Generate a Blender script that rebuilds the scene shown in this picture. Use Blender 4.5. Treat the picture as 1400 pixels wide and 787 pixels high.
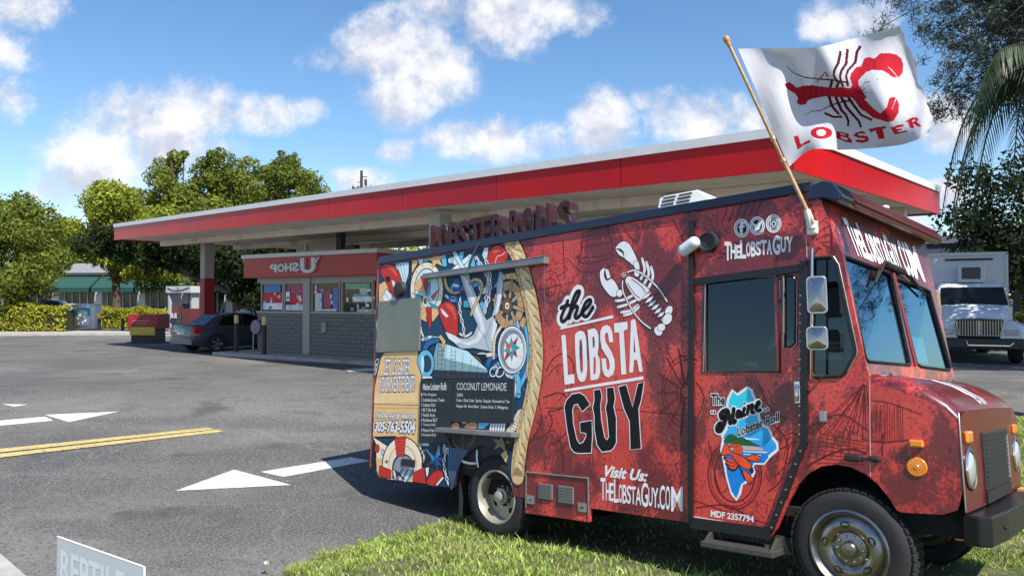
import bpy, bmesh, math, random
import numpy as np
from mathutils import Vector, Matrix, geometry
R=math.radians
for o in list(bpy.data.objects): bpy.data.objects.remove(o)
SC=bpy.context.scene; COL=SC.collection
# ------------------------------------------------------------ camera
cam=bpy.data.cameras.new('camera'); camo=bpy.data.objects.new('camera',cam); COL.objects.link(camo)
cam.sensor_width=36; cam.lens=36*1000/1400; cam.clip_end=3000; cam.clip_start=.05
camo.location=(0,0,1.85); camo.rotation_euler=(R(90)+0.018498,0,0)
SC.camera=camo
SC.render.resolution_x=1024; SC.render.resolution_y=575
# ------------------------------------------------------------ light
SUN_AZ,SUN_EL=147.,53.          # clockwise from the view direction (+Y), degrees
sd=Vector((math.sin(R(SUN_AZ))*math.cos(R(SUN_EL)),math.cos(R(SUN_AZ))*math.cos(R(SUN_EL)),math.sin(R(SUN_EL))))
sl=bpy.data.lights.new('sun','SUN'); sl.energy=5.0; sl.angle=R(.5); sl.color=(1,.95,.87)
so=bpy.data.objects.new('sun',sl); COL.objects.link(so); so.rotation_euler=sd.to_track_quat('Z','Y').to_euler()
vs=SC.view_settings; vs.view_transform='Standard'; vs.look='None'; vs.exposure=0.65; vs.gamma=1
# ------------------------------------------------------------ sky with clouds
wd=bpy.data.worlds.new('World'); SC.world=wd; wd.use_nodes=True
nt=wd.node_tree; N=nt.nodes; Lk=nt.links; N.clear()
def nn(t,**k):
    n=N.new(t)
    for a,b in k.items(): setattr(n,a,b)
    return n
def mth(op,a,b=None,clamp=False):
    n=nn('ShaderNodeMath',operation=op); n.use_clamp=clamp
    for i,v in enumerate((a,b)):
        if v is None: continue
        if isinstance(v,(int,float)): n.inputs[i].default_value=v
        else: Lk.new(v,n.inputs[i])
    return n.outputs[0]
sky=nn('ShaderNodeTexSky',sky_type='NISHITA'); sky.sun_disc=False; sky.sun_elevation=R(SUN_EL); sky.sun_rotation=R(SUN_AZ); sky.ozone_density=1.6; sky.air_density=1.0; sky.dust_density=.4
tc=nn('ShaderNodeTexCoord'); sp=nn('ShaderNodeSeparateXYZ'); Lk.new(tc.outputs['Generated'],sp.inputs[0])
# clouds live on a flat layer overhead: direction / (height + offset)
den=mth('ADD',mth('MAXIMUM',sp.outputs[1],0.02),0)
u=mth('DIVIDE',sp.outputs[0],den); v=mth('DIVIDE',sp.outputs[2],den)
cb=nn('ShaderNodeCombineXYZ'); Lk.new(u,cb.inputs[0]); Lk.new(v,cb.inputs[1])
nz=nn('ShaderNodeTexNoise'); nz.inputs['Scale'].default_value=9.; nz.inputs['Detail'].default_value=10; nz.inputs['Roughness'].default_value=.62; Lk.new(cb.outputs[0],nz.inputs['Vector'])
nz2=nn('ShaderNodeTexNoise'); nz2.inputs['Scale'].default_value=28; nz2.inputs['Detail'].default_value=8; nz2.inputs['Roughness'].default_value=.65; Lk.new(cb.outputs[0],nz2.inputs['Vector'])
CL=[(-0.530,0.247,0.085,0.055,1),(-0.430,0.257,0.075,0.052,1),(-0.355,0.257,0.065,0.032,0.9),(-0.570,0.202,0.095,0.060,1),(-0.590,0.162,0.075,0.042,0.9),(-0.475,0.207,0.110,0.050,1),(-0.295,0.262,0.045,0.020,0.7),(-0.160,0.342,0.100,0.058,1),(-0.100,0.322,0.062,0.062,1),(-0.160,0.277,0.055,0.048,0.9),(-0.255,0.334,0.036,0.020,0.55),(-0.010,0.387,0.080,0.055,1),(0.055,0.400,0.075,0.040,1),(-0.100,0.400,0.060,0.030,0.6),(-0.040,0.220,0.092,0.036,1),(-0.080,0.222,0.040,0.024,0.9),(0.045,0.222,0.055,0.028,0.8),(0.122,0.240,0.054,0.058,1),(0.260,0.250,0.080,0.045,1),(0.315,0.244,0.050,0.030,0.8),(0.200,0.277,0.045,0.018,0.5),(0.465,0.387,0.070,0.036,1),(0.590,0.247,0.052,0.046,1),(0.600,0.144,0.040,0.028,0.9),(0.525,0.107,0.050,0.025,0.8),(-0.670,0.400,0.066,0.038,1),(-0.686,0.280,0.034,0.034,0.6),(-0.155,0.205,0.032,0.022,0.8),(-0.200,0.167,0.044,0.018,0.8),(-0.625,0.144,0.060,0.026,0.7),(-0.760,0.352,0.120,0.060,1),(0.800,0.352,0.120,0.060,1),(-0.900,0.232,0.160,0.060,1),(0.950,0.212,0.160,0.060,1)]
acc=None
for (cx,cy,rx,ry,w) in CL:
    a=mth('DIVIDE',mth('SUBTRACT',u,cx),rx); b=mth('DIVIDE',mth('SUBTRACT',v,cy),ry)
    d=mth('SUBTRACT',1,mth('ADD',mth('MULTIPLY',a,a),mth('MULTIPLY',b,b))); d=mth('MULTIPLY',mth('MAXIMUM',d,-2.),w)
    acc=d if acc is None else mth('MAXIMUM',acc,d)
ndev=mth('MULTIPLY',mth('SUBTRACT',nz.outputs[0],.5),3.4)
n2dev=mth('MULTIPLY',mth('SUBTRACT',nz2.outputs[0],.5),1.5)
dn=mth('ADD',mth('ADD',acc,ndev),n2dev)
front=mth('MULTIPLY',sp.outputs[1],6,True)
mask=nn('ShaderNodeMapRange',interpolation_type='SMOOTHSTEP'); mask.inputs['From Min'].default_value=-.25; mask.inputs['From Max'].default_value=1.1; Lk.new(dn,mask.inputs['Value'])
# same sort of broken cumulus behind the camera
nb=nn('ShaderNodeTexNoise'); nb.inputs['Scale'].default_value=3.; nb.inputs['Detail'].default_value=8; Lk.new(tc.outputs['Generated'],nb.inputs['Vector'])
mb=nn('ShaderNodeMapRange',interpolation_type='SMOOTHSTEP'); mb.inputs['From Min'].default_value=.55; mb.inputs['From Max'].default_value=.72; Lk.new(nb.outputs[0],mb.inputs['Value'])
mk=mth('ADD',mth('MULTIPLY',mask.outputs[0],front),mth('MULTIPLY',mb.outputs[0],mth('SUBTRACT',1,front)),True)
up_=nn('ShaderNodeVectorMath',operation='ADD'); up_.inputs[1].default_value=(.012,.03,0); Lk.new(cb.outputs[0],up_.inputs[0])
nz3=nn('ShaderNodeTexNoise'); nz3.inputs['Scale'].default_value=9.; nz3.inputs['Detail'].default_value=5; nz3.inputs['Roughness'].default_value=.6; Lk.new(up_.outputs[0],nz3.inputs['Vector'])
shade=nn('ShaderNodeMapRange',interpolation_type='SMOOTHSTEP'); shade.inputs['From Min'].default_value=-.13; shade.inputs['From Max'].default_value=.10; Lk.new(mth('SUBTRACT',nz.outputs[0],nz3.outputs[0]),shade.inputs['Value'])
ccol=nn('ShaderNodeMix',data_type='RGBA'); Lk.new(shade.outputs[0],ccol.inputs[0]); ccol.inputs[6].default_value=(4.2,4.45,5.2,1); ccol.inputs[7].default_value=(6.6,6.55,6.75,1)
mix=nn('ShaderNodeMix',data_type='RGBA'); Lk.new(mth('MULTIPLY',mk,.97),mix.inputs[0]); hs=nn('ShaderNodeHueSaturation'); hs.inputs['Saturation'].default_value=1.2; hs.inputs['Value'].default_value=1.15; Lk.new(sky.outputs[0],hs.inputs['Color']); Lk.new(hs.outputs[0],mix.inputs[6]); Lk.new(ccol.outputs[2],mix.inputs[7])
bg=nn('ShaderNodeBackground'); bg.inputs['Strength'].default_value=.10; Lk.new(mix.outputs[2],bg.inputs[0])
wo=nn('ShaderNodeOutputWorld'); Lk.new(bg.outputs[0],wo.inputs[0])
# ------------------------------------------------------------ materials
MATS={}
def mat(name,col,rough=.6,metal=0.,var=0.,vscale=6.,bump=0.,bscale=60.,spec=.5,coat=0.,dirt=None,island=0.,trans=0.):
    if name in MATS: return MATS[name]
    m=bpy.data.materials.new(name); m.use_nodes=True; t=m.node_tree; p=t.nodes['Principled BSDF']
    p.inputs['Roughness'].default_value=rough; p.inputs['Metallic'].default_value=metal; p.inputs['Specular IOR Level'].default_value=spec
    if coat: p.inputs['Coat Weight'].default_value=coat; p.inputs['Coat Roughness'].default_value=.08
    tcn=t.nodes.new('ShaderNodeTexCoord')
    c=(*col,1)
    n=t.nodes.new('ShaderNodeTexNoise'); n.inputs['Scale'].default_value=vscale; n.inputs['Detail'].default_value=6; n.inputs['Roughness'].default_value=.65
    t.links.new(tcn.outputs['Object'],n.inputs['Vector'])
    r=t.nodes.new('ShaderNodeMapRange'); r.inputs['From Min'].default_value=.3; r.inputs['From Max'].default_value=.7; r.inputs['To Min'].default_value=1-var; r.inputs['To Max'].default_value=1+var
    t.links.new(n.outputs[0],r.inputs['Value'])
    fac=r.outputs[0]
    if island:
        g=t.nodes.new('ShaderNodeNewGeometry'); r2=t.nodes.new('ShaderNodeMapRange'); r2.inputs['To Min'].default_value=1-island; r2.inputs['To Max'].default_value=1+island
        t.links.new(g.outputs['Random Per Island'],r2.inputs['Value'])
        mm=t.nodes.new('ShaderNodeMath'); mm.operation='MULTIPLY'; t.links.new(fac,mm.inputs[0]); t.links.new(r2.outputs[0],mm.inputs[1]); fac=mm.outputs[0]
    vm=t.nodes.new('ShaderNodeVectorMath'); vm.operation='SCALE'; vm.inputs[0].default_value=col; t.links.new(fac,vm.inputs['Scale'])
    out=vm.outputs[0]
    if dirt:
        n3=t.nodes.new('ShaderNodeTexNoise'); n3.inputs['Scale'].default_value=dirt[1]; n3.inputs['Detail'].default_value=8; n3.inputs['Roughness'].default_value=.7; t.links.new(tcn.outputs['Object'],n3.inputs['Vector'])
        r3=t.nodes.new('ShaderNodeMapRange'); r3.inputs['From Min'].default_value=dirt[2]; r3.inputs['From Max'].default_value=dirt[2]+.12; r3.inputs['To Max'].default_value=dirt[3]; t.links.new(n3.outputs[0],r3.inputs['Value'])
        mx=t.nodes.new('ShaderNodeMix'); mx.data_type='RGBA'; t.links.new(r3.outputs[0],mx.inputs[0]); t.links.new(out,mx.inputs[6]); mx.inputs[7].default_value=(*dirt[0],1); out=mx.outputs[2]
    t.links.new(out,p.inputs['Base Color'])
    if bump:
        n2=t.nodes.new('ShaderNodeTexNoise'); n2.inputs['Scale'].default_value=bscale; n2.inputs['Detail'].default_value=4; t.links.new(tcn.outputs['Object'],n2.inputs['Vector'])
        b=t.nodes.new('ShaderNodeBump'); b.inputs['Strength'].default_value=bump; b.inputs['Distance'].default_value=.02; t.links.new(n2.outputs[0],b.inputs['Height']); t.links.new(b.outputs[0],p.inputs['Normal'])
    if trans:
        tr=t.nodes.new('ShaderNodeBsdfTranslucent'); t.links.new(out,tr.inputs[0]); ms=t.nodes.new('ShaderNodeMixShader'); ms.inputs[0].default_value=trans
        o=t.nodes['Material Output']; t.links.new(p.outputs[0],ms.inputs[1]); t.links.new(tr.outputs[0],ms.inputs[2]); t.links.new(ms.outputs[0],o.inputs[0])
    MATS[name]=m; return m
def glass(name,tint,rough=.02,refl=1.,base=.0):
    if name in MATS: return MATS[name]
    m=bpy.data.materials.new(name); m.use_nodes=True; t=m.node_tree; t.nodes.clear()
    tr=t.nodes.new('ShaderNodeBsdfTransparent'); tr.inputs[0].default_value=(*tint,1)
    gl=t.nodes.new('ShaderNodeBsdfGlossy'); gl.inputs['Roughness'].default_value=rough; gl.inputs[0].default_value=(*(refl if isinstance(refl,tuple) else (refl,)*3),1)
    fr=t.nodes.new('ShaderNodeLayerWeight'); pw=t.nodes.new('ShaderNodeMath'); pw.operation='POWER'; pw.inputs[1].default_value=4.; t.links.new(fr.outputs['Facing'],pw.inputs[0])
    ad=t.nodes.new('ShaderNodeMath'); ad.operation='MULTIPLY_ADD'; ad.inputs[1].default_value=.9; ad.inputs[2].default_value=.045+base; t.links.new(pw.outputs[0],ad.inputs[0])
    mx=t.nodes.new('ShaderNodeMixShader'); o=t.nodes.new('ShaderNodeOutputMaterial')
    t.links.new(ad.outputs[0],mx.inputs[0]); t.links.new(tr.outputs[0],mx.inputs[1]); t.links.new(gl.outputs[0],mx.inputs[2]); t.links.new(mx.outputs[0],o.inputs[0])
    MATS[name]=m; return m
def ramp_mat(name,stops,axis,lo,hi,rough=.35):
    m=bpy.data.materials.new(name); m.use_nodes=True; t=m.node_tree; p=t.nodes['Principled BSDF']; p.inputs['Roughness'].default_value=rough
    tcn=t.nodes.new('ShaderNodeTexCoord'); s=t.nodes.new('ShaderNodeSeparateXYZ'); t.links.new(tcn.outputs['Object'],s.inputs[0])
    r=t.nodes.new('ShaderNodeMapRange'); r.inputs['From Min'].default_value=lo; r.inputs['From Max'].default_value=hi; t.links.new(s.outputs[axis],r.inputs['Value'])
    cr=t.nodes.new('ShaderNodeValToRGB'); t.links.new(r.outputs[0],cr.inputs[0])
    while len(cr.color_ramp.elements)<len(stops): cr.color_ramp.elements.new(.5)
    for e,(q,c) in zip(cr.color_ramp.elements,stops): e.position=q; e.color=(*c,1)
    t.links.new(cr.outputs[0],p.inputs['Base Color']); MATS[name]=m; return m
def wrap_mat(name,coat=.35,bias=0.):
    """printed vinyl wrap: red with torn maroon patches and black ink spatter"""
    m=bpy.data.materials.new(name); m.use_nodes=True; t=m.node_tree; p=t.nodes['Principled BSDF']; l=t.links
    p.inputs['Roughness'].default_value=.36; p.inputs['Coat Weight'].default_value=coat; p.inputs['Coat Roughness'].default_value=.12
    tcn=t.nodes.new('ShaderNodeTexCoord'); src=tcn.outputs['Object']
    def noise(s,d,r,off=(0,0,0),sc=(1,1,1)):
        mp=t.nodes.new('ShaderNodeMapping'); mp.inputs['Location'].default_value=off; mp.inputs['Scale'].default_value=sc; l.new(src,mp.inputs[0])
        n=t.nodes.new('ShaderNodeTexNoise'); n.inputs['Scale'].default_value=s; n.inputs['Detail'].default_value=d; n.inputs['Roughness'].default_value=r; l.new(mp.outputs[0],n.inputs['Vector']); return n.outputs[0]
    def step(v,a,b):
        r=t.nodes.new('ShaderNodeMapRange'); r.inputs['From Min'].default_value=a; r.inputs['From Max'].default_value=b; l.new(v,r.inputs['Value']); return r.outputs[0]
    def mixc(f,a,b):
        x=t.nodes.new('ShaderNodeMix'); x.data_type='RGBA'; l.new(f,x.inputs[0])
        for i,c in ((6,a),(7,b)):
            if isinstance(c,tuple): x.inputs[i].default_value=(*c,1)
            else: l.new(c,x.inputs[i])
        return x.outputs[2]
    base=mixc(step(noise(1.6,4,.6),.35,.65),(.52,.038,.031),(.66,.066,.050))
    pa=t.nodes.new('ShaderNodeMath'); pa.operation='MULTIPLY_ADD'; l.new(noise(55,6,.8,(8,1,3),(1,1,.7)),pa.inputs[0]); pa.inputs[1].default_value=.34; l.new(noise(1.7,10,.68,(3.1,0,1.7),(1,1,.7)),pa.inputs[2])
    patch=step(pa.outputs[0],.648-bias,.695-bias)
    def mulf(a,k):
        q=t.nodes.new('ShaderNodeMath'); q.operation='MULTIPLY'; q.inputs[1].default_value=k; l.new(a,q.inputs[0]); return q.outputs[0]
    c=mixc(mulf(patch,.88),base,(.105,.015,.021))
    patch2=step(noise(3.2,9,.72,(7,2,5)),.60,.64); c=mixc(mulf(patch2,.6),c,(.11,.012,.02))
    spk=step(noise(40,9,.82,(1,5,2)),.515-bias*.3,.575-bias*.3)
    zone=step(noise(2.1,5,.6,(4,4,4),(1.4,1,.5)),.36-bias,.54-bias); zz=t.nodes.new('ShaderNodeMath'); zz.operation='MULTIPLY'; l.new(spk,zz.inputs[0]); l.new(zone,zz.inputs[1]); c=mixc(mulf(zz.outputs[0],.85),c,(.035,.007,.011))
    scr=step(noise(14,9,.82,(5,1,9),(1,1,.2)),.585,.62); c=mixc(mulf(scr,.55),c,(.05,.008,.012))
    l.new(c,p.inputs['Base Color'])
    b=t.nodes.new('ShaderNodeBump'); b.inputs['Strength'].default_value=.10; b.inputs['Distance'].default_value=.01; l.new(noise(5,3,.5,(2,2,2)),b.inputs['Height']); l.new(b.outputs[0],p.inputs['Normal'])
    MATS[name]=m; return m
def asphalt_mat():
    m=bpy.data.materials.new('asphalt'); m.use_nodes=True; t=m.node_tree; p=t.nodes['Principled BSDF']; l=t.links; p.inputs['Roughness'].default_value=.92; p.inputs['Specular IOR Level'].default_value=.25
    tcn=t.nodes.new('ShaderNodeTexCoord'); src=tcn.outputs['Object']
    def noise(s,d,r,sc=(1,1,1),off=(0,0,0)):
        mp=t.nodes.new('ShaderNodeMapping'); mp.inputs['Scale'].default_value=sc; mp.inputs['Location'].default_value=off; mp.inputs['Rotation'].default_value=(0,0,R(35)); l.new(src,mp.inputs[0])
        n=t.nodes.new('ShaderNodeTexNoise'); n.inputs['Scale'].default_value=s; n.inputs['Detail'].default_value=d; n.inputs['Roughness'].default_value=r; l.new(mp.outputs[0],n.inputs['Vector']); return n.outputs[0]
    def step(v,a,b,lo=0,hi=1):
        r=t.nodes.new('ShaderNodeMapRange'); r.inputs['From Min'].default_value=a; r.inputs['From Max'].default_value=b; r.inputs['To Min'].default_value=lo; r.inputs['To Max'].default_value=hi; l.new(v,r.inputs['Value']); return r.outputs[0]
    def mixc(f,a,b):
        x=t.nodes.new('ShaderNodeMix'); x.data_type='RGBA'; l.new(f,x.inputs[0])
        for i,c in ((6,a),(7,b)):
            if isinstance(c,tuple): x.inputs[i].default_value=(*c,1)
            else: l.new(c,x.inputs[i])
        return x.outputs[2]
    c=mixc(step(noise(.22,6,.62),.40,.62),(.052,.052,.054),(.15,.144,.134))
    c=mixc(step(noise(.55,6,.62,(.35,1,1),(4,7,0)),.50,.60,0,.7),c,(.045,.046,.050))
    c=mixc(step(noise(1.2,8,.7,(.25,1.2,1),(9,3,0)),.56,.72,0,.55),c,(.165,.158,.145))
    c=mixc(step(noise(16,6,.75,(1,1,1),(3,8,2)),.48,.62,0,.75),c,(.035,.035,.036))
    c=mixc(step(noise(42,4,.75,(1,1,1),(6,1,4)),.50,.62,0,.8),c,(.25,.24,.22))
    c=mixc(step(noise(.9,4,.6,(1,1,1),(11,3,7)),.58,.68,0,.6),c,(.03,.03,.031))
    c=mixc(step(noise(130,3,.7),.50,.70,0,.55),c,(.34,.33,.31))
    c=mixc(step(noise(95,3,.7,(1,1,1),(5,5,5)),.54,.70,0,.7),c,(.045,.045,.05))
    vo=t.nodes.new('ShaderNodeTexVoronoi'); vo.feature='DISTANCE_TO_EDGE'; vo.inputs['Scale'].default_value=.32
    mpv=t.nodes.new('ShaderNodeMapping'); l.new(src,mpv.inputs[0]); nv=t.nodes.new('ShaderNodeTexNoise'); nv.inputs['Scale'].default_value=2; nv.inputs['Detail'].default_value=6; l.new(src,nv.inputs['Vector'])
    va=t.nodes.new('ShaderNodeVectorMath'); va.operation='MULTIPLY_ADD'; l.new(nv.outputs[1],va.inputs[0]); va.inputs[1].default_value=(.7,.7,0); l.new(mpv.outputs[0],va.inputs[2]); l.new(va.outputs[0],vo.inputs['Vector'])
    c=mixc(step(vo.outputs[0],.0,.006,.35,0),c,(.25,.24,.22))
    l.new(c,p.inputs['Base Color'])
    b=t.nodes.new('ShaderNodeBump'); b.inputs['Strength'].default_value=.55; b.inputs['Distance'].default_value=.012; l.new(noise(120,3,.7),b.inputs['Height']); l.new(b.outputs[0],p.inputs['Normal'])
    MATS['asphalt']=m; return m
# printed ink colours
for k,c in dict(ink=(.010,.012,.020),white=(.74,.74,.76),black=(.008,.008,.011),sea=(.014,.055,.11),paleblue=(.52,.74,.80),bluehi=(.13,.46,.70),blue=(.02,.13,.38),navy=(.012,.025,.06),teal=(.04,.34,.44),
  sand=(.72,.46,.21),sandhi=(.78,.54,.29),cream=(.80,.69,.52),red=(.50,.030,.026),redhi=(.66,.09,.07),starfish=(.68,.46,.17),starfishdk=(.30,.24,.17),rope=(.60,.44,.23),ropehi=(.74,.60,.38),ropedk=(.20,.12,.05),ropesh=(.42,.29,.14),
  steel=(.45,.51,.57),steelhi=(.74,.78,.81),steeltl=(.22,.36,.40),shade=(.24,.27,.33),shadedk=(.030,.036,.055),wood=(.16,.08,.045),woodlt=(.52,.32,.16),orange=(.52,.23,.12),denim=(.07,.14,.24),leaf=(.16,.22,.12),
  sketch=(.13,.013,.018),sketchdk=(.02,.004,.008),seadp=(.015,.20,.62),hill=(.02,.10,.03),sandpk=(.62,.40,.28),lobred=(.80,.085,.022),chalk=(.62,.63,.62),flagred=(.42,.012,.025),flagdark=(.07,.006,.022)).items():
    mat('print_'+k,c,rough=.45 if k[:4]!='flag' else .8,var=.08,vscale=9.,spec=.22 if k[:4]!='flag' else .1,coat=.04 if k not in('flagred','flagdark','chalk') else 0)
ramp_mat('print_statesky',[(0,(.015,.20,.62)),(.35,(.015,.22,.66)),(.55,(.02,.38,.78)),(.8,(.02,.55,.74)),(1,(.03,.60,.72))],2,.62,1.38)
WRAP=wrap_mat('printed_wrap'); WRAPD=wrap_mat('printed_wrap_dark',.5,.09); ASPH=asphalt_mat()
def PM(k): return MATS['print_'+k]
# ------------------------------------------------------------ mesh helpers
class MB:
    def __init__(s): s.v=[]; s.f=[]; s.m=[]
    def add(s,vs,fs,m=0):
        b=len(s.v); s.v+= [tuple(q) for q in vs]; s.f+=[tuple(b+i for i in f) for f in fs]; s.m+=[m]*len(fs)
    def box(s,x0,x1,y0,y1,z0,z1,m=0,M=None):
        vs=[Vector((x,y,z)) for x in(x0,x1) for y in(y0,y1) for z in(z0,z1)]
        if M is not None: vs=[M@q for q in vs]
        s.add(vs,[(0,1,3,2),(4,6,7,5),(0,4,5,1),(2,3,7,6),(0,2,6,4),(1,5,7,3)],m)
    def tube(s,pts,r,seg=8,m=0,caps=True):
        pts=[Vector(p) for p in pts]; n=len(pts); rs=r if isinstance(r,(list,tuple)) else [r]*n; rings=[]
        up=None
        for i,p in enumerate(pts):
            d=(pts[min(i+1,n-1)]-pts[max(i-1,0)]).normalized()
            if up is None: up=d.orthogonal().normalized()
            up=(up-d*up.dot(d)).normalized(); w=d.cross(up)
            rings.append([p+(up*math.cos(2*math.pi*k/seg)+w*math.sin(2*math.pi*k/seg))*rs[i] for k in range(seg)])
        vs=[q for rg in rings for q in rg]; fs=[]
        for i in range(n-1):
            for k in range(seg):
                k2=(k+1)%seg; fs.append((i*seg+k,i*seg+k2,(i+1)*seg+k2,(i+1)*seg+k))
        if caps: fs.append(tuple(range(seg))[::-1]); fs.append(tuple((n-1)*seg+k for k in range(seg)))
        s.add(vs,fs,m)
    def lathe(s,prof,M,seg=32,m=0,closed=False):
        """prof: (radius, along) spun round the local Z of M"""
        vs=[];n=len(prof)
        for (r,h) in prof:
            for k in range(seg):
                a=2*math.pi*k/seg; vs.append(M@Vector((r*math.cos(a),r*math.sin(a),h)))
        fs=[]
        for i in range(n if closed else n-1):
            j=(i+1)%n
            for k in range(seg):
                k2=(k+1)%seg; fs.append((i*seg+k,i*seg+k2,j*seg+k2,j*seg+k))
        s.add(vs,fs,m)
    def flat(s,loops,fn,m=0):
        """triangulated flat shape; loops: outer + holes of 2D points; fn maps (a,b) to 3D"""
        vv=[[Vector((a,b,0)) for a,b in lp] for lp in loops]
        tris=geometry.tessellate_polygon(vv); fl=[q for lp in loops for q in lp]
        s.add([fn(a,b) for a,b in fl],[t for t in tris],m)
    def prism(s,loops,f0,f1,m=0,ms=None):
        s.flat(loops,f0,m); s.flat(loops,f1,m)
        for lp in loops:
            n=len(lp); vs=[f0(a,b) for a,b in lp]+[f1(a,b) for a,b in lp]
            s.add(vs,[(i,(i+1)%n,n+(i+1)%n,n+i) for i in range(n)],m if ms is None else ms)
    def sphere(s,c,r,seg=12,rings=8,m=0,M=None):
        vs=[];
        for i in range(rings+1):
            t=math.pi*i/rings
            for k in range(seg):
                a=2*math.pi*k/seg; q=Vector((r[0]*math.sin(t)*math.cos(a),r[1]*math.sin(t)*math.sin(a),r[2]*math.cos(t)))
                vs.append((M@q if M is not None else q)+Vector(c))
        s.add(vs,[(i*seg+k,i*seg+(k+1)%seg,(i+1)*seg+(k+1)%seg,(i+1)*seg+k) for i in range(rings) for k in range(seg)],m)
    def build(s,name,mats,parent=None,smooth=None,bevel=0.,norm=True):
        me=bpy.data.meshes.new(name); me.from_pydata([tuple(q) for q in s.v],[],s.f)
        for m in (mats if isinstance(mats,(list,tuple)) else [mats]): me.materials.append(m)
        me.polygons.foreach_set('material_index',s.m)
        if norm:
            bm=bmesh.new(); bm.from_mesh(me); bmesh.ops.remove_doubles(bm,verts=bm.verts,dist=1e-5); bmesh.ops.recalc_face_normals(bm,faces=bm.faces); bm.to_mesh(me); bm.free()
        if smooth:
            me.polygons.foreach_set('use_smooth',[True]*len(me.polygons)); me.set_sharp_from_angle(angle=R(smooth))
        me.update()
        o=bpy.data.objects.new(name,me); COL.objects.link(o)
        if parent: o.parent=parent
        if bevel:
            b=o.modifiers.new('bevel','BEVEL'); b.width=bevel; b.segments=2; b.limit_method='ANGLE'; b.angle_limit=R(40); b.harden_normals=False
        return o
def np_mesh(name,verts,faces,mats,parent=None,mi=None,smooth=False):
    me=bpy.data.meshes.new(name); k=faces.shape[1]
    me.vertices.add(len(verts)); me.vertices.foreach_set('co',np.ascontiguousarray(verts,dtype=np.float32).ravel())
    me.loops.add(faces.size); me.loops.foreach_set('vertex_index',np.ascontiguousarray(faces,dtype=np.int32).ravel())
    me.polygons.add(len(faces)); me.polygons.foreach_set('loop_start',np.arange(len(faces),dtype=np.int32)*k); me.polygons.foreach_set('loop_total',np.full(len(faces),k,dtype=np.int32))
    for m in mats: me.materials.append(m)
    if mi is not None: me.polygons.foreach_set('material_index',mi.astype(np.int32))
    if smooth: me.polygons.foreach_set('use_smooth',np.ones(len(faces),dtype=bool))
    me.update(calc_edges=True); me.validate()
    o=bpy.data.objects.new(name,me); COL.objects.link(o)
    if parent: o.parent=parent
    return o
def tag(o,label=None,cat=None,group=None,kind=None):
    if label: o['label']=label
    if cat: o['category']=cat
    if group: o['group']=group
    if kind: o['kind']=kind
    return o
def thing(name,label,cat,loc=(0,0,0),rz=0.,group=None):
    o=bpy.data.objects.new(name,None); COL.objects.link(o); o.location=loc; o.rotation_euler=(0,0,rz); o.empty_display_size=.2
    return tag(o,label,cat,group)
def copy_tree(o,parent=None):
    c=o.copy(); COL.objects.link(c)
    if parent: c.parent=parent
    for ch in list(o.children): copy_tree(ch,c)
    return c
def share(src,name,parent,M):
    c=src.copy(); c.name=name; COL.objects.link(c); c.parent=parent; c.matrix_local=M; return c
def smoothpath(p,closed,k=6):
    n=len(p); o=[]
    if n<3 : return p
    rng=range(n) if closed else range(n-1)
    for i in rng:
        g=lambda j:p[j%n] if closed else p[min(max(j,0),n-1)]
        a,b,c,d=g(i-1),g(i),g(i+1),g(i+2)
        for q in range(k):
            u=q/k; o.append(tuple(.5*(2*b[z]+(c[z]-a[z])*u+(2*a[z]-5*b[z]+4*c[z]-d[z])*u*u+(3*b[z]-a[z]-3*c[z]+d[z])*u**3) for z in(0,1)))
    if not closed: o.append(p[-1])
    return o
def stroke2d(p,w,closed):
    n=len(p); L=[];Rr=[]
    for i in range(n):
        a=p[(i-1)%n] if closed or i>0 else p[i]; b=p[(i+1)%n] if closed or i<n-1 else p[i]
        dx,dy=b[0]-a[0],b[1]-a[1]; d=math.hypot(dx,dy) or 1.; nx,ny=-dy/d*w/2,dx/d*w/2
        L.append((p[i][0]+nx,p[i][1]+ny)); Rr.append((p[i][0]-nx,p[i][1]-ny))
    if not closed:   # round-ish ends
        pass
    return L,Rr
GL={}; BB={}
def glyph(txt,b=0.,ext=0.):
    """text outline as a mesh scaled to the unit square"""
    key=(txt,round(b,4),ext)
    if key in GL: return GL[key]
    cu=bpy.data.curves.new('text','FONT'); cu.body=txt; cu.resolution_u=3; cu.offset=b; cu.extrude=ext; cu.fill_mode='BOTH' if ext else 'FRONT'
    ob=bpy.data.objects.new('text',cu); COL.objects.link(ob)
    dg=bpy.context.evaluated_depsgraph_get(); me=bpy.data.meshes.new_from_object(ob.evaluated_get(dg))
    vs=[q.co.copy() for q in me.vertices]; fs=[tuple(f.vertices) for f in me.polygons]
    bpy.data.objects.remove(ob); bpy.data.curves.remove(cu); bpy.data.meshes.remove(me)
    if b and not ext:
        glyph(txt); x0,x1,y0,y1=BB[txt]
    else:
        x0=min(q.x for q in vs);x1=max(q.x for q in vs);y0=min(q.y for q in vs);y1=max(q.y for q in vs); BB[txt]=(x0,x1,y0,y1)
    vs=[((q.x-x0)/(x1-x0),(q.y-y0)/(y1-y0),q.z) for q in vs]
    GL[key]=(vs,fs); return GL[key]
def quadmap(q,u,v):
    """q: top left, top right, bottom right, bottom left (any dimension)"""
    return tuple((1-v)*((1-u)*q[3][k]+u*q[2][k])+v*((1-u)*q[0][k]+u*q[1][k]) for k in range(len(q[0])))
def pp(s): return [tuple(float(t)/1000 for t in q.split(',')) for q in s.split()]
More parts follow.
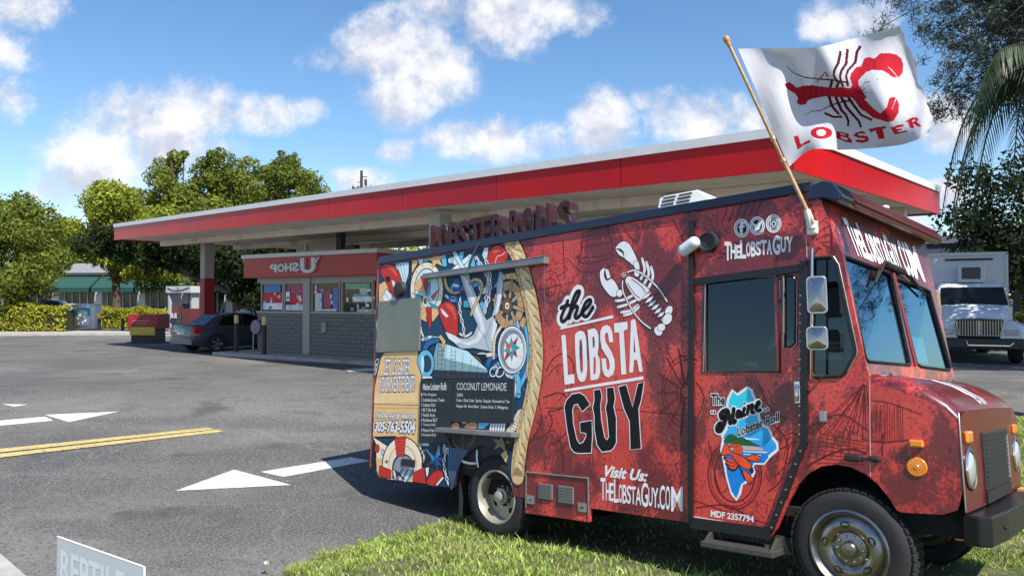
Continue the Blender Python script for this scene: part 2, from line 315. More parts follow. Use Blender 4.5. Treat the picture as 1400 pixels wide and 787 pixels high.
# ------------------------------------------------------------ terrain
TM=Matrix([[0.736245, 0.676623, 0.011178, -0.15672], [-0.672862, 0.730193, 0.118642, 6.62697], [0.072114, -0.094871, 0.992874, -0.28401], [0, 0, 0, 1]]); TMI=TM.inverted()
tx=TM.col[0].xyz; tz=TM.col[2].xyz; to=TM.translation
def sst(a,b,x):
    t=np.clip((np.asarray(x,float)-a)/(b-a),0,1); return t*t*(3-2*t)
def lot(x,y): return -.284*(1-sst(8,16,y))+0*np.asarray(x,float)
def berm(x,y): return to.z-((np.asarray(x,float)-to.x)*tz.x+(np.asarray(y,float)-to.y)*tz.y)/tz.z
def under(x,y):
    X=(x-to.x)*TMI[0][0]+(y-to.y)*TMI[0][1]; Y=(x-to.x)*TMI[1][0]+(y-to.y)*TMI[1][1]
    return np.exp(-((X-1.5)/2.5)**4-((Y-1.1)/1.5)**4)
LAWN=[(-1.733,5.687,-.284)[:2],(-1.602,6.019,-.284)[:2],(-1.381,6.318,-.284)[:2],(-1.103,6.528,-.284)[:2],(-.813,6.816,-.284)[:2],(-.528,7.085,-.284)[:2],(-.205,7.375,-.284)[:2],(4.2,10.4),(8.437,12.372,0)[:2],(14,13.2),(26,12.5),(26,-8),(-1.6,-8),(-1.6,3)]
LA=np.array(LAWN)
def inside(x,y,P=LA):
    x=np.asarray(x,float); y=np.asarray(y,float); r=np.zeros(x.shape,bool); n=len(P)
    for i in range(n):
        a,b=P[i],P[(i+1)%n]; c=((a[1]>y)!=(b[1]>y)); xx=(b[0]-a[0])*(y-a[1])/((b[1]-a[1]) or 1e-9)+a[0]; r^=c&(x<xx)
    return r
def edge_d(x,y):
    x=np.asarray(x,float); y=np.asarray(y,float); d=np.full(x.shape,1e9)
    for i in range(len(LA)):
        a,b=LA[i],LA[(i+1)%len(LA)]; ab=b-a; t=np.clip(((x-a[0])*ab[0]+(y-a[1])*ab[1])/(ab@ab),0,1); d=np.minimum(d,np.hypot(x-a[0]-t*ab[0],y-a[1]-t*ab[1]))
    return d
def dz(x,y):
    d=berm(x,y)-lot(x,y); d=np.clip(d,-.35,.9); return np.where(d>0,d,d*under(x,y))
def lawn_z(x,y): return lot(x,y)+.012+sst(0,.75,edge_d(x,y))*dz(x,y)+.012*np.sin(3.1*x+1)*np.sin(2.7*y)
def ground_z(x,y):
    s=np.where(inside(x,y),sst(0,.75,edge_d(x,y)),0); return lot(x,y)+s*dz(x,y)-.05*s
def grid(name,xs,ys,zf,m,keep=None):
    X,Y=np.meshgrid(xs,ys); Z=zf(X,Y); nx,ny=len(xs),len(ys)
    V=np.stack([X,Y,Z],-1).reshape(-1,3); i=np.arange((ny-1)*(nx-1)); a=(i//(nx-1))*nx+i%(nx-1); F=np.stack([a,a+1,a+nx+1,a+nx],1)
    if keep is not None:
        c=V[F].mean(1); F=F[keep(c[:,0],c[:,1])]
    return np_mesh(name,V,F,[m],smooth=True)
xs=np.concatenate([np.linspace(-900,-40,12),np.arange(-39,-6,1.),np.arange(-6,12,.25),np.arange(12,40,1.),np.linspace(41,900,12)])
ys=np.concatenate([np.linspace(-300,-10,6),np.arange(-9,2,.5),np.arange(2,14,.25),np.arange(14,60,1.),np.linspace(61,1500,14)])
g=grid('asphalt_lot',xs,ys,ground_z,ASPH); tag(g,kind='structure')
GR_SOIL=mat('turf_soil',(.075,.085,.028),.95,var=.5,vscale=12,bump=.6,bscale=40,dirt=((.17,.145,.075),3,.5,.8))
lx=np.concatenate([np.arange(-2,12.01,.08),np.arange(12.2,26,.6)]); ly=np.concatenate([np.arange(-8,2,.6),np.arange(2,14,.08)])
# grass surface clipped to its outline
def lawn_sheet():
    X,Y=np.meshgrid(lx,ly); nx,ny=len(lx),len(ly); Z=lawn_z(X,Y); V=np.stack([X,Y,Z],-1).reshape(-1,3)
    i=np.arange((ny-1)*(nx-1)); a=(i//(nx-1))*nx+i%(nx-1); F=np.stack([a,a+1,a+nx+1,a+nx],1); c=V[F].mean(1); F=F[inside(c[:,0],c[:,1])]
    return np_mesh('lawn',V,F,[GR_SOIL],smooth=True)
tag(lawn_sheet(),kind='structure')
rng=np.random.default_rng(5)
GB=mat('grass_blades',(.29,.385,.08),.55,var=.5,vscale=3.,island=.55,trans=.35,dirt=((.50,.46,.20),2.2,.50,.5))
def blades():
    n=330000; x=rng.uniform(-2,11.5,n); y=3.0+10.5*rng.random(n)**1.5
    k=inside(x,y)&(np.abs(x)<y*.76+.3); x,y=x[k],y[k]; k=rng.random(len(x))<np.clip(1.5-.04*y,0.3,1); x,y=x[k],y[k]
    # thin and bare patches, and most blades left out under the truck to deepen its shadow
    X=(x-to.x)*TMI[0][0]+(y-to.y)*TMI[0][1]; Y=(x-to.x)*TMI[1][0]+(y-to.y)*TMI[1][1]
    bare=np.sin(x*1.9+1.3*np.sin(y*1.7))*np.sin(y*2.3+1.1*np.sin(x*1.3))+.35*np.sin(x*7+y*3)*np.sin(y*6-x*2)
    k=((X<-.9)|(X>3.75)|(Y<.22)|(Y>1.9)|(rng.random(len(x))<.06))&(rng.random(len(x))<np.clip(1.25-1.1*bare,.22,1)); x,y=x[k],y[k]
    # ragged rim that creeps over the asphalt
    n2=5000; t=rng.uniform(0,6,n2); i=t.astype(int); f=t-i; ex=LA[i,0]*(1-f)+LA[i+1,0]*f; ey=LA[i,1]*(1-f)+LA[i+1,1]*f; q=rng.normal(0,.05,n2); x=np.concatenate([x,ex-q*.5-.02*np.sin(t*19)]); y=np.concatenate([y,ey+q-.0+.03*np.sin(t*23)])
    z=np.where(inside(x,y),lawn_z(x,y),lot(x,y))-.004; n=len(x)
    clump=.6+.8*np.abs(np.sin(x*5.3+np.sin(y*4.1)*2)*np.sin(y*6.1+np.sin(x*3.3)*2))
    h=rng.uniform(.02,.052,n)*clump*(1+.9*(rng.random(n)<.05)); a=rng.uniform(0,2*np.pi,n); w=rng.uniform(.0025,.005,n)*(1+y*.10)
    lean=rng.uniform(.2,1.2,n)*h; b=rng.uniform(0,2*np.pi,n); dx,dy=np.cos(a)*w,np.sin(a)*w; lx_,ly_=np.cos(b)*lean,np.sin(b)*lean
    v=np.empty((n,5,3)); v[:,0]=np.stack([x-dx,y-dy,z],1); v[:,1]=np.stack([x+dx,y+dy,z],1); m=.55
    v[:,2]=np.stack([x+dx*.7+lx_*.35,y+dy*.7+ly_*.35,z+h*m],1); v[:,3]=np.stack([x-dx*.7+lx_*.35,y-dy*.7+ly_*.35,z+h*m],1); v[:,4]=np.stack([x+lx_,y+ly_,z+h],1)
    o=np.arange(n)[:,None]*5; F=np.concatenate([np.concatenate([o+0,o+1,o+2],1),np.concatenate([o+0,o+2,o+3],1),np.concatenate([o+3,o+2,o+4],1)],0)
    return np_mesh('grass',v.reshape(-1,3),F,[GB])
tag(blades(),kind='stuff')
DIRTM=mat('verge_soil',(.15,.125,.085),.95,var=.5,vscale=14,bump=.5,bscale=60)
_r=random.Random(2); L_=[];R_=[]
for i in range(6):
    for k in range(8):
        q=LA[i]*(1-k/8)+LA[i+1]*(k/8); d_=LA[i+1]-LA[i]; n_=np.array([-d_[1],d_[0]])/np.hypot(*d_); w_=_r.uniform(.01,.07)+.03*math.sin(i*9+k*1.3)**2
        L_.append(q+n_*w_); R_.append(q-n_*.06)
mb=MB(); mb.add([(p[0],p[1],float(lot(*p))+.005) for p in L_+R_],[(k,k+1,len(L_)+k+1,len(L_)+k) for k in range(len(L_)-1)]); tag(mb.build('verge_dirt',DIRTM),kind='structure')
# painted markings, each a thin sheet on the ground
PAINTW=mat('road_paint_white',(.60,.60,.59),.75,var=.10,vscale=3,dirt=((.17,.17,.165),22.,.52,1.)); PAINTY=mat('road_paint_yellow',(.50,.38,.14),.75,var=.15,vscale=3,dirt=((.14,.135,.11),20.,.50,.9))
CONC=mat('concrete',(.34,.325,.30),.9,var=.2,vscale=3,bump=.2,dirt=((.16,.15,.14),2.,.55,.6))
def onlot(pts,name,m,lift=.006):
    mb=MB(); mb.flat([[(p[0],p[1]) for p in pts]],lambda a,b:(a,b,float(lot(a,b))+lift)); 
    o=mb.build(name,m); return tag(o,kind='structure')
onlot([(-8.069,12.665,-.107),(-6.932,12.947,-.093),(-7.301,12.086,-.137)],'arrow_marking',PAINTW)
onlot([(-9.748,11.508,-.168),(-7.96,12.515,-.115),(-7.623,12.197,-.132),(-9.417,11.118,-.188)],'arrow_marking',PAINTW)
onlot([(-3.789,8.278,-.283),(-3.496,9.241,-.266),(-2.564,8.53,-.28)],'arrow_marking',PAINTW)
onlot([(-3.128,9.135,-.268),(-2.164,9.875,-.245),(-1.861,9.683,-.252),(-2.762,8.893,-.274)],'arrow_marking',PAINTW)
onlot([(-8.292,9.683,-.252),(-4.845,11.686,-.159),(-4.688,11.558,-.165),(-8.115,9.477,-.259)],'lane_marking',PAINTY)
onlot([(-8.036,9.385,-.261),(-4.632,11.533,-.167),(-4.491,11.408,-.173),(-7.851,9.17,-.268)],'lane_marking',PAINTY)
onlot([(-9.502,13.67,-.058),(-8.976,13.597,-.061),(-9.074,13.382,-.071)],'arrow_marking',PAINTW)
onlot([(-8.066,9.312,-.264),(-4.331,6.227,-.284),(-3.738,5.687,-.284),(-4.912,5.687,-.284)],'pavement',CONC,.01)
onlot([(-4.576,19.934,0),(-3.823,20.371,0),(-3.662,19.515,0),(-4.279,19.312,0)],'stop_line_marking',PAINTW)
# pavement strip beyond the lot, under the hedges
mb=MB(); 
for (a,b) in (((-33.857,39.409,0),(-39.782,46.3,0)),):pass
p=[(-42.293,37.802,0),(-19.509,40.265,0),(-13.706,34.305,0),(-17.115,46.3,0),(-51.809,46.3,0)]
mb.prism([[(q[0],q[1]) for q in p]],lambda a,b:(a,b,.0),lambda a,b:(a,b,.12)); tag(mb.build('pavement',CONC),kind='structure')
# ------------------------------------------------------------ trees and hedges
BARK=mat('bark',(.085,.062,.045),.95,var=.35,vscale=8,bump=.6,bscale=30)
LEAFS=[mat('leaf_mid',(.165,.20,.034),.75,spec=.12,var=.35,vscale=.6,island=.5,trans=.4),mat('leaf_bright',(.27,.31,.04),.75,spec=.12,var=.3,vscale=.5,island=.5,trans=.4),mat('leaf_dark',(.065,.092,.022),.75,spec=.12,var=.3,vscale=.6,island=.5,trans=.3),mat('leaf_yellow',(.36,.36,.04),.75,spec=.12,var=.3,vscale=.9,island=.45,trans=.4),mat('leaf_deep_shade',(.018,.030,.012),.75,spec=.12,var=.3,vscale=.6,island=.5,trans=.15),mat('leaf_shade',(.028,.042,.014),.75,spec=.12,var=.3,vscale=.6,island=.5,trans=.2)]  # deep and shade leaves carry the crowns' shade in their colour
def leaf_cloud(c,rad,n,size,squash=1.,seed=0,fill=.35,aspect=.5):
    rg=np.random.default_rng(seed); c=np.asarray(c,float); rad=np.asarray(rad,float); k=rg.choice(len(c),n,p=rad**2/np.sum(rad**2))
    d=rg.normal(size=(n,3)); d/=np.linalg.norm(d,axis=1)[:,None]; rr=rad[k]*(1-fill*rg.random(n)**1.6)*(1+.10*rg.normal(size=n))
    p=c[k]+d*rr[:,None]*np.array([1,1,squash])
    t=rg.normal(size=(n,3)); t/=np.linalg.norm(t,axis=1)[:,None]; nrm=d+.9*rg.normal(size=(n,3)); s=np.cross(t,nrm); s/=np.linalg.norm(s,axis=1)[:,None]+1e-9; t=np.cross(nrm,s); t/=np.linalg.norm(t,axis=1)[:,None]+1e-9
    L=size*rg.uniform(.6,1.35,n)[:,None]; v=np.stack([p-t*L*.5,p+s*L*.5*aspect,p+t*L*.5,p-s*L*.5*aspect],1)
    return v.reshape(-1,3),(np.arange(n)[:,None]*4+np.arange(4))
def tree(name,label,cat,loc,blobs,n,size,m,trunk=(.25,2.5),seed=0,group=None,squash=.9,sub=14,limbs=6,fill=.45,spread=.78):
    rt=thing(name,label,cat,loc,0,group); rg=np.random.default_rng(seed+77); cs=[];rs=[]
    for (x,y,z,r) in blobs:
        for _ in range(sub):
            d=rg.normal(size=3); d/=np.linalg.norm(d); q=rg.random()**.4*r*spread
            cs.append((x+d[0]*q,y+d[1]*q,z+d[2]*q*squash)); rs.append(r*rg.uniform(.18,.46))
    v,f=leaf_cloud(cs,rs,n,size,squash,seed,fill); np_mesh('crown',v,f,[m],rt)
    mb=MB(); tr,th=trunk; mb.tube([(0,0,-.2),(.05*th,.03*th,th*.5),(0,.06*th,th)],[tr*1.25,tr,tr*.85],10)
    rr=random.Random(seed)
    for i in range(limbs):
        b=cs[rr.randrange(len(cs))]; m1=(b[0]*.45+rr.uniform(-.3,.3),b[1]*.45+rr.uniform(-.3,.3),th+(b[2]-th)*.5+.1)
        mb.tube([(0,.06*th,th*.92),m1,b],[tr*.6,tr*.4,tr*.12],7)
        for _ in range(2):
            e=cs[rr.randrange(len(cs))]
            if abs(e[0]-b[0])+abs(e[1]-b[1])+abs(e[2]-b[2])<3.5: mb.tube([m1,e],[tr*.3,tr*.06],6)
    mb.build('trunk',BARK,rt,smooth=60)
    return rt
def hedge(label,p0,p1,h,d,n,m,seed,base=.12):
    p0,p1=Vector((*p0[:2],base)),Vector((*p1[:2],base)); L=(p1-p0).length; a=math.atan2(p1.y-p0.y,p1.x-p0.x)
    rt=thing('hedge',label,'hedge',p0,a,'clipped hedges along the lot'); rg=np.random.default_rng(seed)
    # leaves on the shell of a clipped box
    f=rg.random(n); x=rg.uniform(0,L,n); yy=rg.uniform(0,d,n); z=rg.uniform(0,h,n)
    top=f<.35; fr=(f>=.35)&(f<.8); bk=f>=.8
    z=np.where(top,h,z); yy=np.where(fr,0,np.where(bk,d,yy)); bmp=.10*np.sin(x*2.1+seed)+.07*np.sin(x*5.3)+.05*np.sin(z*6+x)
    P=np.stack([x+rg.normal(0,.05,n),yy-np.where(fr,bmp,0)+rg.normal(0,.07,n),z+np.where(top,bmp,0)+rg.normal(0,.05,n)],1)
    t=rg.normal(size=(n,3)); t/=np.linalg.norm(t,axis=1)[:,None]; s=np.cross(t,rg.normal(size=(n,3))); s/=np.linalg.norm(s,axis=1)[:,None]; l=.16*rg.uniform(.6,1.3,n)[:,None]
    v=np.stack([P-t*l*.5,P+s*l*.28,P+t*l*.5,P-s*l*.28],1).reshape(-1,3); np_mesh('foliage',v,np.arange(n)[:,None]*4+np.arange(4),[m],rt)
    mb=MB(); mb.box(.12,L-.12,.15,d-.15,0,h-.18); mb.build('branch_core',mat('hedge_core',(.02,.026,.010),.95),rt)
    return rt
# ------------------------------------------------------------ trees
tree('broadleaf_tree','tall leafy tree at the left edge behind the hedge, nearest of the left trees','tree',(-30.2,44,0),[(0,0,5.6,3.3),(-3,0,5.2,3.2),(1.3,-.5,3.9,2.4),(-.6,.5,7.0,2.2),(-2,-1,3.2,2.2),(1.2,-1,2.6,1.8),(-4.5,-1,3,2.4)],36000,.24,LEAFS[0],(.28,2.6),1,'trees behind the lot')
tree('broadleaf_tree','bright yellow-green tree between the left tree and the canopy end','tree',(-27.2,50,0),[(-.2,-.3,7.2,2.9),(-2.4,0,6.0,2.5),(2.3,0,6.6,2.6),(.2,0,8.9,1.9),(1.2,0,4.9,2.6),(2.8,0,5.0,2.3)],32000,.26,LEAFS[1],(.3,3.2),2,'trees behind the lot')
tree('broadleaf_tree','large spreading tree behind the canopy left end with twigs poking from its top','tree',(-22.8,53,0),[(-1.8,0,10.4,2.6),(1.2,0,10.6,2.6),(-3,0,8,3),(.6,0,8,3.4),(2.6,0,6.8,3),(-1.5,0,5.6,3),(1,0,12.1,1.1),(-1.4,0,12.2,.9),(-3,0,4.4,2.2)],42000,.26,LEAFS[0],(.35,3.4),3,'trees behind the lot')
tree('broadleaf_tree','rounded tree with a flat right side above the middle of the canopy edge','tree',(-17.6,54,0),[(-1.5,0,10.6,2.7),(1.6,0,10.2,2.7),(3,0,8.6,2.5),(-2.6,0,8,3),(.8,0,7.4,3.3),(1.2,0,5.4,3),(1.0,0,12.2,1.1)],42000,.26,LEAFS[0],(.35,3.4),4,'trees behind the lot')
tree('broadleaf_tree','dark tree seen under the canopy left of the kiosk','tree',(-15.5,41,0),[(-8.0,1,5.2,1.7),(0,0,4.4,2.5),(-2.4,0,4.6,2.3),(2.4,0,4.6,2.4),(-4.6,0,4.9,2.1),(-6.6,0,5.2,1.6),(1,0,2.7,1.5)],34000,.24,LEAFS[5],(.3,2.4),5,'trees behind the lot')
tree('broadleaf_tree','yellow-green tree glimpsed above the kiosk roof under the canopy','tree',(-7,62,0),[(0,0,6,3.4),(-4.5,0,6,3.2),(4.5,0,6,3.2),(2,0,4,3)],9000,.34,LEAFS[1],(.3,3),6,'trees behind the lot')
tree('broadleaf_tree','dense dark tree at the right edge behind the white box truck','tree',(19.3,27,0),[(0,0,4.6,2.9),(-1.7,0,5.4,1.9),(.4,0,6.7,1.7),(-1.2,0,3.2,1.9),(2,0,6,2.6),(2.5,0,3.5,3)],17000,.20,LEAFS[4],(.28,2.),7,'trees beside the box truck')
tree('broadleaf_tree','dark tree filling the gap right of the box truck roof','tree',(24.5,33,0),[(0,0,5,3.2),(-2.4,0,4.4,2.4),(3,0,6,3),(-1,0,2.6,2.4)],12000,.24,LEAFS[4],(.3,2.),8,'trees beside the box truck')
tree('broadleaf_tree','tall dark tree just outside the right edge shading the box truck','tree',(17.9,18.4,0),[(0,0,8.4,3.0),(1.5,.5,7,3),(-.3,1.5,9.5,2.4),(.5,2.5,7.5,2.6)],15000,.26,LEAFS[4],(.3,3),34,'trees beside the box truck')
def palm():
    c=(9.15,12.2,0); rt=thing('palm_tree','palm with drooping feathery fronds at the top right edge','tree',c); rg=random.Random(3); H=5.9
    mb=MB(); mb.tube([(0,0,-.1),(.1,0,2),(.12,.05,4),(0,0,H)],[.2,.15,.14,.13],10); mb.build('trunk',BARK,rt,smooth=60)
    FM=mat('palm_frond',(.032,.052,.016),.45,var=.3,vscale=2,island=.4,trans=.25)
    for i in range(17):
        a=2*math.pi*i/17+rg.uniform(-.15,.15); L=rg.uniform(2.1,2.7); up=rg.uniform(-.2,1.0); pts=[]
        for k in range(12):
            t=k/11; r=L*t*(.95-.30*t); z=H+up*t*1.3-2.3*t*t*t-.4*t*t; pts.append(Vector((math.cos(a)*r,math.sin(a)*r,z)))
        mb=MB(); mb.tube(pts,[.028*(1-k/13)+.004 for k in range(12)],5)
        side=Vector((-math.sin(a),math.cos(a),0))
        for k in range(1,12):
            for q in range(4):
                t=(k-1+q/4)/11; p=pts[k-1].lerp(pts[k],q/4); d=(pts[k]-pts[k-1]).normalized(); ll=.62*math.sin(math.pi*min(1,.18+.82*t))**.6+.08
                for s in(-1,1):
                    e=p+(side*s*.55+d*.45+Vector((0,0,-.62-.3*rg.random()))).normalized()*ll; w=d*.022
                    mid=p.lerp(e,.5)+Vector((0,0,.03)); mb.add([p-w*.6,p+w*.6,mid+w,e,mid-w],[(0,1,2,4),(4,2,3)])
        mb.build('frond',FM,rt,norm=False)
palm()
def needle_tree():
    c=(16.2,16.5,0); rt=thing('pine_tree','feathery pine whose fine branches hang into the top right corner','tree',c); rg=np.random.default_rng(12)
    mb=MB(); mb.tube([(0,0,-.2),(-.1,0,4),(-.2,.1,8),(-.2,.1,11.5)],[.32,.26,.18,.05],10)
    cs=[];rs=[]
    for i in range(64):
        z0=rg.uniform(4.6,9.6); t0=np.array([-.15,.1,z0])
        if i<40: e=np.array([rg.uniform(8.5,12.5),rg.uniform(13.6,17.),rg.uniform(6.3,9.2)])-np.array(c)
        else: a=rg.uniform(0,6.28); L=rg.uniform(2.5,5.5); e=np.array([math.cos(a)*L,math.sin(a)*L,z0+rg.uniform(-.5,1.5)])
        bow=rg.uniform(.5,1.3); wob=rg.normal(0,.25,3); P=[]
        for k in range(11):
            t=k/10; P.append(tuple(t0*(1-t)+e*t+np.array([0,0,bow*math.sin(math.pi*t)])+wob*math.sin(2.3*math.pi*t)))
        mb.tube(P,[.05*(1-t/11)+.005 for t in range(11)],5)
        for k in range(4,11):
            for _ in range(5):
                p=np.array(P[k])+rg.normal(0,.24,3)-np.array([0,0,.12]); cs.append(p); rs.append(rg.uniform(.14,.30))
    mb.build('trunk',BARK,rt,smooth=60)
    v,f=leaf_cloud(cs,rs,170000,.16,1.,5,.95,.10); np_mesh('crown',v,f,[mat('pine_needles',(.022,.038,.022),.5,var=.3,vscale=.8,island=.4,trans=.2)],rt)
needle_tree()
tree('broadleaf_tree','hazy tree far behind the shop, left of the bright yellow-green tree','tree',(-49,84,0),[(0,0,7,4),(-4,0,6,4),(5,0,6,4),(0,0,9,3)],9000,.45,LEAFS[0],(.3,3),31,'trees behind the lot')
tree('broadleaf_tree','round tree at the far left behind the shop roof','tree',(-64,80,0),[(0,0,7,4.5),(-4,0,6,4),(5,0,6,4)],9000,.45,LEAFS[2],(.3,3),32,'trees behind the lot')
hedge('long yellow-green clipped hedge at the left edge',(-40.514,42.242,.12),(-25.743,42.242,.12),1.42,1.2,11000,LEAFS[3],1)
hedge('short clipped hedge between the ice freezer and the red bin',(-26.656,46.805,.12),(-22.354,46.805,.12),1.2,1.2,4200,LEAFS[3],2)
bush=thing('shrub','sunlit green shrub to the right of the white box truck','shrub',(20.4,29,0)); v,f=leaf_cloud([(0,0,1.2),(1,0,1.0),(-.6,0,.8),(2,0,1.3),(.4,0,2.)],[.9,.9,.7,1,.7],3200,.20,1,9); np_mesh('foliage',v,f,[LEAFS[3]],bush)
mb=MB(); mb.tube([(0,0,-.1),(.1,0,1.4)],[.08,.03]); mb.build('stem',BARK,bush)
# ------------------------------------------------------------ far shop with green awnings
def far_shop():
    c=Vector((-62,64,0)); rt=thing('shop_building','long low pale shop with green awnings and glazed front behind the trees','building',c,R(-3))
    WL=mat('shop_wall',(.55,.56,.55),.8,var=.1); GLS=mat('shop_glass',(.03,.05,.06),.08,var=.3,vscale=.8); GRN=mat('awning_cloth',(.008,.055,.045),.8,var=.2); RF=mat('shop_roof',(.33,.34,.36),.8,var=.1)
    mb=MB(); mb.box(0,72,.3,9,0,4.3); mb.build('wall',WL,rt)
    mb=MB(); mb.box(-.5,72.5,-.2,9.5,4.3,5.1); mb.build('roof',RF,rt)
    for k in range(18):
        x=.6+k*3.8; mb=MB(); mb.box(x,x+3.0,.2,.28,.3,3.1); w=mb.build('window',GLS,rt)
        for q in range(5):
            mb=MB(); mb.box(x+.1+q*.68,x+.2+q*.68,.12,.2,.3,3.1); mb.build('mullion',WL,w)
        mb=MB(); mb.box(x+3.05,x+3.6,-.1,.3,0,3.6); mb.build('pilaster',mat('shop_pilaster',(.74,.75,.74),.7),rt)
        if 4<k<15:
            mb=MB(); mb.prism([[(-1.5,2.9),(-1.5,3.0),(.2,4.1),(.2,4.0)]],lambda a,b,x=x:(x-.25,a,b),lambda a,b,x=x:(x+3.35,a,b)); mb.box(x-.25,x+3.35,-1.5,-1.46,2.65,2.95); mb.build('awning',GRN,rt)
far_shop()
# ------------------------------------------------------------ canopy of the filling station
ZL,ZR=4.30,3.80
LF=Vector((-15.84,29.131,4.3)); RF_=Vector((4.15,10.801,3.8)); RB=Vector((9.555,16.356,3.8)); LB=LF+(RB-RF_)*1.25
TZ=dict(LF=(-15.846,29.131,4.934)[2],RF=(4.155,10.801,4.453)[2],RB=(9.562,16.356,4.424)[2]); TZ['LB']=TZ['LF']+TZ['RB']-TZ['RF']
CRED=mat('fascia_red',(.47,.008,.011),.30,var=.16,vscale=.4,spec=.22,dirt=((.34,.012,.028),.35,.48,.7)); CWHT=mat('coping_white',(.66,.66,.66),.5,var=.06); SOF=mat('soffit_cream',(.74,.68,.59),.7,var=.12,vscale=.7,dirt=((.34,.30,.25),.8,.56,.6))
def CP(s,t,h):
    """s along the front, t towards the back, h 0 bottom .. 1 top"""
    b=(LF*(1-s)+RF_*s)*(1-t)+(LB*(1-s)+RB*s)*t
    z=(TZ['LF']*(1-s)+TZ['RF']*s)*(1-t)+(TZ['LB']*(1-s)+TZ['RB']*s)*t
    return Vector((b.x,b.y,(ZL*(1-s)+ZR*s)*(1-h)+z*h))-Vector((LF.x,LF.y,0))
can=thing('station_canopy','wide flat filling-station canopy with red fascia and white top edge','canopy',(LF.x,LF.y,0))
def cquad(name,m,ps,out,th,parent=can):
    mb=MB(); o=out.normalized()*th; n=len(ps); mb.add([p for p in ps]+[p+o for p in ps],[tuple(range(n)),tuple(range(n,2*n))[::-1]]+[(i,(i+1)%n,n+(i+1)%n,n+i) for i in range(n)]); return mb.build(name,m,parent)
nf=-(LB-LF); nl=-(RF_-LF); nr=-nl; nb=-nf
HB=.775
for (a,b,out,npan) in (((0,0),(1,0),nf,9),((1,0),(1,1),nr,4),((1,1),(0,1),nb,9),((0,1),(0,0),nl,4)):
    for k in range(npan):
        t0,t1=k/npan+.00025,(k+1)/npan-.00025; q=lambda t,h:CP(a[0]+(b[0]-a[0])*t,a[1]+(b[1]-a[1])*t,h)
        cquad('fascia_panel',CRED,[q(t0,-.01),q(t1,-.01),q(t1,HB),q(t0,HB)],out,.03)
    e=.001; cquad('coping',CWHT,[q0 for q0 in (CP(a[0],a[1],HB+.003),CP(b[0],b[1],HB+.003),CP(b[0],b[1],1.),CP(a[0],a[1],1.))],out,.06)
mb=MB(); mb.add([CP(0,0,.96),CP(1,0,.96),CP(1,1,.96),CP(0,1,.96)],[(0,1,2,3)]); mb.build('roof_deck',mat('roof_white',(.6,.6,.58),.8),can)
for k in range(9):
    t0,t1=k/9+.0008,(k+1)/9-.0008; mb=MB(); mb.add([CP(.002,t0,.06),CP(.998,t0,.06),CP(.998,t1,.06),CP(.002,t1,.06)]+[CP(.002,t0,.1),CP(.998,t0,.1),CP(.998,t1,.1),CP(.002,t1,.1)],[(0,1,2,3),(4,5,6,7),(0,1,5,4),(2,3,7,6),(1,2,6,5),(3,0,4,7)]); mb.build('soffit_panel',SOF,can)
for t in (.18,.5,.82):
    mb=MB(); d=.012; mb.add([CP(.01,t-d,.05),CP(.99,t-d,.05),CP(.99,t+d,.05),CP(.01,t+d,.05)]+[CP(.01,t-d,.05)-Vector((0,0,.2)),CP(.99,t-d,.05)-Vector((0,0,.2)),CP(.99,t+d,.05)-Vector((0,0,.2)),CP(.01,t+d,.05)-Vector((0,0,.2))],[(4,5,6,7),(0,1,5,4),(2,3,7,6),(1,2,6,5),(3,0,4,7)]); mb.build('soffit_beam',SOF,can)
base=Vector((LF.x,LF.y,0)); ca=math.atan2((RF_-LF).y,(RF_-LF).x)
CG=mat('column_paint',(.38,.365,.335),.6,var=.08); CR=mat('column_red',(.30,.018,.018),.5,var=.15)
def column(p,zb=1.9,w=.19,split=True,zt=3.88):
    M=Matrix.Translation(Vector((p[0],p[1],0))-base)@Matrix.Rotation(ca,4,'Z'); mb=MB(); mb.box(-w,w,-w,w,zb if split else 0,zt,0,M); o=mb.build('column',CG,can,bevel=.01)
    if split:
        mb=MB(); mb.box(-w-.004,w+.004,-w-.004,w+.004,0,zb,0,M); mb.build('column_base',CR,o,bevel=.01)
column((-12.341,29.6,1.85),2.78,.2,True,4.22); column((-1.673,17.04,3.95)); column((3.171,13.691,3.95)); column(CP(.24,.72,0)+base,1.9,.19,True,4.16); column(CP(.62,.72,0)+base)
for s in (.3,.45,.6,.75,.9):
    for t in (.3,.7):
        p=CP(s,t,.05); mb=MB(); mb.box(p.x-.3,p.x+.3,p.y-.3,p.y+.3,p.z-.05,p.z-.002); mb.build('canopy_lamp',mat('lamp_lens',(.55,.55,.52),.3),can,bevel=.02)
# ------------------------------------------------------------ kiosk
KW0=Vector((-8.921,25.67,.12)); KW1=Vector((-4.207,22.654,.12)); KL=(KW1-KW0).length; ka=math.atan2(KW1.y-KW0.y,KW1.x-KW0.x); KD=4.6
kio=thing('kiosk','small grey-brick pay kiosk with red fascia under the canopy','kiosk',KW0,ka)
BR=mat('brick_grey',(.165,.16,.155),.85,var=.2,vscale=5,bump=.25,bscale=25,dirt=((.08,.08,.085),3,.56,.5)); MO=mat('mortar_grey',(.125,.122,.118),.95); FRM=mat('kiosk_frame',(.36,.34,.31),.55,var=.05); KG=glass('kiosk_glass',(.72,.76,.78),.03)
S=1.33; WT=2.38; FB=2.55; FT=3.21; CT=3.35     # heights above the slab
mb=MB(); mb.box(0,KL,.03,.2,0,S); mb.box(0,.2,.2,KD,0,FB); mb.box(KL-.2,KL,.2,KD,0,FB); mb.box(0,KL,KD-.2,KD,0,FB); mb.build('wall',MO,kio)
bm_=MB(); bm_.box(0,.386,0,.05,0,.126); b0=None
rows=10; ncol=int(KL/.4); bl=KL/ncol
pier=(2.368,2.684)
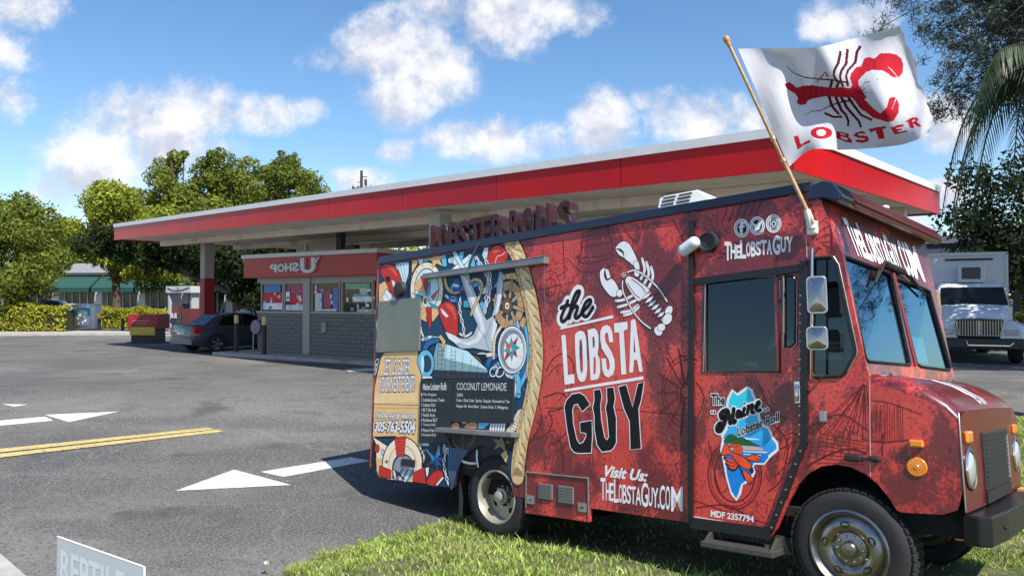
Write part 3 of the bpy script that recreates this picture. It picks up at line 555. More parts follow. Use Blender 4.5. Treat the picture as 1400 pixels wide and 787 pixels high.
for r in range(rows):
    for c in range(ncol+(r%2)):
        x=c*bl-(bl/2 if r%2 else 0); x0=max(0,x); x1=min(KL,x+bl-.006)
        if x1-x0<.05: continue
        dy=.004*math.sin(r*7.3+c*3.1)
        M=Matrix.Translation((x0,-.012+dy,r*.133+.005))@Matrix.Diagonal(((x1-x0)/.386,1,1,1))
        if b0 is None: b0=bm_.build('brick',BR,kio,bevel=.008); b0.matrix_local=M
        else: share(b0,'brick',kio,M)
mb=MB(); mb.box(pier[0],pier[1],-.07,.0,0,FB); mb.build('pier',FRM,kio,bevel=.01)
mb=MB(); mb.box(-.04,KL+.04,-.04,.14,S,S+.07); mb.build('sill',FRM,kio,bevel=.01)
mb=MB(); mb.box(0,KL,-.01,.12,WT,FB); mb.build('lintel',FRM,kio)
WN=[(.218,1.262),(1.392,2.35),(2.753,3.972),(4.136,5.404)]
pc=[(.62,.015,.03),(.66,.68,.72),(.12,.22,.55),(.10,.45,.52),(.66,.56,.36),(.45,.08,.18),(.25,.48,.30),(.82,.82,.82)]
prr=random.Random(9)
for i,(a,b) in enumerate(WN):
    mb=MB(); t=.05; mb.box(a-t,a,.0,.10,S+.07,WT); mb.box(b,b+t,.0,.10,S+.07,WT); mb.box(a,b,0,.1,WT-t,WT); w=mb.build('window',FRM,kio)
    mb=MB(); mb.add([(a,.05,S+.07),(b,.05,S+.07),(b,.05,WT-t),(a,.05,WT-t)],[(0,1,2,3)]); mb.build('pane',KG,w)
    def poster(x0,x1,z0,z1,c,y=.075):
        y=.105-y
        mb=MB(); mb.box(x0,x1,y,y+.006,z0,z1); mb.build('poster',mat('poster_%d'%c,pc[c],.6,var=.35,vscale=9),w)
    W_=b-a; Z=S+.07
    if i==0: poster(a+.04,b-.03,Z+.32,Z+.60,0); poster(a+.04,b-.03,Z+.05,Z+.28,7); poster(a+.1,b-.1,Z+.65,Z+.9,2,.09); poster(a+.1,b-.2,Z+.05,Z+.2,3,.070)
    if i==1: poster(a+.03,a+.22,Z+.35,Z+.66,7); poster(a+.25,b-.1,Z+.25,Z+.56,0); poster(a+.05,b-.05,Z+.03,Z+.22,1,.09); poster(a+.3,b-.05,Z+.6,Z+.9,5,.1)
    if i==2: poster(a+.1,a+.42,Z+.1,Z+.6,1); poster(a+.5,a+.85,Z+.12,Z+.7,5); poster(a+.92,b-.06,Z+.08,Z+.78,2); poster(a+.1,b-.1,Z+.02,Z+.09,1,.09)
    for q in range(9 if i<3 else 4):
        x=prr.uniform(a+.04,b-.2); z=prr.uniform(Z+.03,WT-.25); poster(x,x+prr.uniform(.08,.16),z,z+prr.uniform(.06,.18),prr.choice((1,7,2,3,5,4,7)),.083)
    if i==3:
        poster(a+.1,b-.1,Z+.72,Z+.9,6)
        for q in range(9): poster(a+.3+prr.uniform(0,.8),a+.75+prr.uniform(0,.8),Z+.1*q*.8,Z+.1*q*.8+.09,prr.choice((7,4,1,7,3,7)),.07+.0075*(q%3))
mb=MB(); mb.box(.25,KL-.25,1.4,1.45,0,2.5); mb.build('back_shelf',mat('shelf_goods',(.12,.11,.12),.7,var=.8,vscale=7),kio)
OV=.34
mb=MB(); mb.box(-OV,KL+OV,-OV,KD+OV,FB,FT); mb.build('fascia',mat('kiosk_red',(.42,.030,.032),.35,var=.12,vscale=.7),kio,bevel=.01)
mb=MB(); mb.box(-OV-.06,KL+OV+.06,-OV-.06,KD+OV+.06,FT+.003,CT); mb.build('coping',CWHT,kio,bevel=.01)
mb=MB(); mb.box(-.9,KL+1.0,-1.15,KD+.6,-.30,-.004); tag(mb.build('kiosk_slab',CONC,None),kind='structure').matrix_world=Matrix.Translation(KW0)@Matrix.Rotation(ka,4,'Z')
# mirrored sign letters fixed to the fascia
sg=bpy.data.objects.new('shop_sign',None); COL.objects.link(sg); sg.parent=kio; sg.location=(0,-OV-.001,0)
SW=mat('sign_white',(.62,.64,.67),.4); SBK=mat('sign_edge',(.05,.05,.06),.5)
def sign_letter(ch,x0,x1,z0,z1):
    vs,fs=glyph(ch,.035,.05); zs=[q[2] for q in vs]; zm=max(zs)
    mb=MB(); mb.add([(x1-(x1-x0)*a,-.09*(c+zm)/(2*zm),z0+(z1-z0)*b) for a,b,c in vs],fs); mb.build('letter',SW,sg)
kx=lambda v:v
for ch,a,b,z0,z1 in (('P',1.15,1.502,.16,.43),('O',1.539,1.867,.16,.44),('H',1.903,2.226,.17,.45),('S',2.261,2.579,.17,.46),('U',2.649,3.337,.10,.60)):
    sign_letter(ch,a,b,FB+z0,FB+z1)
mb=MB(); x=3.235; mb.add([(x,-.06,FB+.45),(x+.22,-.06,FB+.60),(x+.30,-.06,FB+.63),(x+.10,-.06,FB+.40),(x,-.02,FB+.45),(x+.22,-.02,FB+.60),(x+.30,-.02,FB+.63),(x+.10,-.02,FB+.40)],[(0,1,2,3),(4,5,6,7),(0,1,5,4),(1,2,6,5),(2,3,7,6),(3,0,4,7)]); mb.build('swoosh',SW,sg)
for px_ in (-.016,4.811):
    mb=MB(); mb.box(px_-.22,px_+.22,-OV-.02,-OV+.2,CT+.01,CT+.13); mb.build('roof_floodlight',mat('black_metal',(.012,.012,.014),.5),kio,bevel=.02)
mb=MB(); x=2.614; mb.box(x-.05,x+.05,-.2,-.1,CT,CT+.3); mb.box(x-.2,x+.2,-.25,-.05,CT,CT+.05); mb.build('roof_vent',CG,kio)
mb=MB(); x=3.539; mb.box(x-.11,x+.11,.4,.62,CT,4.0); mb.build('roof_post',mat('post_dark',(.05,.05,.055),.6),kio)
mb=MB(); x=3.371; mb.box(x-.1,x+.1,-.09,-.02,.72,1.05); mb.build('wall_box',mat('box_grey',(.30,.29,.28),.6),kio,bevel=.01)
# ------------------------------------------------------------ posts, meter, bins, freezer, pump
YEL=mat('post_yellow',(.62,.47,.03),.5,var=.15); YPALE=mat('post_pale_yellow',(.50,.44,.20),.5,var=.1); BLK=mat('post_black',(.012,.012,.016),.5)
def bollard(label,x,y,h,r,m,group,zc=.28,z=0.):
    rt=thing('bollard',label,'bollard',(x,y,z),0,group); mb=MB(); mb.lathe([(r,0),(r,h-zc)],Matrix(),12); mb.build('post',BLK,rt,smooth=60)
    mb=MB(); mb.lathe([(r*1.04,h-zc),(r*1.04,h-.02),(r*.9,h),(0.001,h)],Matrix(),12); mb.build('cap',m,rt,smooth=50); return rt
p=(-9.556,25.385,0); bollard('black bollard with pale yellow cap behind the flank of the dark sedan',p[0],p[1],1.38,.075,YPALE,'bollards by the kiosk')
p=(-8.146,24.068,0); bollard('black bollard with pale yellow cap at the corner of the grey kiosk',p[0],p[1],1.36,.075,YPALE,'bollards by the kiosk')
for px_lab in ((63,'yellow-topped bollard in front of the long left hedge'),(99,'yellow-topped bollard against the left side of the ice freezer'),(136,'yellow-topped bollard just right of the ice freezer'),(168,'yellow-topped bollard close to the red bin')):
    x=(px_lab[0]-700)/1000*43.6; bollard(px_lab[1],x,43.6,1.05,.09,YEL,'yellow bollards along the hedge',.32,.12)
p=(-8.919,25.776,.1); am=thing('air_meter','pale round-headed meter on a thin post beside the kiosk corner','meter',(p[0],p[1]-.25,.116)); mb=MB(); mb.tube([(-.1,0,0),(-.1,0,.9)],.025,8); mb.build('post',mat('meter_post',(.3,.3,.3),.5),am)
mb=MB(); mb.lathe([(.001,-.1),(.19,-.1),(.21,0),(.19,.1),(.001,.1)],Matrix.Translation((0,0,.85))@Matrix.Rotation(R(90),4,'X')@Matrix.Diagonal((.9,1.25,1,1)),20); mb.build('head',mat('meter_head',(.20,.21,.25),.5),am,smooth=50)
fz=thing('ice_freezer','white ice freezer with a blue printed door sign in front of the hedge','freezer',((-26.825,44.2,1.85)[0],44.2,.12),R(6)); fw=1.55
FW=mat('freezer_white',(.55,.58,.62),.4,var=.06); mb=MB(); mb.box(0,fw,0,.9,.08,1.5); mb.build('cabinet',FW,fz,bevel=.03); mb=MB(); mb.box(-.05,fw+.05,-.05,.95,1.503,1.6); mb.build('lid',mat('freezer_lid',(.35,.42,.55),.4),fz,bevel=.02)
mb=MB(); mb.box(.28,fw-.2,-.03,-.002,.25,1.42); d=mb.build('door',FW,fz,bevel=.01); mb=MB(); mb.box(.33,fw-.25,-.045,-.032,.85,1.36); mb.build('sign_panel',mat('freezer_blue',(.04,.30,.45),.4,var=.3,vscale=4),d)
mb=MB(); mb.sphere((.85,-.05,1.0),(.28,.012,.22),16,8); mb.box(.55,1.15,-.06,-.05,.90,1.0); mb.build('dome_print',FW,d); mb=MB(); mb.box(.38,fw-.3,-.045,-.032,.3,.80); mb.build('notice',mat('notice_white',(.75,.75,.75),.5),d)
mb=MB(); mb.box(.45,1.1,-.052,-.047,.70,.73); mb.box(.45,1.0,-.052,-.047,.60,.62); mb.build('notice_print',BLK,d)
mb=MB(); mb.box(-.5,-.06,.1,.9,0,1.52); mb.build('side_machine',mat('freezer_dark',(.02,.022,.03),.5),fz,bevel=.02)
rb=thing('rubbish_bin','red bin with a yellow panel and black base near the pump','bin',((-17.01,32.501,0)[0],(-17.01,32.501,0)[1],0),R(-8)); bw=1.3
mb=MB(); mb.prism([[(-.05,.62),(bw+.05,.62),(bw+.1,1.28),(-.1,1.28)]],lambda a,b:(a,0,b),lambda a,b:(a,.9,b)); mb.build('hopper',mat('bin_red',(.24,.016,.016),.45,var=.2,vscale=3),rb,bevel=.02)
mb=MB(); mb.box(.08,bw-.02,-.06,.0,.36,.72); mb.build('yellow_panel',mat('bin_yellow',(.50,.37,.04),.5,var=.2),rb,bevel=.01); mb=MB(); mb.box(.1,bw-.1,.02,.85,0,.62); mb.build('base',BLK,rb)
mb=MB(); mb.box(.2,1.0,-.012,-.003,.98,1.02); mb.box(.3,.9,-.012,-.003,.86,.89); mb.build('panel_print',mat('bin_print',(.5,.2,.16),.5),rb)
def pump():
    p=(-17.689,37.047,0); rt=thing('fuel_pump','fuel pump with white topper and swept white side beside the dark sedan','fuel pump',(p[0],p[1]+.5,0),R(-30)); w=1.75
    mb=MB(); mb.box(-.3,w+.3,-.3,1.0,0,.15); mb.build('island_plinth',CONC,rt,bevel=.02)
    mb=MB(); mb.box(.2,.9,.1,.7,.15,1.75); mb.build('cabinet',mat('pump_dark',(.05,.05,.06),.4,var=.2),rt,bevel=.03)
    mb=MB(); mb.box(1.0,w,.1,.7,.15,1.5); mb.build('cabinet',mat('pump_maroon',(.12,.02,.025),.4,var=.2),rt,bevel=.03)
    mb=MB(); mb.box(.3,.8,.06,.098,1.15,1.6); mb.build('display',mat('pump_display',(.16,.03,.03),.3),rt,bevel=.01)
    mb=MB(); mb.prism([[(0,.15),(.22,.15),(.12,1.9),(.05,2.25),(-.05,2.25)]],lambda a,b:(a,.05,b),lambda a,b:(a,.75,b)); mb.build('side_panel',mat('pump_white',(.36,.37,.39),.4),rt,bevel=.02)
    mb=MB(); mb.box(1.55,1.68,.2,.6,1.4,2.3); mb.build('support',mat('pump_grey',(.35,.36,.37),.5),rt)
    tp=MB(); tp.box(-.15,w+.1,0,.8,2.28,2.62); t=tp.build('topper',mat('topper_white',(.45,.45,.46),.45),rt,bevel=.02)
    mb=MB(); mb.tube([(.0,-.012,2.55),(.4,-.012,2.42),(.75,-.012,2.40),(1.15,-.012,2.42),(1.75,-.012,2.56)],.018,6); vs,fs=glyph('U'); mb.add([(.78+.18*(1-a),-.014,2.42+.16*b) for a,b,c in vs],fs); mb.build('topper_print',BLK,t)
    for x in (.35,.62):
        mb=MB(); mb.tube([(x,.05,1.1),(x-.05,-.12,.7),(x+.05,-.1,.4),(x+.1,.05,.8)],.022,6); mb.build('hose',BLK,rt)
        mb=MB(); mb.box(x-.04,x+.04,-.02,.09,1.0,1.25); mb.build('nozzle',mat('nozzle_grey',(.4,.42,.46),.4),rt,bevel=.01)
pump()
# utility pole far behind the canopy
up=thing('utility_pole','dark wooden utility pole with crossarm above the canopy edge','utility pole',((-14.447,70,9.704)[0],70,0)); mb=MB(); mb.tube([(0,0,0),(0,0,14.4)],[.2,.13],8); mb.build('pole',mat('pole_wood',(.045,.035,.03),.9),up)
mb=MB(); mb.box(-.9,1.0,-.1,.1,12.6,12.75); mb.box(-.12,.55,-.05,.05,13.75,13.82); mb.box(-.45,.05,-.05,.05,13.25,13.31); mb.box(.3,.5,-.15,.15,13.0,13.55); mb.build('crossarm',MATS['pole_wood'],up)
for x in (-.8,-.3,.45,.9): 
    mb=MB(); mb.lathe([(.09,0),(.12,.12),(.05,.3),(.001,.32)],Matrix.Translation((x,0,12.75)),8); mb.build('insulator',mat('insulator',(.10,.10,.11),.4),up)
# ------------------------------------------------------------ vehicles
TYRE=mat('tyre_rubber',(.016,.016,.018),.85,var=.25,vscale=6,bump=.15); CHR=mat('chrome',(.62,.61,.59),.16,1.,var=.08); DGL=mat('car_glass',(.006,.008,.010),.12,spec=.28); BLK=MATS['post_black']; PLS=mat('black_plastic',(.016,.016,.018),.55,var=.2)
def carpaint(n,c): return mat(n,c,.3,.25,var=.04,coat=.8)
def make_car(label,loc,rz,paint,group=None,L=4.5,W=1.76,H=1.44,plate=True):
    """saloon: local +x forward, origin under the middle of the rear bumper"""
    rt=thing('parked_car',label,'car',loc,rz,group); hw=W/2
    st=[(0,.42,.86,.80),(.06,.30,.98,.90),(.25,.24,1.02,.96),(.9,.2,1.0,1.),(1.6,.2,.96,1.),(2.6,.2,.93,1.),(3.3,.2,.90,.99),(3.9,.22,.82,.96),(4.3,.26,.72,.86),(4.45,.32,.62,.72),(4.5,.4,.55,.6)]
    vs=[];fs=[]; sec=[(-.90,0.),(-1,.22),(-1.,.55),(-.97,.85),(-.88,1.),(0,1.03),(.88,1.),(.97,.85),(1.,.55),(1,.22),(.90,0.)]
    k=len(sec)
    for x,zl,zb,f in st:
        for a,b in sec: vs.append((x,a*hw*f,zl+(zb-zl)*b))
    for i in range(len(st)-1):
        for j in range(k-1): fs.append((i*k+j,i*k+j+1,(i+1)*k+j+1,(i+1)*k+j))
    fs+=[tuple(range(k))[::-1],tuple((len(st)-1)*k+j for j in range(k))]
    mb=MB(); mb.add(vs,fs); mb.build('body',paint,rt,smooth=38)
    gs=[(.55,.97,.80),(1.15,1.36,.70),(1.7,H,.69),(2.3,H-.01,.69),(2.75,H-.1,.71),(3.45,.93,.82)]
    mb=MB(); vs=[]
    for x,z,f in gs:
        for s in (-1,1): vs+= [(x,s*hw*.88,.9),(x,s*hw*f,z-.04),(x,s*hw*f*.86,z)]
    fs=[]
    for i in range(len(gs)-1):
        a=i*6;b=a+6
        for q in ((0,1),(1,2)): fs+=[(a+q[0],a+q[1],b+q[1],b+q[0]),(a+3+q[0],a+3+q[1],b+3+q[1],b+3+q[0])]
        fs.append((a+2,a+5,b+5,b+2))
    mb.add(vs,fs); mb.build('roof',paint,rt,smooth=40)
    for s in (-1,1):
        def sp(x,z,o=.012):
            t=(z-.9)/(H-.04-.9); return (x,s*(hw*(.88*(1-t)+.69*t)+o),z)
        for lp in (((.98,.98),(1.25,1.27),(1.68,1.35),(1.95,1.36),(1.95,.96)),((2.02,.96),(2.02,1.36),(2.3,1.36),(2.68,1.27),(3.15,.95))):
            mb=MB(); mb.flat([lp],lambda a,b:sp(a,b)); mb.build('side_window',DGL,rt)
        mb=MB(); mb.sphere((3.0,s*(hw+.08),1.0),(.1,.08,.07),10,6); mb.build('wing_mirror',paint,rt,smooth=60)
        for x in (1.75,2.8):
            mb=MB(); mb.box(x-.09,x+.09,s*hw-.0,s*(hw+.03),.80,.83); mb.build('door_handle',paint,rt)
        mb=MB(); mb.prism([[(.02,.70),(.30,.74),(.34,.86),(.1,.93),(.0,.88)]],lambda a,b:(a-.015,s*hw*.62,b),lambda a,b:(a-.005+.03,s*hw*.985,b)); mb.build('tail_light',mat('tail_red',(.42,.012,.02),.2,coat=.6),rt,bevel=.01)
        mb=MB(); mb.box(4.22,4.44,s*hw*.5,s*hw*.8,.58,.70); mb.build('headlight',CHR,rt,bevel=.02)
    mb=MB(); mb.add([(.585,-hw*.70,1.0),(.585,hw*.70,1.0),(1.10,hw*.60,1.345),(1.10,-hw*.60,1.345)],[(0,1,2,3)]); o=mb.build('rear_window',DGL,rt); o.location=(-.012,0,.012)
    mb=MB(); mb.add([(3.42,-hw*.72,.95),(3.42,hw*.72,.95),(2.80,hw*.60,1.335),(2.80,-hw*.60,1.335)],[(0,1,2,3)]); o=mb.build('windscreen',DGL,rt); o.location=(.014,0,.014)
    mb=MB(); mb.box(-.03,.05,-hw*.86,hw*.86,.30,.52); mb.build('rear_bumper',paint,rt,bevel=.03)
    if plate:
        mb=MB(); mb.box(-.022,-.0,-.26,.26,.66,.78); mb.build('number_plate',mat('plate_white',(.45,.47,.5),.5),rt); mb=MB(); mb.box(-.022,.0,-.3,.3,.82,.85); mb.build('trim_strip',CHR,rt)
    w0=None
    for x in (.88,3.55):
        for s in (-1,1):
            M=Matrix.Translation((x,s*(hw-.066),.315))@Matrix.Rotation(R(-90*s),4,'X')
            if w0 is None:
                mb=MB(); mb.lathe([(.20,-.09),(.29,-.10),(.315,-.06),(.315,.06),(.29,.10),(.215,.104),(.20,.07)],Matrix(),24,closed=True); w0=mb.build('tyre',TYRE,rt,smooth=40); w0.matrix_local=M
                mb=MB(); mb.lathe([(.215,.09),(.20,.04),(.03,.02),(.001,.02)],Matrix(),24)
                for q in range(5):
                    a=2*math.pi*q/5; mb.add([Matrix.Rotation(a,4,'Z')@Vector(p) for p in ((.02,-.035,.06),(.20,-.05,.085),(.20,.05,.085),(.02,.035,.06),(.02,-.035,.02),(.20,-.05,.03),(.20,.05,.03),(.02,.035,.02))],[(0,1,2,3),(0,4,5,1),(2,6,7,3),(1,5,6,2)])
                mb.lathe([(.05,.02),(.05,.085),(.001,.09)],Matrix(),12); r0=mb.build('rim',mat('rim_silver',(.50,.50,.52),.3,.8),w0,smooth=40)
            else:
                t=share(w0,'tyre',rt,M); share(r0,'rim',t,Matrix())
            mb=MB(); arc=[(x+.38*math.cos(math.pi*q/12),.315+.38*math.sin(math.pi*q/12)) for q in range(13)]; mb.flat([arc+[(x-.38,.18),(x+.38,.18)]],lambda a,b:(a,s*(hw+.002),b)); mb.build('wheel_arch',BLK,rt)
    return rt
p=(-12.711,26.855,0); make_car('dark blue-grey sedan parked nose-in beside the kiosk, its rear corner towards us',(-11.95,26.45,0),R(52),carpaint('paint_slate',(.050,.062,.088)))
make_car('black car seen only by its roofline above the long left hedge',((-33.701,49,1.458)[0],50,0),R(8),carpaint('paint_black',(.012,.012,.016)),H=1.98)
make_car('pale silver car cut by the left frame edge above the hedge',((-38.748,51,1.442)[0],53,0),R(5),carpaint('paint_silver',(.35,.36,.38)),H=1.46)
make_car('grey car parked in front of the green-awning shop right of the freezer',((-30.884,57,1.394)[0],58,0),R(80),carpaint('paint_grey',(.10,.11,.13)))
GCH=mat('grille_chrome',(.30,.30,.30),.25,1.)
def box_truck():
    p=(14.153,22.3,1.449); rt=thing('box_truck','white box truck with chrome grille facing us in the shade at the right edge','truck',(p[0],22.3,0),R(-25))
    WP=mat('truck_white',(.66,.67,.69),.32,var=.05,coat=.4); WBX=mat('box_white',(.62,.64,.67),.5,var=.07,vscale=1.)
    mb=MB(); mb.box(-1.22,1.12,1.95,7.2,1.05,3.42); mb.build('cargo_box',WBX,rt,bevel=.03)
    mb=MB(); mb.box(-1.24,-1.16,1.92,2.0,1.05,3.45); mb.box(1.06,1.14,1.92,2.0,1.05,3.45); mb.box(-1.24,1.14,1.92,2.0,3.36,3.46); mb.build('box_trim',mat('trim_alloy',(.45,.46,.48),.4,.6),rt)
    mb=MB(); mb.box(-.62,.72,1.90,1.945,3.20,3.26); mb.build('marker_strip',PLS,rt)
    mb=MB(); mb.box(-.30,.45,1.5,1.94,2.46,3.02); ac=mb.build('air_conditioner',mat('ac_white',(.60,.61,.62),.5),rt,bevel=.03); mb=MB(); mb.box(-.2,.32,1.485,1.498,2.58,2.95); mb.build('ac_grille',PLS,ac)
    for k in range(5):
        mb=MB(); mb.box(-.2,.32,1.475,1.484,2.62+.065*k,2.635+.065*k); mb.build('ac_slat',mat('ac_grey',(.25,.25,.26),.5),ac)
    mb=MB(); mb.tube([(-.28,1.9,2.1),(-.2,1.52,2.48)],.02,6); mb.tube([(.42,1.9,2.1),(.36,1.52,2.48)],.02,6); mb.build('ac_bracket',PLS,ac)
    # cab
    mb=MB(); vs=[]
    for (y,w,z0,z1) in ((.62,1.02,1.0,1.72),(.95,.98,1.0,2.32),(1.15,.95,1.0,2.42),(1.9,.95,1.0,2.45)):
        vs+=[(-w,y,z0),(-w,y,1.7),(-w*.93,y,z1-.06),(-w*.85,y,z1),(w*.85,y,z1),(w*.93,y,z1-.06),(w,y,1.7),(w,y,z0)]
    fs=[]
    for i in range(3):
        for j in range(7): fs.append((i*8+j,i*8+j+1,(i+1)*8+j+1,(i+1)*8+j))
    fs+=[tuple(range(8)),tuple(24+j for j in range(8))]; mb.add(vs,fs); cab=mb.build('cab',WP,rt,smooth=35)
    mb=MB(); mb.add([(-.92,.615,1.74),(.92,.615,1.74),(.84,.925,2.30),(-.84,.925,2.30)],[(0,1,2,3)]); mb.build('windscreen',DGL,cab)
    for s in(-1,1):
        mb=MB(); mb.tube([(s*.1-.1,.6,1.76),(s*.5,.68,1.86)],.012,5); mb.build('wiper',PLS,cab)
        mb=MB(); mb.box(s*1.16-.1,s*1.16+.1,.72,.8,1.55,2.15); mb.build('door_mirror',PLS,cab,bevel=.02)
    # sloping bonnet with flared wings
    mb=MB(); vs=[]; st=((-.42,.60,.86,1.22),(-.30,.66,.80,1.38),(.1,.78,.8,1.55),(.62,.93,.8,1.74))
    for (y,w,z0,z1) in st: vs+=[(-w,y,z0),(-w,y,z1-.12),(-w*.85,y,z1),(0,y,z1+.04),(w*.85,y,z1),(w,y,z1-.12),(w,y,z0)]
    fs=[]
    for i in range(3):
        for j in range(6): fs.append((i*7+j,i*7+j+1,(i+1)*7+j+1,(i+1)*7+j))
    fs.append(tuple(range(7))); mb.add(vs,fs); hd=mb.build('bonnet',WP,rt,smooth=35)
    for s in(-1,1):
        mb=MB(); vs=[]
        for (y,z1,w1) in ((-.40,1.02,1.10),(-.30,1.16,1.18),(0,1.27,1.22),(.4,1.27,1.22),(.7,1.05,1.2)):
            vs+=[(s*.55,y,.74),(s*.55,y,z1+.06),(s*.9,y,z1+.03),(s*w1,y,z1-.1),(s*w1,y,.74)]
        fs=[]
        for i in range(4):
            for j in range(4): fs.append((i*5+j,i*5+j+1,(i+1)*5+j+1,(i+1)*5+j))
        fs+=[(0,1,2,3,4),(20,21,22,23,24)]; mb.add(vs,fs); mb.build('wing',WP,rt,smooth=45)
        mb=MB(); mb.box(s*.66,s*1.02,-.44,-.40,.86,1.02); mb.build('headlight',mat('lamp_clear',(.42,.44,.46),.12,coat=1),rt,bevel=.03)
        mb=MB(); mb.lathe([(.22,-.13),(.46,-.14),(.5,-.08),(.5,.08),(.46,.14),(.25,.14)],Matrix.Translation((s*1.02,.25,.5))@Matrix.Rotation(R(90),4,'Y'),24,closed=True); mb.build('tyre',TYRE,rt,smooth=40)
        mb=MB(); mb.lathe([(.46,-.2),(.5,-.12),(.5,.12),(.46,.2),(.2,.2)],Matrix.Translation((s*.9,5.4,.5))@Matrix.Rotation(R(90),4,'Y'),24); mb.build('tyre',TYRE,rt,smooth=40)
    mb=MB(); mb.prism([[(-.62,1.30),(.62,1.30),(.52,.83),(-.52,.83)]],lambda a,b:(a,-.475,b),lambda a,b:(a,-.40,b)); g=mb.build('grille',PLS,rt)
    mb=MB(); mb.tube([(-.62,-.49,1.30),(0,-.50,1.33),(.62,-.49,1.30),(.52,-.49,.83),(-.52,-.49,.83),(-.62,-.49,1.30)],.03,6); mb.build('grille_frame',GCH,g)
    for k in range(17):
        x=-.56+.07*k; w=.012 if k!=8 else .035; mb=MB(); z0=.85; mb.box(x-w,x+w,-.49,-.474,z0,1.28) if abs(x)<.5 else mb.box(x-w,x+w,-.49,-.474,1.05,1.28); mb.build('grille_bar',GCH,g)
    mb=MB(); mb.box(-1.2,1.2,-.56,-.35,.42,.76); b=mb.build('bumper',mat('bumper_black',(.02,.02,.023),.4),rt,bevel=.05)
    mb=MB(); mb.tube([(-.35,-.58,.68),(-.3,-.58,.55),(.75,-.58,.55),(.85,-.58,.64)],.022,6); mb.build('tow_bar',CHR,b)
    mb=MB(); mb.box(-1.0,1.0,-.2,6.8,.45,1.02); mb.build('chassis',BLK,rt)
    return rt
box_truck()
gb=thing('store_shed','dark blue-grey building behind the white box truck','building',(13.2,34.5,0),R(-22)); mb=MB(); mb.box(-2.2,8,0,8,0,4.4); mb.build('wall',mat('shed_wall',(.055,.062,.085),.7,var=.2),gb); mb=MB(); mb.box(-2.3,8.1,-.1,8.1,4.4,4.75); mb.build('roof',mat('shed_roof',(.12,.13,.16),.6),gb)
mb=MB(); mb.box(-1.6,-.4,-.12,0,3.6,3.75); mb.build('wall_lamp',CG,gb)
# ------------------------------------------------------------ person beyond the sedan
def person(label,loc,rz,h=1.72):
    rt=thing('person',label,'person',loc,rz); k=h/1.75
    J=[(0,0,.95),(0,0,1.15),(0,0,1.38),(0,-.01,1.50),(0,-.02,1.60),(0,-.01,1.70), (.20,0,1.40),(.25,0,1.14),(.24,-.10,.92),(.24,-.14,.82), (-.20,0,1.40),(-.25,0,1.14),(-.24,-.08,.92),(-.24,-.11,.82), (.10,0,.88),(.11,-.02,.48),(.11,.03,.08),(.11,-.13,.04), (-.10,0,.88),(-.11,-.02,.48),(-.11,.03,.08),(-.11,-.13,.04)]
    E=[(0,1),(1,2),(2,3),(3,4),(4,5),(2,6),(6,7),(7,8),(8,9),(2,10),(10,11),(11,12),(12,13),(0,14),(14,15),(15,16),(16,17),(0,18),(18,19),(19,20),(20,21)]
    Rr=[.15,.14,.15,.055,.085,.085,.06,.048,.036,.032,.06,.048,.036,.032,.09,.062,.045,.04,.09,.062,.045,.04]
    me=bpy.data.meshes.new('body'); me.from_pydata([(a*k,b*k,c*k) for a,b,c in J],E,[]); o=bpy.data.objects.new('body',me); COL.objects.link(o); o.parent=rt
    o.modifiers.new('skin','SKIN'); 
    for i,v in enumerate(me.skin_vertices[0].data): v.radius=(Rr[i]*k,Rr[i]*k*.85); v.use_root=(i==0)
    s=o.modifiers.new('subsurf','SUBSURF'); s.levels=2; s.render_levels=2; me.materials.append(mat('skin_brown',(.16,.08,.05),.6))
    mb=MB(); mb.lathe([(.19*k,.92*k),(.185*k,1.15*k),(.20*k,1.36*k),(.12*k,1.47*k),(.07*k,1.50*k)],Matrix.Diagonal((1.15,.85,1,1)),20); mb.build('shirt',mat('shirt_white',(.62,.62,.64),.8,var=.1),rt,smooth=60)
    for s_ in(-1,1):
        mb=MB(); mb.tube([(s_*.20*k,0,1.41*k),(s_*.245*k,0,1.2*k)],[.085*k,.075*k],12); mb.build('sleeve',MATS['shirt_white'],rt,smooth=60)
        mb=MB(); mb.tube([(s_*.10*k,0,.98*k),(s_*.11*k,-.02*k,.5*k),(s_*.11*k,.03*k,.08*k)],[.115*k,.085*k,.075*k],12); mb.build('trouser_leg',mat('trousers',(.03,.035,.05),.85),rt,smooth=60)
    mb=MB(); mb.sphere((0,.015*k,1.69*k),(.125*k,.135*k,.12*k),14,10); mb.build('hair',mat('hair_black',(.008,.008,.009),.8,bump=.5,bscale=40),rt,smooth=60)
person('person with short black hair and a white shirt standing beyond the dark sedan',((-11.228,30.6,1.85)[0],30.6,.05),R(20),1.74)
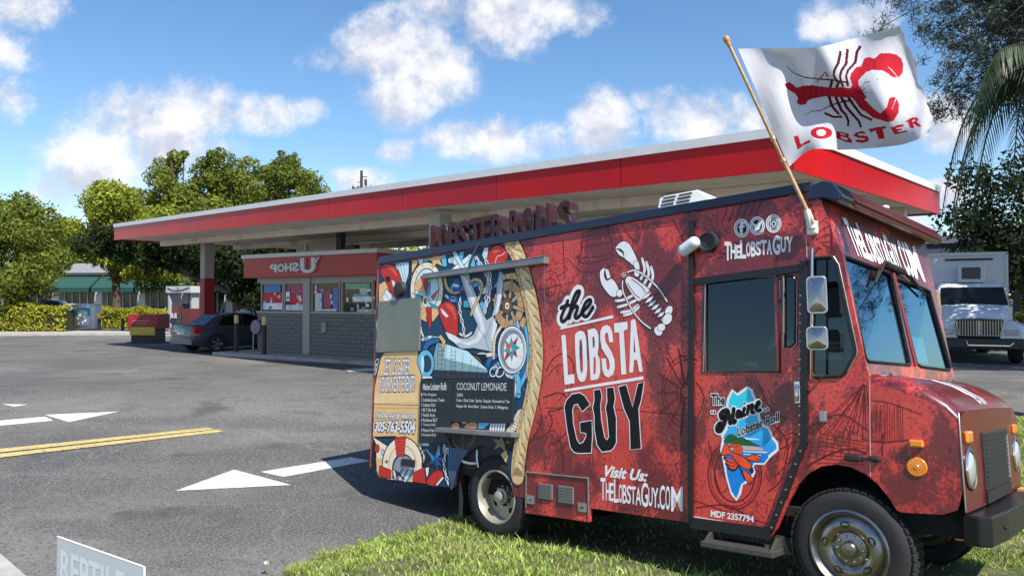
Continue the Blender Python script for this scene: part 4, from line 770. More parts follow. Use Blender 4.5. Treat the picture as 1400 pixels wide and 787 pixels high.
# ------------------------------------------------------------ yard sign and weed in the near corner
def yard_sign():
    a=Vector((-2.133,3.45,.749)); b=Vector((-1.525,3.05,.751)); ang=math.atan2(b.y-a.y,b.x-a.x); L=math.hypot(b.x-a.x,b.y-a.y); zt=(a.z+b.z)/2
    g0=float(lot(a.x,a.y)); rt=thing('yard_sign','white corrugated yard sign seen from behind at the bottom left corner','sign',(a.x,a.y,g0),ang)
    h0=a.z-g0; h1=b.z-g0; H=.46
    mb=MB(); mb.prism([[(0,h0),(L,h1),(L,h1-H),(0,h0-H)]],lambda p,q:(p,0,q),lambda p,q:(p,.006,q)); board=mb.build('board',mat('corrugated_plastic',(.64,.68,.70),.45,var=.06,vscale=4,trans=.25),rt)
    mb=MB()
    for (p0,p1) in (((0,h0),(L,h1)),((L,h1),(L,h1-H))): mb.tube([(p0[0],.003,p0[1]),(p1[0],.003,p1[1])],.0045,6)
    mb.build('edge',mat('plastic_edge',(.75,.77,.78),.35),board)
    FA=mat('faint_print',(.633,.674,.695),.5); vs,fs=glyph('REPTILE',.02); mb=MB()
    mb.add([quadmap(((.04,-.0012,h0-.055),(L*.80,-.0012,h0+(h1-h0)*.8-.055),(L*.80,-.0012,h0+(h1-h0)*.8-.20),(.04,-.0012,h0-.20)),u_,v_) for u_,v_,c in vs],fs); mb.build('show_through_print',FA,board,norm=False)
    mb=MB()
    for x in (.2,.5): mb.tube([(x,.01,-.12),(x,.01,h0-.1)],.004,6)
    mb.tube([(.2,.01,h0-H-.08),(.5,.01,h0-H-.08)],.004,6); mb.build('wire_stake',mat('stake_wire',(.3,.3,.3),.4,.8),rt)
yard_sign()
p=(-1.9,5.747,-.284); wt=thing('weed','small pale weed sprouting at the asphalt edge in the foreground','weed',(p[0],p[1],float(lot(p[0],p[1])))); mb=MB(); mb.tube([(0,0,0),(.004,0,.05),(.0,.0,.098)],.003,6); mb.build('stem',mat('weed_stem',(.25,.27,.12),.7),wt)
mb=MB(); 
for k in range(7):
    a=k*.9; mb.add([(0,0,.095),(.03*math.cos(a),.02*math.sin(a),.112),(.042*math.cos(a+.3),.03*math.sin(a+.3),.10),(.03*math.cos(a+.6),.02*math.sin(a+.6),.092)],[(0,1,2,3)])
mb.build('flower',mat('weed_flower',(.45,.44,.36),.7),wt)
# ------------------------------------------------------------ food truck (local x forward, y across, z up; kerb side is y=0)
tk=bpy.data.objects.new('food_truck',None); COL.objects.link(tk); tk.matrix_world=TM
tag(tk,'red wrapped step-van food truck with a lobster mural parked on the grass','food truck')
WID=1.95; NAVY=mat('trim_navy',(.010,.016,.040),.30,coat=.3); BTR=mat('trim_black',(.010,.010,.013),.4,var=.2,dirt=((.35,.34,.33),40,.68,.5)); DARK=mat('underbody',(.008,.008,.009),.9); CAV=mat('cab_interior',(.030,.032,.036),.8,var=.3); ALU=mat('aluminium',(.42,.41,.39),.38,.85,var=.15,vscale=14); RUB=mat('rubber_seal',(.012,.012,.013),.6)
TG=glass('truck_glass',(.20,.27,.28),.015,(.80,.90,.92),.03); WS=glass('windscreen_glass',(.20,.44,.54),.02,(.40,.70,.95),.22)
side=lambda y:(lambda a,b:(a,y,b))
def XZ(*p): return [(q[0],q[2]) for q in p]
front=XZ((3.024,0,2.532),(3.119,0,2.237),(3.187,0,1.786),(3.227,0,1.533),(3.244,0,1.45))
hood_sh=[(3.30,1.375),(3.42,1.35),(3.55,1.30),(3.66,1.235),(3.715,1.17)]
outline=XZ((-1.853,0,.471),(-1.735,0,.435),(-1.719,0,.383),(-1.141,0,.39),(-.607,0,.391),(-.546,0,.424),(-.509,0,.539),(-.431,0,.669),(-.318,0,.766),(-.191,0,.816),(-.049,0,.804),(.075,0,.736),(.149,0,.668),(.196,0,.544),(.216,0,.4),(.355,0,.396),(.365,0,.279),(1.06,0,.28),(1.068,0,.39),(1.963,0,.388),(2.569,0,.372),(2.612,0,.432),(2.693,0,.607),(2.771,0,.738),(2.842,0,.812),(2.924,0,.863),(3.019,0,.882),(3.11,0,.872),(3.195,0,.835),(3.264,0,.779),(3.322,0,.702),(3.36,0,.637),(3.387,0,.628),(3.606,0,.641),(3.682,0,.675))
outline+=[(3.722,.80)]+hood_sh[::-1]+[(3.245,1.40)]+front[::-1]+[(3.005,2.60),(2.94,2.705),(-1.80,2.735),(-1.845,2.70)]
door_win=XZ((2.139,0,2.131),(2.169,0,2.145),(2.678,0,2.134),(2.698,0,2.117),(2.673,0,1.472),(2.118,0,1.477))
slim_win=XZ((2.73,0,2.129),(2.785,0,2.123),(2.807,0,2.096),(2.786,0,1.668),(2.755,0,1.639),(2.71,0,1.638))
qwin=XZ((2.933,0,2.229),(3.053,0,2.225),(3.083,0,2.168),(3.169,0,1.608),(3.163,0,1.571),(3.104,0,1.469),(3.071,0,1.441),(2.912,0,1.437),(2.885,0,1.471))
mb=MB(); mb.prism([outline,door_win,slim_win,qwin],side(0),side(.03)); mb.build('side_panel',WRAP,tk)
# far side, rear, roof, floor
farout=[(-1.85,.47),(-.62,.41),(-.55,.70),(0,.86),(.55,.70),(.62,.41),(2.5,.39),(2.62,.62),(3.05,.86),(3.45,.66),(3.70,.66),(3.722,.80)]+hood_sh[::-1]+[(3.30,1.40),(3.29,1.5),(3.17,2.6),(3.1,2.705),(-1.80,2.735),(-1.845,2.70)]
ry=lambda a,b:(a,WID,b); ryi=lambda a,b:(a,WID-.03,b)
fw1=[(2.2,1.55),(2.86,1.55),(2.86,2.28),(2.2,2.28)]; fw2=[(2.95,1.52),(3.14,1.52),(3.06,2.22),(2.95,2.22)]
mb=MB(); mb.prism([farout,fw1,fw2],ry,ryi); mb.build('side_panel',WRAP,tk)
for w in (fw1,fw2):
    mb=MB(); mb.flat([w],lambda a,b:(a,WID-.012,b)); mb.build('side_window',TG,tk)
mb=MB(); mb.box(-1.90,-1.845,.0,WID,.47,2.735); mb.build('rear_panel',WRAP,tk,bevel=.02)
mb=MB(); ns=9
vs=[(x,WID*k/(ns-1),2.725+.06*math.sin(math.pi*k/(ns-1))) for x in (-1.87,3.0) for k in range(ns)]; mb.add(vs,[(k,k+1,ns+k+1,ns+k) for k in range(ns-1)]); mb.build('roof',mat('roof_paint_white',(.58,.58,.57),.5,var=.1),tk,smooth=40)
mb=MB(); mb.box(-1.84,3.20,.035,WID-.035,.52,.58); mb.box(3.18,3.69,.12,1.8,.50,.66); mb.box(-1.2,3.2,.45,1.5,.30,.52); mb.box(-1.8,2.9,.12,WID-.12,.36,.52); mb.build('chassis',DARK,tk)
mb=MB(); mb.box(1.93,1.97,.032,WID-.032,.58,2.70); mb.build('bulkhead',CAV,tk)
mb=MB(); mb.add([(-1.84,.034,.58),(1.93,.034,.58),(1.93,.034,2.69),(-1.84,.034,2.69)],[(0,1,2,3)]); mb.build('lining',CAV,tk)
# roof edge trim
mb=MB(); mb.prism([[(-1.86,2.70),(2.945,2.688),(2.945,2.755),(-1.82,2.785),(-1.86,2.75)]],side(-.022),side(.05)); mb.build('roof_rail',NAVY,tk,bevel=.006)
mb=MB(); mb.prism([[(-1.86,2.70),(3.05,2.69),(3.05,2.74),(-1.86,2.76)]],side(WID-.03),side(WID+.02)); mb.build('roof_rail',NAVY,tk)
# front face: bilinear panel with two openings
FB_=((3.235,0,1.40),(3.315,WID,1.40),(3.165,WID,2.62),(3.005,0,2.62))
_bl,_br,_tr,_tl=(Vector((3.235,0,1.47)),Vector((3.315,1.95,1.45)),Vector((3.165,1.95,2.62)),Vector((3.005,0,2.62)))
def FF(u,v,o=0.):
    q=(_bl*(1-u)+_br*u)*(1-v)+(_tl*(1-u)+_tr*u)*v; return q+Vector((.98,-.03,.18))*o
w1=[(.075,.662),(.056,.675),(.47,.657),(.492,.637),(.472,.09),(.445,.065),(.033,.057),(.009,.075)]
w1=[w1[1],w1[2],w1[3],w1[4],w1[5],w1[6],w1[7]]
w2=[(.546,.638),(.84,.624),(.908,.615),(.972,.085),(.941,.063),(.571,.064),(.528,.085),(.519,.628)]
w1=[tuple(q[:2]) for q in w1]; w2=[tuple(q[:2]) for q in w2]
wa=[q for q in w1]; eps=.012
def shrink(w,e):
    cx_=sum(q[0] for q in w)/len(w); cy_=sum(q[1] for q in w)/len(w); return [(cx_+(q[0]-cx_)*(1-e),cy_+(q[1]-cy_)*(1-e)) for q in w]
for w in (w1,w2):
    for i,(a,b) in enumerate(w): w[i]=(min(max(a,.012),.975),b)
mb=MB(); mb.prism([[(0,-.06),(.96,-.06),(1,-.06),(1,1),(0,1)],w1,w2],lambda a,b:FF(a,b,.001),lambda a,b:FF(a,b,-.03)); mb.build('front_panel',WRAPD,tk)
for w in (w1,w2):
    mb=MB(); mb.flat([w],lambda a,b:FF(a,b,-.012)); o=mb.build('windscreen',WS,tk)
    mb=MB(); mb.tube([FF(a,b,.004) for a,b in w+[w[0],w[1]]],.011,6,caps=False); mb.build('seal',RUB,o,smooth=60)
mb=MB(); mb.tube([FF(.505,.06,.008),FF(.505,.66,.008)],.016,6); mb.build('screen_divider',mat('divider_red',(.20,.02,.022),.4),tk,smooth=60)
for lp,nm in ((door_win,'door_window'),(slim_win,'door_window'),(qwin,'quarter_window')):
    mb=MB(); mb.flat([lp],side(.012)); o=mb.build(nm,TG,tk)
    mb=MB(); mb.tube([(a,-.001,b) for a,b in lp+[lp[0],lp[1]]],.013 if nm[0]=='q' else .007,6,caps=False); mb.build('seal',RUB,o,smooth=60)
mb=MB(); mb.tube([(a-.012 if i==0 else a,-.006,b) for i,(a,b) in enumerate([door_win[5],door_win[0],door_win[1],door_win[2]])],.005,6); mb.tube([(a,-.006,b) for a,b in (slim_win[0],slim_win[5])],.006,6); mb.tube([(a+.014,-.006,b-.012) for a,b in slim_win[1:5]],.004,6); mb.tube([(a+.016,-.008,b) for a,b in (qwin[1],qwin[2],qwin[3],qwin[4],qwin[5])],.0045,6); mb.build('window_bead',ALU,tk,smooth=60)
mb=MB(); mb.box(2.655,2.69,.0,.02,1.46,2.27) ; mb.build('window_post',WRAP,tk)
# cab interior seen through the glass
mb=MB(); mb.box(2.05,2.5,1.2,1.7,.9,1.25); mb.box(2.0,2.14,1.2,1.7,1.25,1.95); mb.build('driver_seat',CAV,tk,bevel=.05)
mb=MB(); mb.tube([(2.85+.06*math.cos(a),1.45+.21*math.sin(a),1.52+.2*math.cos(a)) for a in [2*math.pi*k/20 for k in range(21)]],.014,6); mb.tube([(2.85,1.45,1.52),(3.1,1.45,1.15)],.03,8); mb.build('steering_wheel',PLS,tk,smooth=60)
mb=MB(); mb.box(2.95,3.22,.08,1.87,1.22,1.42); mb.build('dashboard',CAV,tk,bevel=.04)
mb=MB(); mb.tube([(2.9,.62,1.4),(2.9,.62,2.3)],.02,8); mb.build('grab_pole',mat('pole_dark',(.03,.04,.05),.5),tk)
mb=MB(); mb.flat([[(3.12,1.2),(3.12,1.2)]][:0] or [[(0,0),(.34,0),(.34,.2),(0,.2)]],lambda a,b:FF(.60+a*.45,.10+b*.85,-.035)); mb.build('paper_notice',mat('paper',(.70,.74,.74),.7),tk)
# visor roll across the front
vis=XZ((2.911,0,2.719),(3.02,0,2.747),(3.09,0,2.722),(3.142,0,2.632),(3.127,0,2.605),(3.089,0,2.597),(3.015,0,2.629),(2.912,0,2.626))
VIS=mat('visor_maroon',(.085,.010,.014),.3,var=.3,vscale=3,coat=.4)
n=len(vis); mb=MB(); y0,y1=-.018,WID+.01
def vy(a,b,y): return (a+.155*max(0,y)/WID,y,b-.012*max(0,y)/WID)
mb.prism([vis],lambda a,b:vy(a,b,.055),lambda a,b:vy(a,b,y1)); mb.build('visor',VIS,tk,bevel=.012)
vs=shrink(vis,-.012); mb=MB(); mb.prism([vs],lambda a,b:vy(a,b,y0),lambda a,b:vy(a,b,.20)); mb.build('visor_end',NAVY,tk,bevel=.012)
mb=MB(); mb.prism([vs],lambda a,b:vy(a,b,y1-.06),lambda a,b:vy(a,b,y1+.01)); mb.build('visor_end',NAVY,tk,bevel=.01)
for k in range(2):
    mb=MB(); q=vis[3+k]; mb.tube([vy(q[0]+.002,q[1]-.004,.21),vy(q[0]+.002,q[1]-.004,y1-.07)],.007,6); mb.build('visor_bead',mat('bead_maroon',(.16,.03,.03),.3),tk)
mb=MB(); q=vis[2]; mb.sphere(vy(q[0]-.06,q[1]+.035,1.05),(.03,.03,.02)); mb.build('clearance_lamp',mat('lamp_white',(.7,.7,.68),.3),tk,smooth=60)
# bonnet
st=[(3.235,1.46,.0),(3.30,1.445,.0),(3.42,1.425,.0),(3.55,1.375,.0),(3.66,1.30,.004),(3.712,1.235,.008)]
hb=[1.385,1.375,1.35,1.30,1.235,1.17]
mb=MB(); vs=[]
sec=[(0,0.),(.004,.35),(.02,.68),(.06,.92),(.13,1.0),(.45,1.03),(.93,1.05),(1.42,1.03),(1.75,1.0),(1.82,.92),(1.86,.68),(1.875,.35),(1.88,0.)]
for (x,zt,y0_),zb in zip(st,hb):
    for a,b in sec: vs.append((x,y0_+a,zb+(zt-zb)*b))
k=len(sec); fs=[(i*k+j,i*k+j+1,(i+1)*k+j+1,(i+1)*k+j) for i in range(len(st)-1) for j in range(k-1)]
mb.add(vs,fs); mb.build('bonnet',WRAPD,tk,smooth=50)
HDR=mat('front_brown_red',(.12,.012,.012),.28,var=.5,vscale=4,spec=.3,coat=.2,dirt=((.045,.016,.012),4,.5,.8))
fx=lambda y:3.722+.018*math.sin(math.pi*min(max(y/1.88,0),1))
def fpan(a,b,o=0.): return (fx(a)+o,a,b)
NS=14; mb=MB(); ys_=[.0+1.88*k/NS for k in range(NS+1)]
top=lambda y:(1.17+.065*1.0 if .05<y<1.83 else 1.17)+.012*math.sin(math.pi*y/1.88)
outl=[(y,top(y)) for y in ys_]; gx0,gx1,gz0,gz1=.50,1.31,.74,1.10
for k in range(NS):
    a,b=ys_[k],ys_[k+1]; m_=(a+b)/2
    mb.add([fpan(a,.66),fpan(b,.66),fpan(b,top(b)),fpan(a,top(a))],[(0,1,2,3)])
mb.add([fpan(a,top(a)) for a in ys_]+[(3.70,.008+a,1.17+(1.236-1.17)*(1.03 if .1<a<1.8 else .4)) for a in ys_],[(k,k+1,NS+2+k,NS+1+k) for k in range(NS)])
mb.build('front_cowl',HDR,tk,smooth=60)
mb=MB(); mb.tube([(3.724,-.001,.67),(3.724,-.001,.85),(3.722,.0,1.165),(3.716,.03,1.222)],.0045,6); mb.build('edge_bead',ALU,tk,smooth=60)
# grille: dark recess and a lattice of short bars
mb=MB(); mb.box(3.70,3.748,gx0,gx1,gz0,gz1); gr=mb.build('grille',PLS,tk,bevel=.008)
nr_,nc_=12,17; g0=None
for r in range(nr_):
    for c in range(nc_):
        y=gx0+.03+(gx1-gx0-.06)*(c+.5*(r%2)+.25)/nc_; z=gz0+.03+(gz1-gz0-.05)*r/(nr_-1)
        if g0 is None:
            mb2=MB(); mb2.box(0,.007,-.016,.016,-.0045,.0045); g0=mb2.build('grille_bar',mat('grille_metal',(.06,.06,.065),.35,.6),gr); g0.location=(3.7485,y,z)
        else: share(g0,'grille_bar',gr,Matrix.Translation((3.7485,y,z)))
mb=MB(); mb.box(3.72,3.757,gx1-.07,gx1-.055,gz0+.03,gz1-.04); mb.build('grille_strip',mat('strip_white',(.55,.55,.55),.3,.5),gr)
mb=MB(); mb.box(3.72,3.75,gx0,gx1,.665,.735); mb.build('lower_intake',DARK,tk)
AMB=mat('lens_amber',(.75,.22,.015),.2,var=.15,vscale=30,coat=.8); CLR=mat('lens_clear',(.42,.43,.45),.16,.25,coat=.8)
for y,nm in ((.165,1),(1.70,2)):
    mb=MB(); mb.lathe([(.001,.022),(.05,.018),(.085,.008),(.10,-.004),(.115,-.004),(.12,-.03)],Matrix.Translation((3.735,y,.90))@Matrix.Rotation(R(90),4,'Y'),24); h=mb.build('headlight',CLR,tk,smooth=40)
    mb=MB(); mb.lathe([(.118,-.02),(.128,-.002),(.118,.008),(.104,.004)],Matrix.Translation((3.735,y,.90))@Matrix.Rotation(R(90),4,'Y'),24); mb.build('headlight_ring',CHR,h,smooth=50)
    mb=MB(); mb.box(3.72,3.749,y-.09,y+.05,1.05,1.12); mb.build('turn_signal',AMB,tk,bevel=.012)
# bumper
BUM=mat('bumper_black_paint',(.010,.010,.012),.34,var=.2,spec=.3,dirt=((.3,.3,.3),30,.66,.5),coat=.1)
mb=MB(); mb.prism([[(3.69,.05),(3.78,.02),(3.835,.07),(3.86,.4),(3.865,1.0),(3.86,1.5),(3.83,1.86),(3.78,1.92),(3.69,1.90)]],lambda a,b:(a,b,.478),lambda a,b:(a,b,.648)); bp=mb.build('bumper',BUM,tk,bevel=.012)
mb=MB(); mb.box(3.75,3.80,1.50,1.66,.650,.668); mb.build('bumper_lamp',mat('amber_dull',(.55,.30,.12),.5),bp); mb=MB(); mb.box(3.64,3.69,.10,.22,.49,.50); mb.build('reflector',AMB,bp)
for y in (.33,.62,1.05):
    mb=MB(); mb.lathe([(.001,.008),(.012,.006),(.014,0)],Matrix.Translation((3.858,y,.56))@Matrix.Rotation(R(90),4,'Y'),8); mb.build('bolt',BLK,bp)
# fender marker lights, hinges, catches
def sidebox(name,x0,z0,x1,z1,m,th=.02,parent=tk,bev=.006,y=0.):
    mb=MB(); mb.box(min(x0,x1),max(x0,x1),y-th,y-.0005,min(z0,z1),max(z0,z1)); return mb.build(name,m,parent,bevel=bev)
def pxbox(name,a,b,m,th=.02,bev=.006,parent=tk): return sidebox(name,a[0],a[2],b[0],b[2],m,th,parent,bev)
pxbox('side_marker',(3.454,0,1.063),(3.535,0,1.016),AMB,.035,.012)
a=(3.485,0,.902); mb=MB(); mb.lathe([(.001,.012),(.012,.012),(.014,.010),(.045,.008),(.052,.008),(.057,.0)],Matrix.Translation((a[0],-.001,a[2]))@Matrix.Rotation(R(90),4,'X'),28); mb.build('side_reflector',AMB,tk,smooth=35)
pxbox('latch_hinge',(3.078,0,.954),(3.177,0,.909),PLS,.03,.012); pxbox('latch_hinge',(3.223,0,.952),(3.288,0,.913),PLS,.03,.014); pxbox('latch_bar',(3.166,0,.94),(3.234,0,.922),PLS,.022,.004)
pxbox('door_catch',(2.933,0,1.218),(2.979,0,1.145),ALU,.03,.008)
a=(2.771,0,1.413);b=(2.813,0,1.258); hnd=pxbox('door_handle',a,b,CHR,.018,.01); mb=MB(); mb.tube([((a[0]+b[0])/2+.004,-.02,a[2]-.03),((a[0]+b[0])/2+.008,-.05,(a[2]+b[2])/2),((a[0]+b[0])/2+.004,-.03,b[2]+.02)],.013,8); mb.build('pull_lever',CHR,hnd,smooth=60)
# door tracks and trim
def bar(name,p,q,w,m=BTR,th=.02): 
    mb=MB(); a,b=(p[0],p[2]),(q[0],q[2]); L,Rr=stroke2d([a,b],w,False); lp=[L[0],L[1],Rr[1],Rr[0]]; mb.prism([lp],side(-th),side(-.0006)); return mb.build(name,m,tk,bevel=.003)
bar('door_track',(2.042,0,2.618),(1.981,0,.391),.038,BTR,.03)
bar('door_header',(2.043,0,2.148),(2.857,0,2.169),.055,BTR,.018)
bar('door_track',(2.874,0,2.22),(2.824,0,1.001),.048,BTR,.024)
bar('door_track',(2.827,0,1.02),(2.573,0,.418),.042,BTR,.024)
bar('door_sill',(1.975,0,.395),(2.575,0,.397),.075,BTR,.03)
bar('door_sill_strip',(1.994,0,.433),(2.556,0,.423),.010,mat('strip_pale',(.55,.52,.50),.5),.006)
rv0=None
for k in range(16):
    t=(k+.5)/16; p0=Vector((2.875,0,2.01)); p1=Vector((2.827,0,1.03)); p=p0.lerp(p1,t)
    if rv0 is None:
        mb=MB(); mb.lathe([(.001,.006),(.006,.004),(.007,0)],Matrix.Rotation(R(90),4,'X'),8); rv0=mb.build('rivet',ALU,tk); rv0.location=(p.x-.03,-.025,p.z)
    else: share(rv0,'rivet',tk,Matrix.Translation((p.x-.03,-.025,p.z)))
for k in range(7):
    p=Vector((2.8,0,.952)).lerp(Vector((2.587,0,.439)),k/6); share(rv0,'rivet',tk,Matrix.Translation((p.x,-.025,p.z)))
bar('panel_seam',(3.246,0,1.422),(3.22,0,.823),.007,mat('seam_pale',(.50,.30,.28),.5),.003); bar('panel_seam',(2.901,0,2.516),(2.89,0,2.239),.008,MATS['seam_pale'],.005)
# round speaker, pale lamp, rear speaker, rear window, fuel flap
a=(2.18,0,2.433); mb=MB(); mb.lathe([(.001,.03),(.055,.034),(.06,.05),(.072,.05),(.078,0)],Matrix.Translation((a[0],-.001,a[2]))@Matrix.Rotation(R(90),4,'X'),28); mb.build('speaker',mat('speaker_black',(.02,.022,.024),.6),tk,smooth=35)
a=(2.039,-.07,2.398); mb=MB(); mb.tube([(a[0]-.035,-.07,a[2]-.012),(a[0]+.05,-.075,a[2]+.032)],[.048,.048],14); mb.sphere((a[0]-.035,-.07,a[2]-.012),(.048,.048,.048)); mb.sphere((a[0]+.05,-.075,a[2]+.032),(.048,.048,.048)); mb.tube([(a[0],0,a[2]),(a[0],-.06,a[2])],.012,8); mb.build('scene_lamp',mat('lamp_pale',(.62,.66,.72),.3),tk,smooth=60)
a=(-1.44,0,2.389); mb=MB(); mb.lathe([(.001,.06),(.05,.06),(.075,.05),(.085,.0)],Matrix.Translation((a[0],-.001,a[2]))@Matrix.Rotation(R(90),4,'X'),24); mb.build('speaker',MATS['speaker_black'],tk,smooth=35)
pxbox('rear_window',(-1.818,0,2.277),(-1.096,0,1.715),mat('window_film_grey',(.13,.145,.12),.35,var=.15,vscale=2.5,coat=.25),.022,.004)
pxbox('door_recess',(-1.339,0,.615),(-1.119,0,.544),BLK,.018,.008); pxbox('door_lever',(-1.328,0,.52),(-1.124,0,.514),ALU,.03,.004)
# skirt compartment
ca_=[(.378,0,.619),(1.054,0,.625),(1.056,0,.317),(.381,0,.312)]
cd=bar('compartment_frame',ca_[0],ca_[1],.012,ALU,.012); bar('compartment_frame',ca_[0],ca_[3],.009,ALU,.012); bar('compartment_frame',ca_[1],ca_[2],.012,ALU,.012)
bar('skirt_fold',(.365,0,.279),(1.06,0,.289),.02,WRAP,.012)
GV=mat('vent_grey',(.15,.15,.145),.6,var=.1)
for a,b in (((.522,0,.536),(.677,0,.411)),((.74,0,.538),(.903,0,.4))):
    v=pxbox('vent_cover',a,b,GV,.012,.003)
    for k in range(6):
        z=a[2]+(b[2]-a[2])*(k+.5)/6; mb=MB(); mb.box(a[0]+.012,b[0]-.012,-.0145,-.0125,z-.006,z+.006); mb.build('vent_slat',mat('vent_dark',(.12,.12,.115),.6),v)
for a,b in (((.393,0,.424),(.473,0,.353)),((.949,0,.423),(1.038,0,.352))):
    v=pxbox('latch',a,b,ALU,.012,.003); sidebox('latch_pull',a[0]+.03,a[2]-.03,b[0]-.03,b[2]+.03,PLS,.004,v,0,-.0125)
# awning rail with its cord, serving shelf
a,b=(-1.012,-.07,2.482),(.63,-.07,2.467)
mb=MB(); mb.prism([[(a[0],a[2]-.032),(b[0],b[2]-.032),(b[0],b[2]+.03),(a[0],a[2]+.02)]],side(-.075),side(-.0)); mb.build('awning_rail',mat('rail_grey',(.20,.20,.21),.4,.4,var=.2),tk,bevel=.006)
mb=MB(); mb.box(a[0],b[0],-.078,-.01,b[2]+.031,b[2]+.036); mb.build('rail_lip',ALU,tk)
c_=(.609,-.07,2.45); mb=MB(); mb.tube([(c_[0],-.05,c_[2]-.03),(c_[0]-.005,-.04,c_[2]-.22),(c_[0]-.01,-.02,c_[2]-.46)],.0028,5); mb.sphere((c_[0]-.005,-.042,c_[2]-.19),(.008,.008,.01)); mb.build('pull_cord',mat('cord_grey',(.12,.1,.1),.7),tk)
c_=(-.289,-.07,2.498); mb=MB(); mb.tube([(c_[0],-.02,c_[2]-.06),(c_[0]-.02,-.085,c_[2]+.02),(c_[0]+.0,-.05,c_[2]+.14),(c_[0]+.04,-.01,c_[2]+.26)],.012,8); mb.build('cord_loop',mat('cord_navy',(.015,.02,.04),.6),tk,smooth=60)
a,b=(-.716,-.09,.936),(.333,-.09,.97)
mb=MB(); mb.box(a[0],b[0]-.03,-.12,0,a[2]-.022,a[2]+.022); mb.build('serving_shelf',mat('shelf_grey',(.20,.20,.20),.42,.4,var=.2,vscale=5),tk,bevel=.006)
for x in (a[0]+.15,b[0]-.15):
    mb=MB(); mb.tube([(x,-.10,a[2]-.03),(x,-.01,a[2]-.16)],.010,6); mb.build('shelf_brace',PLS,tk)
# mirrors on their rod
r0,r1=(2.974,-.13,2.269),(2.934,-.13,1.425)
mb=MB(); mb.tube([(r0[0],0,r0[2]+.03),(r0[0],-.13,r0[2]),(r1[0],-.13,r1[2]),(r1[0],0,r1[2]-.01)],.011,8); rod=mb.build('mirror_rod',CHR,tk,smooth=60)
def mirror(a,b,name='mirror'):
    x0,x1,z0,z1=min(a[0],b[0]),max(a[0],b[0]),min(a[2],b[2]),max(a[2],b[2]); cx_=(x0+x1)/2; cz=(z0+z1)/2; w=(x1-x0)/2*1.05; h=(z1-z0)/2
    M=Matrix.Translation((cx_,-.15,cz))@Matrix.Rotation(R(20),4,'Z')
    rr=.028; lp=[]
    for (sx,sy,a0) in ((1,1,0),(-1,1,90),(-1,-1,180),(1,-1,270)):
        for k in range(5): t=R(a0+22.5*k); lp.append((sx*(w-rr)+rr*math.cos(t),sy*(h-rr)+rr*math.sin(t)))
    mb=MB(); mb.prism([lp],lambda p,q:M@Vector((p,-.012,q)),lambda p,q:M@Vector((p,.03,q))); o=mb.build(name,mat('mirror_rim',(.55,.54,.50),.3,.9),tk,bevel=.01)
    mb=MB(); n=len(lp); in_=[(p*.88,q*.92) for p,q in lp]; mb.add([M@Vector((p,-.0135,q)) for p,q in in_]+[M@Vector((0,-.04,-.01))],[(k,(k+1)%n,n) for k in range(n)]); mb.build('mirror_shell',mat('mirror_chrome',(.34,.31,.29),.14,1.,var=.15),o,smooth=20)
mirror((2.941,-.14,2.082),(3.058,-.14,1.838)); mirror((2.927,-.14,1.756),(3.05,-.14,1.605))
a=(3.167,2.13,2.085); M=Matrix.Translation((a[0],2.13,a[2])); mb=MB(); mb.box(-.02,.03,-.075,.075,-.115,.13,0,M); o=mb.build('mirror',mat('mirror_rim',(.55,.54,.50),.3,.9),tk,bevel=.025); mb=MB(); mb.box(.031,.034,-.06,.06,-.10,.115,0,M); mb.build('mirror_shell',mat('mirror_brown',(.30,.15,.07),.35),o); mb=MB(); mb.tube([(a[0],WID,a[2]-.25),(a[0],2.22,a[2]-.2),(a[0],2.22,a[2]+.15)],.012,6); mb.build('mirror_rod',CHR,tk)
# wipers
for pv,el,tp,bl in (((.50,.80),(.40,.70),(.27,.545),((.34,.64),(.27,.545))),((.55,.76),(.66,.66),(.78,.60),((.62,.68),(.82,.57)))):
    mb=MB(); mb.tube([FF(.50,.69,.03),FF(*el,.035),FF(*tp,.02)],.007,6); mb.tube([FF(*bl[0],.018),FF(*bl[1],.018)],.009,6); mb.build('wiper',PLS,tk)
mb=MB(); mb.tube([FF(.42,.70,.025),FF(.60,.685,.025)],.025,8); mb.build('wiper_motor_cover',PLS,tk)
for u_ in (.10,.83):
    p=FF(u_,-.02,.03); mb=MB(); mb.tube([(p.x-.01,p.y-.06,p.z),(p.x+.03,p.y-.05,p.z+.005),(p.x+.03,p.y+.05,p.z+.005),(p.x-.01,p.y+.06,p.z)],.010,6); mb.build('bonnet_hinge',CHR,tk,smooth=60)
# step
a,b=(2.114,-.09,.284),(2.514,-.09,.266)
STP=mat('step_metal',(.09,.085,.08),.5,.5,var=.25,vscale=20); mb=MB(); mb.box(a[0],b[0]+.12,-.13,.10,b[2]-.005,b[2]+.035); stp=mb.build('step',STP,tk,bevel=.006)
for x in (a[0]+.03,b[0]+.10):
    mb=MB(); mb.prism([[(-.12,b[2]+.03),(.10,b[2]+.03),(.06,.37),(.0,.37)]],lambda p,q,x=x:(x-.012,p,q),lambda p,q,x=x:(x+.012,p,q)); mb.prism([[(x-.07,b[2]),(x+.07,b[2]),(x+.03,.38),(x-.03,.38)]],side(.04),side(.055)); mb.build('step_bracket',STP,stp)
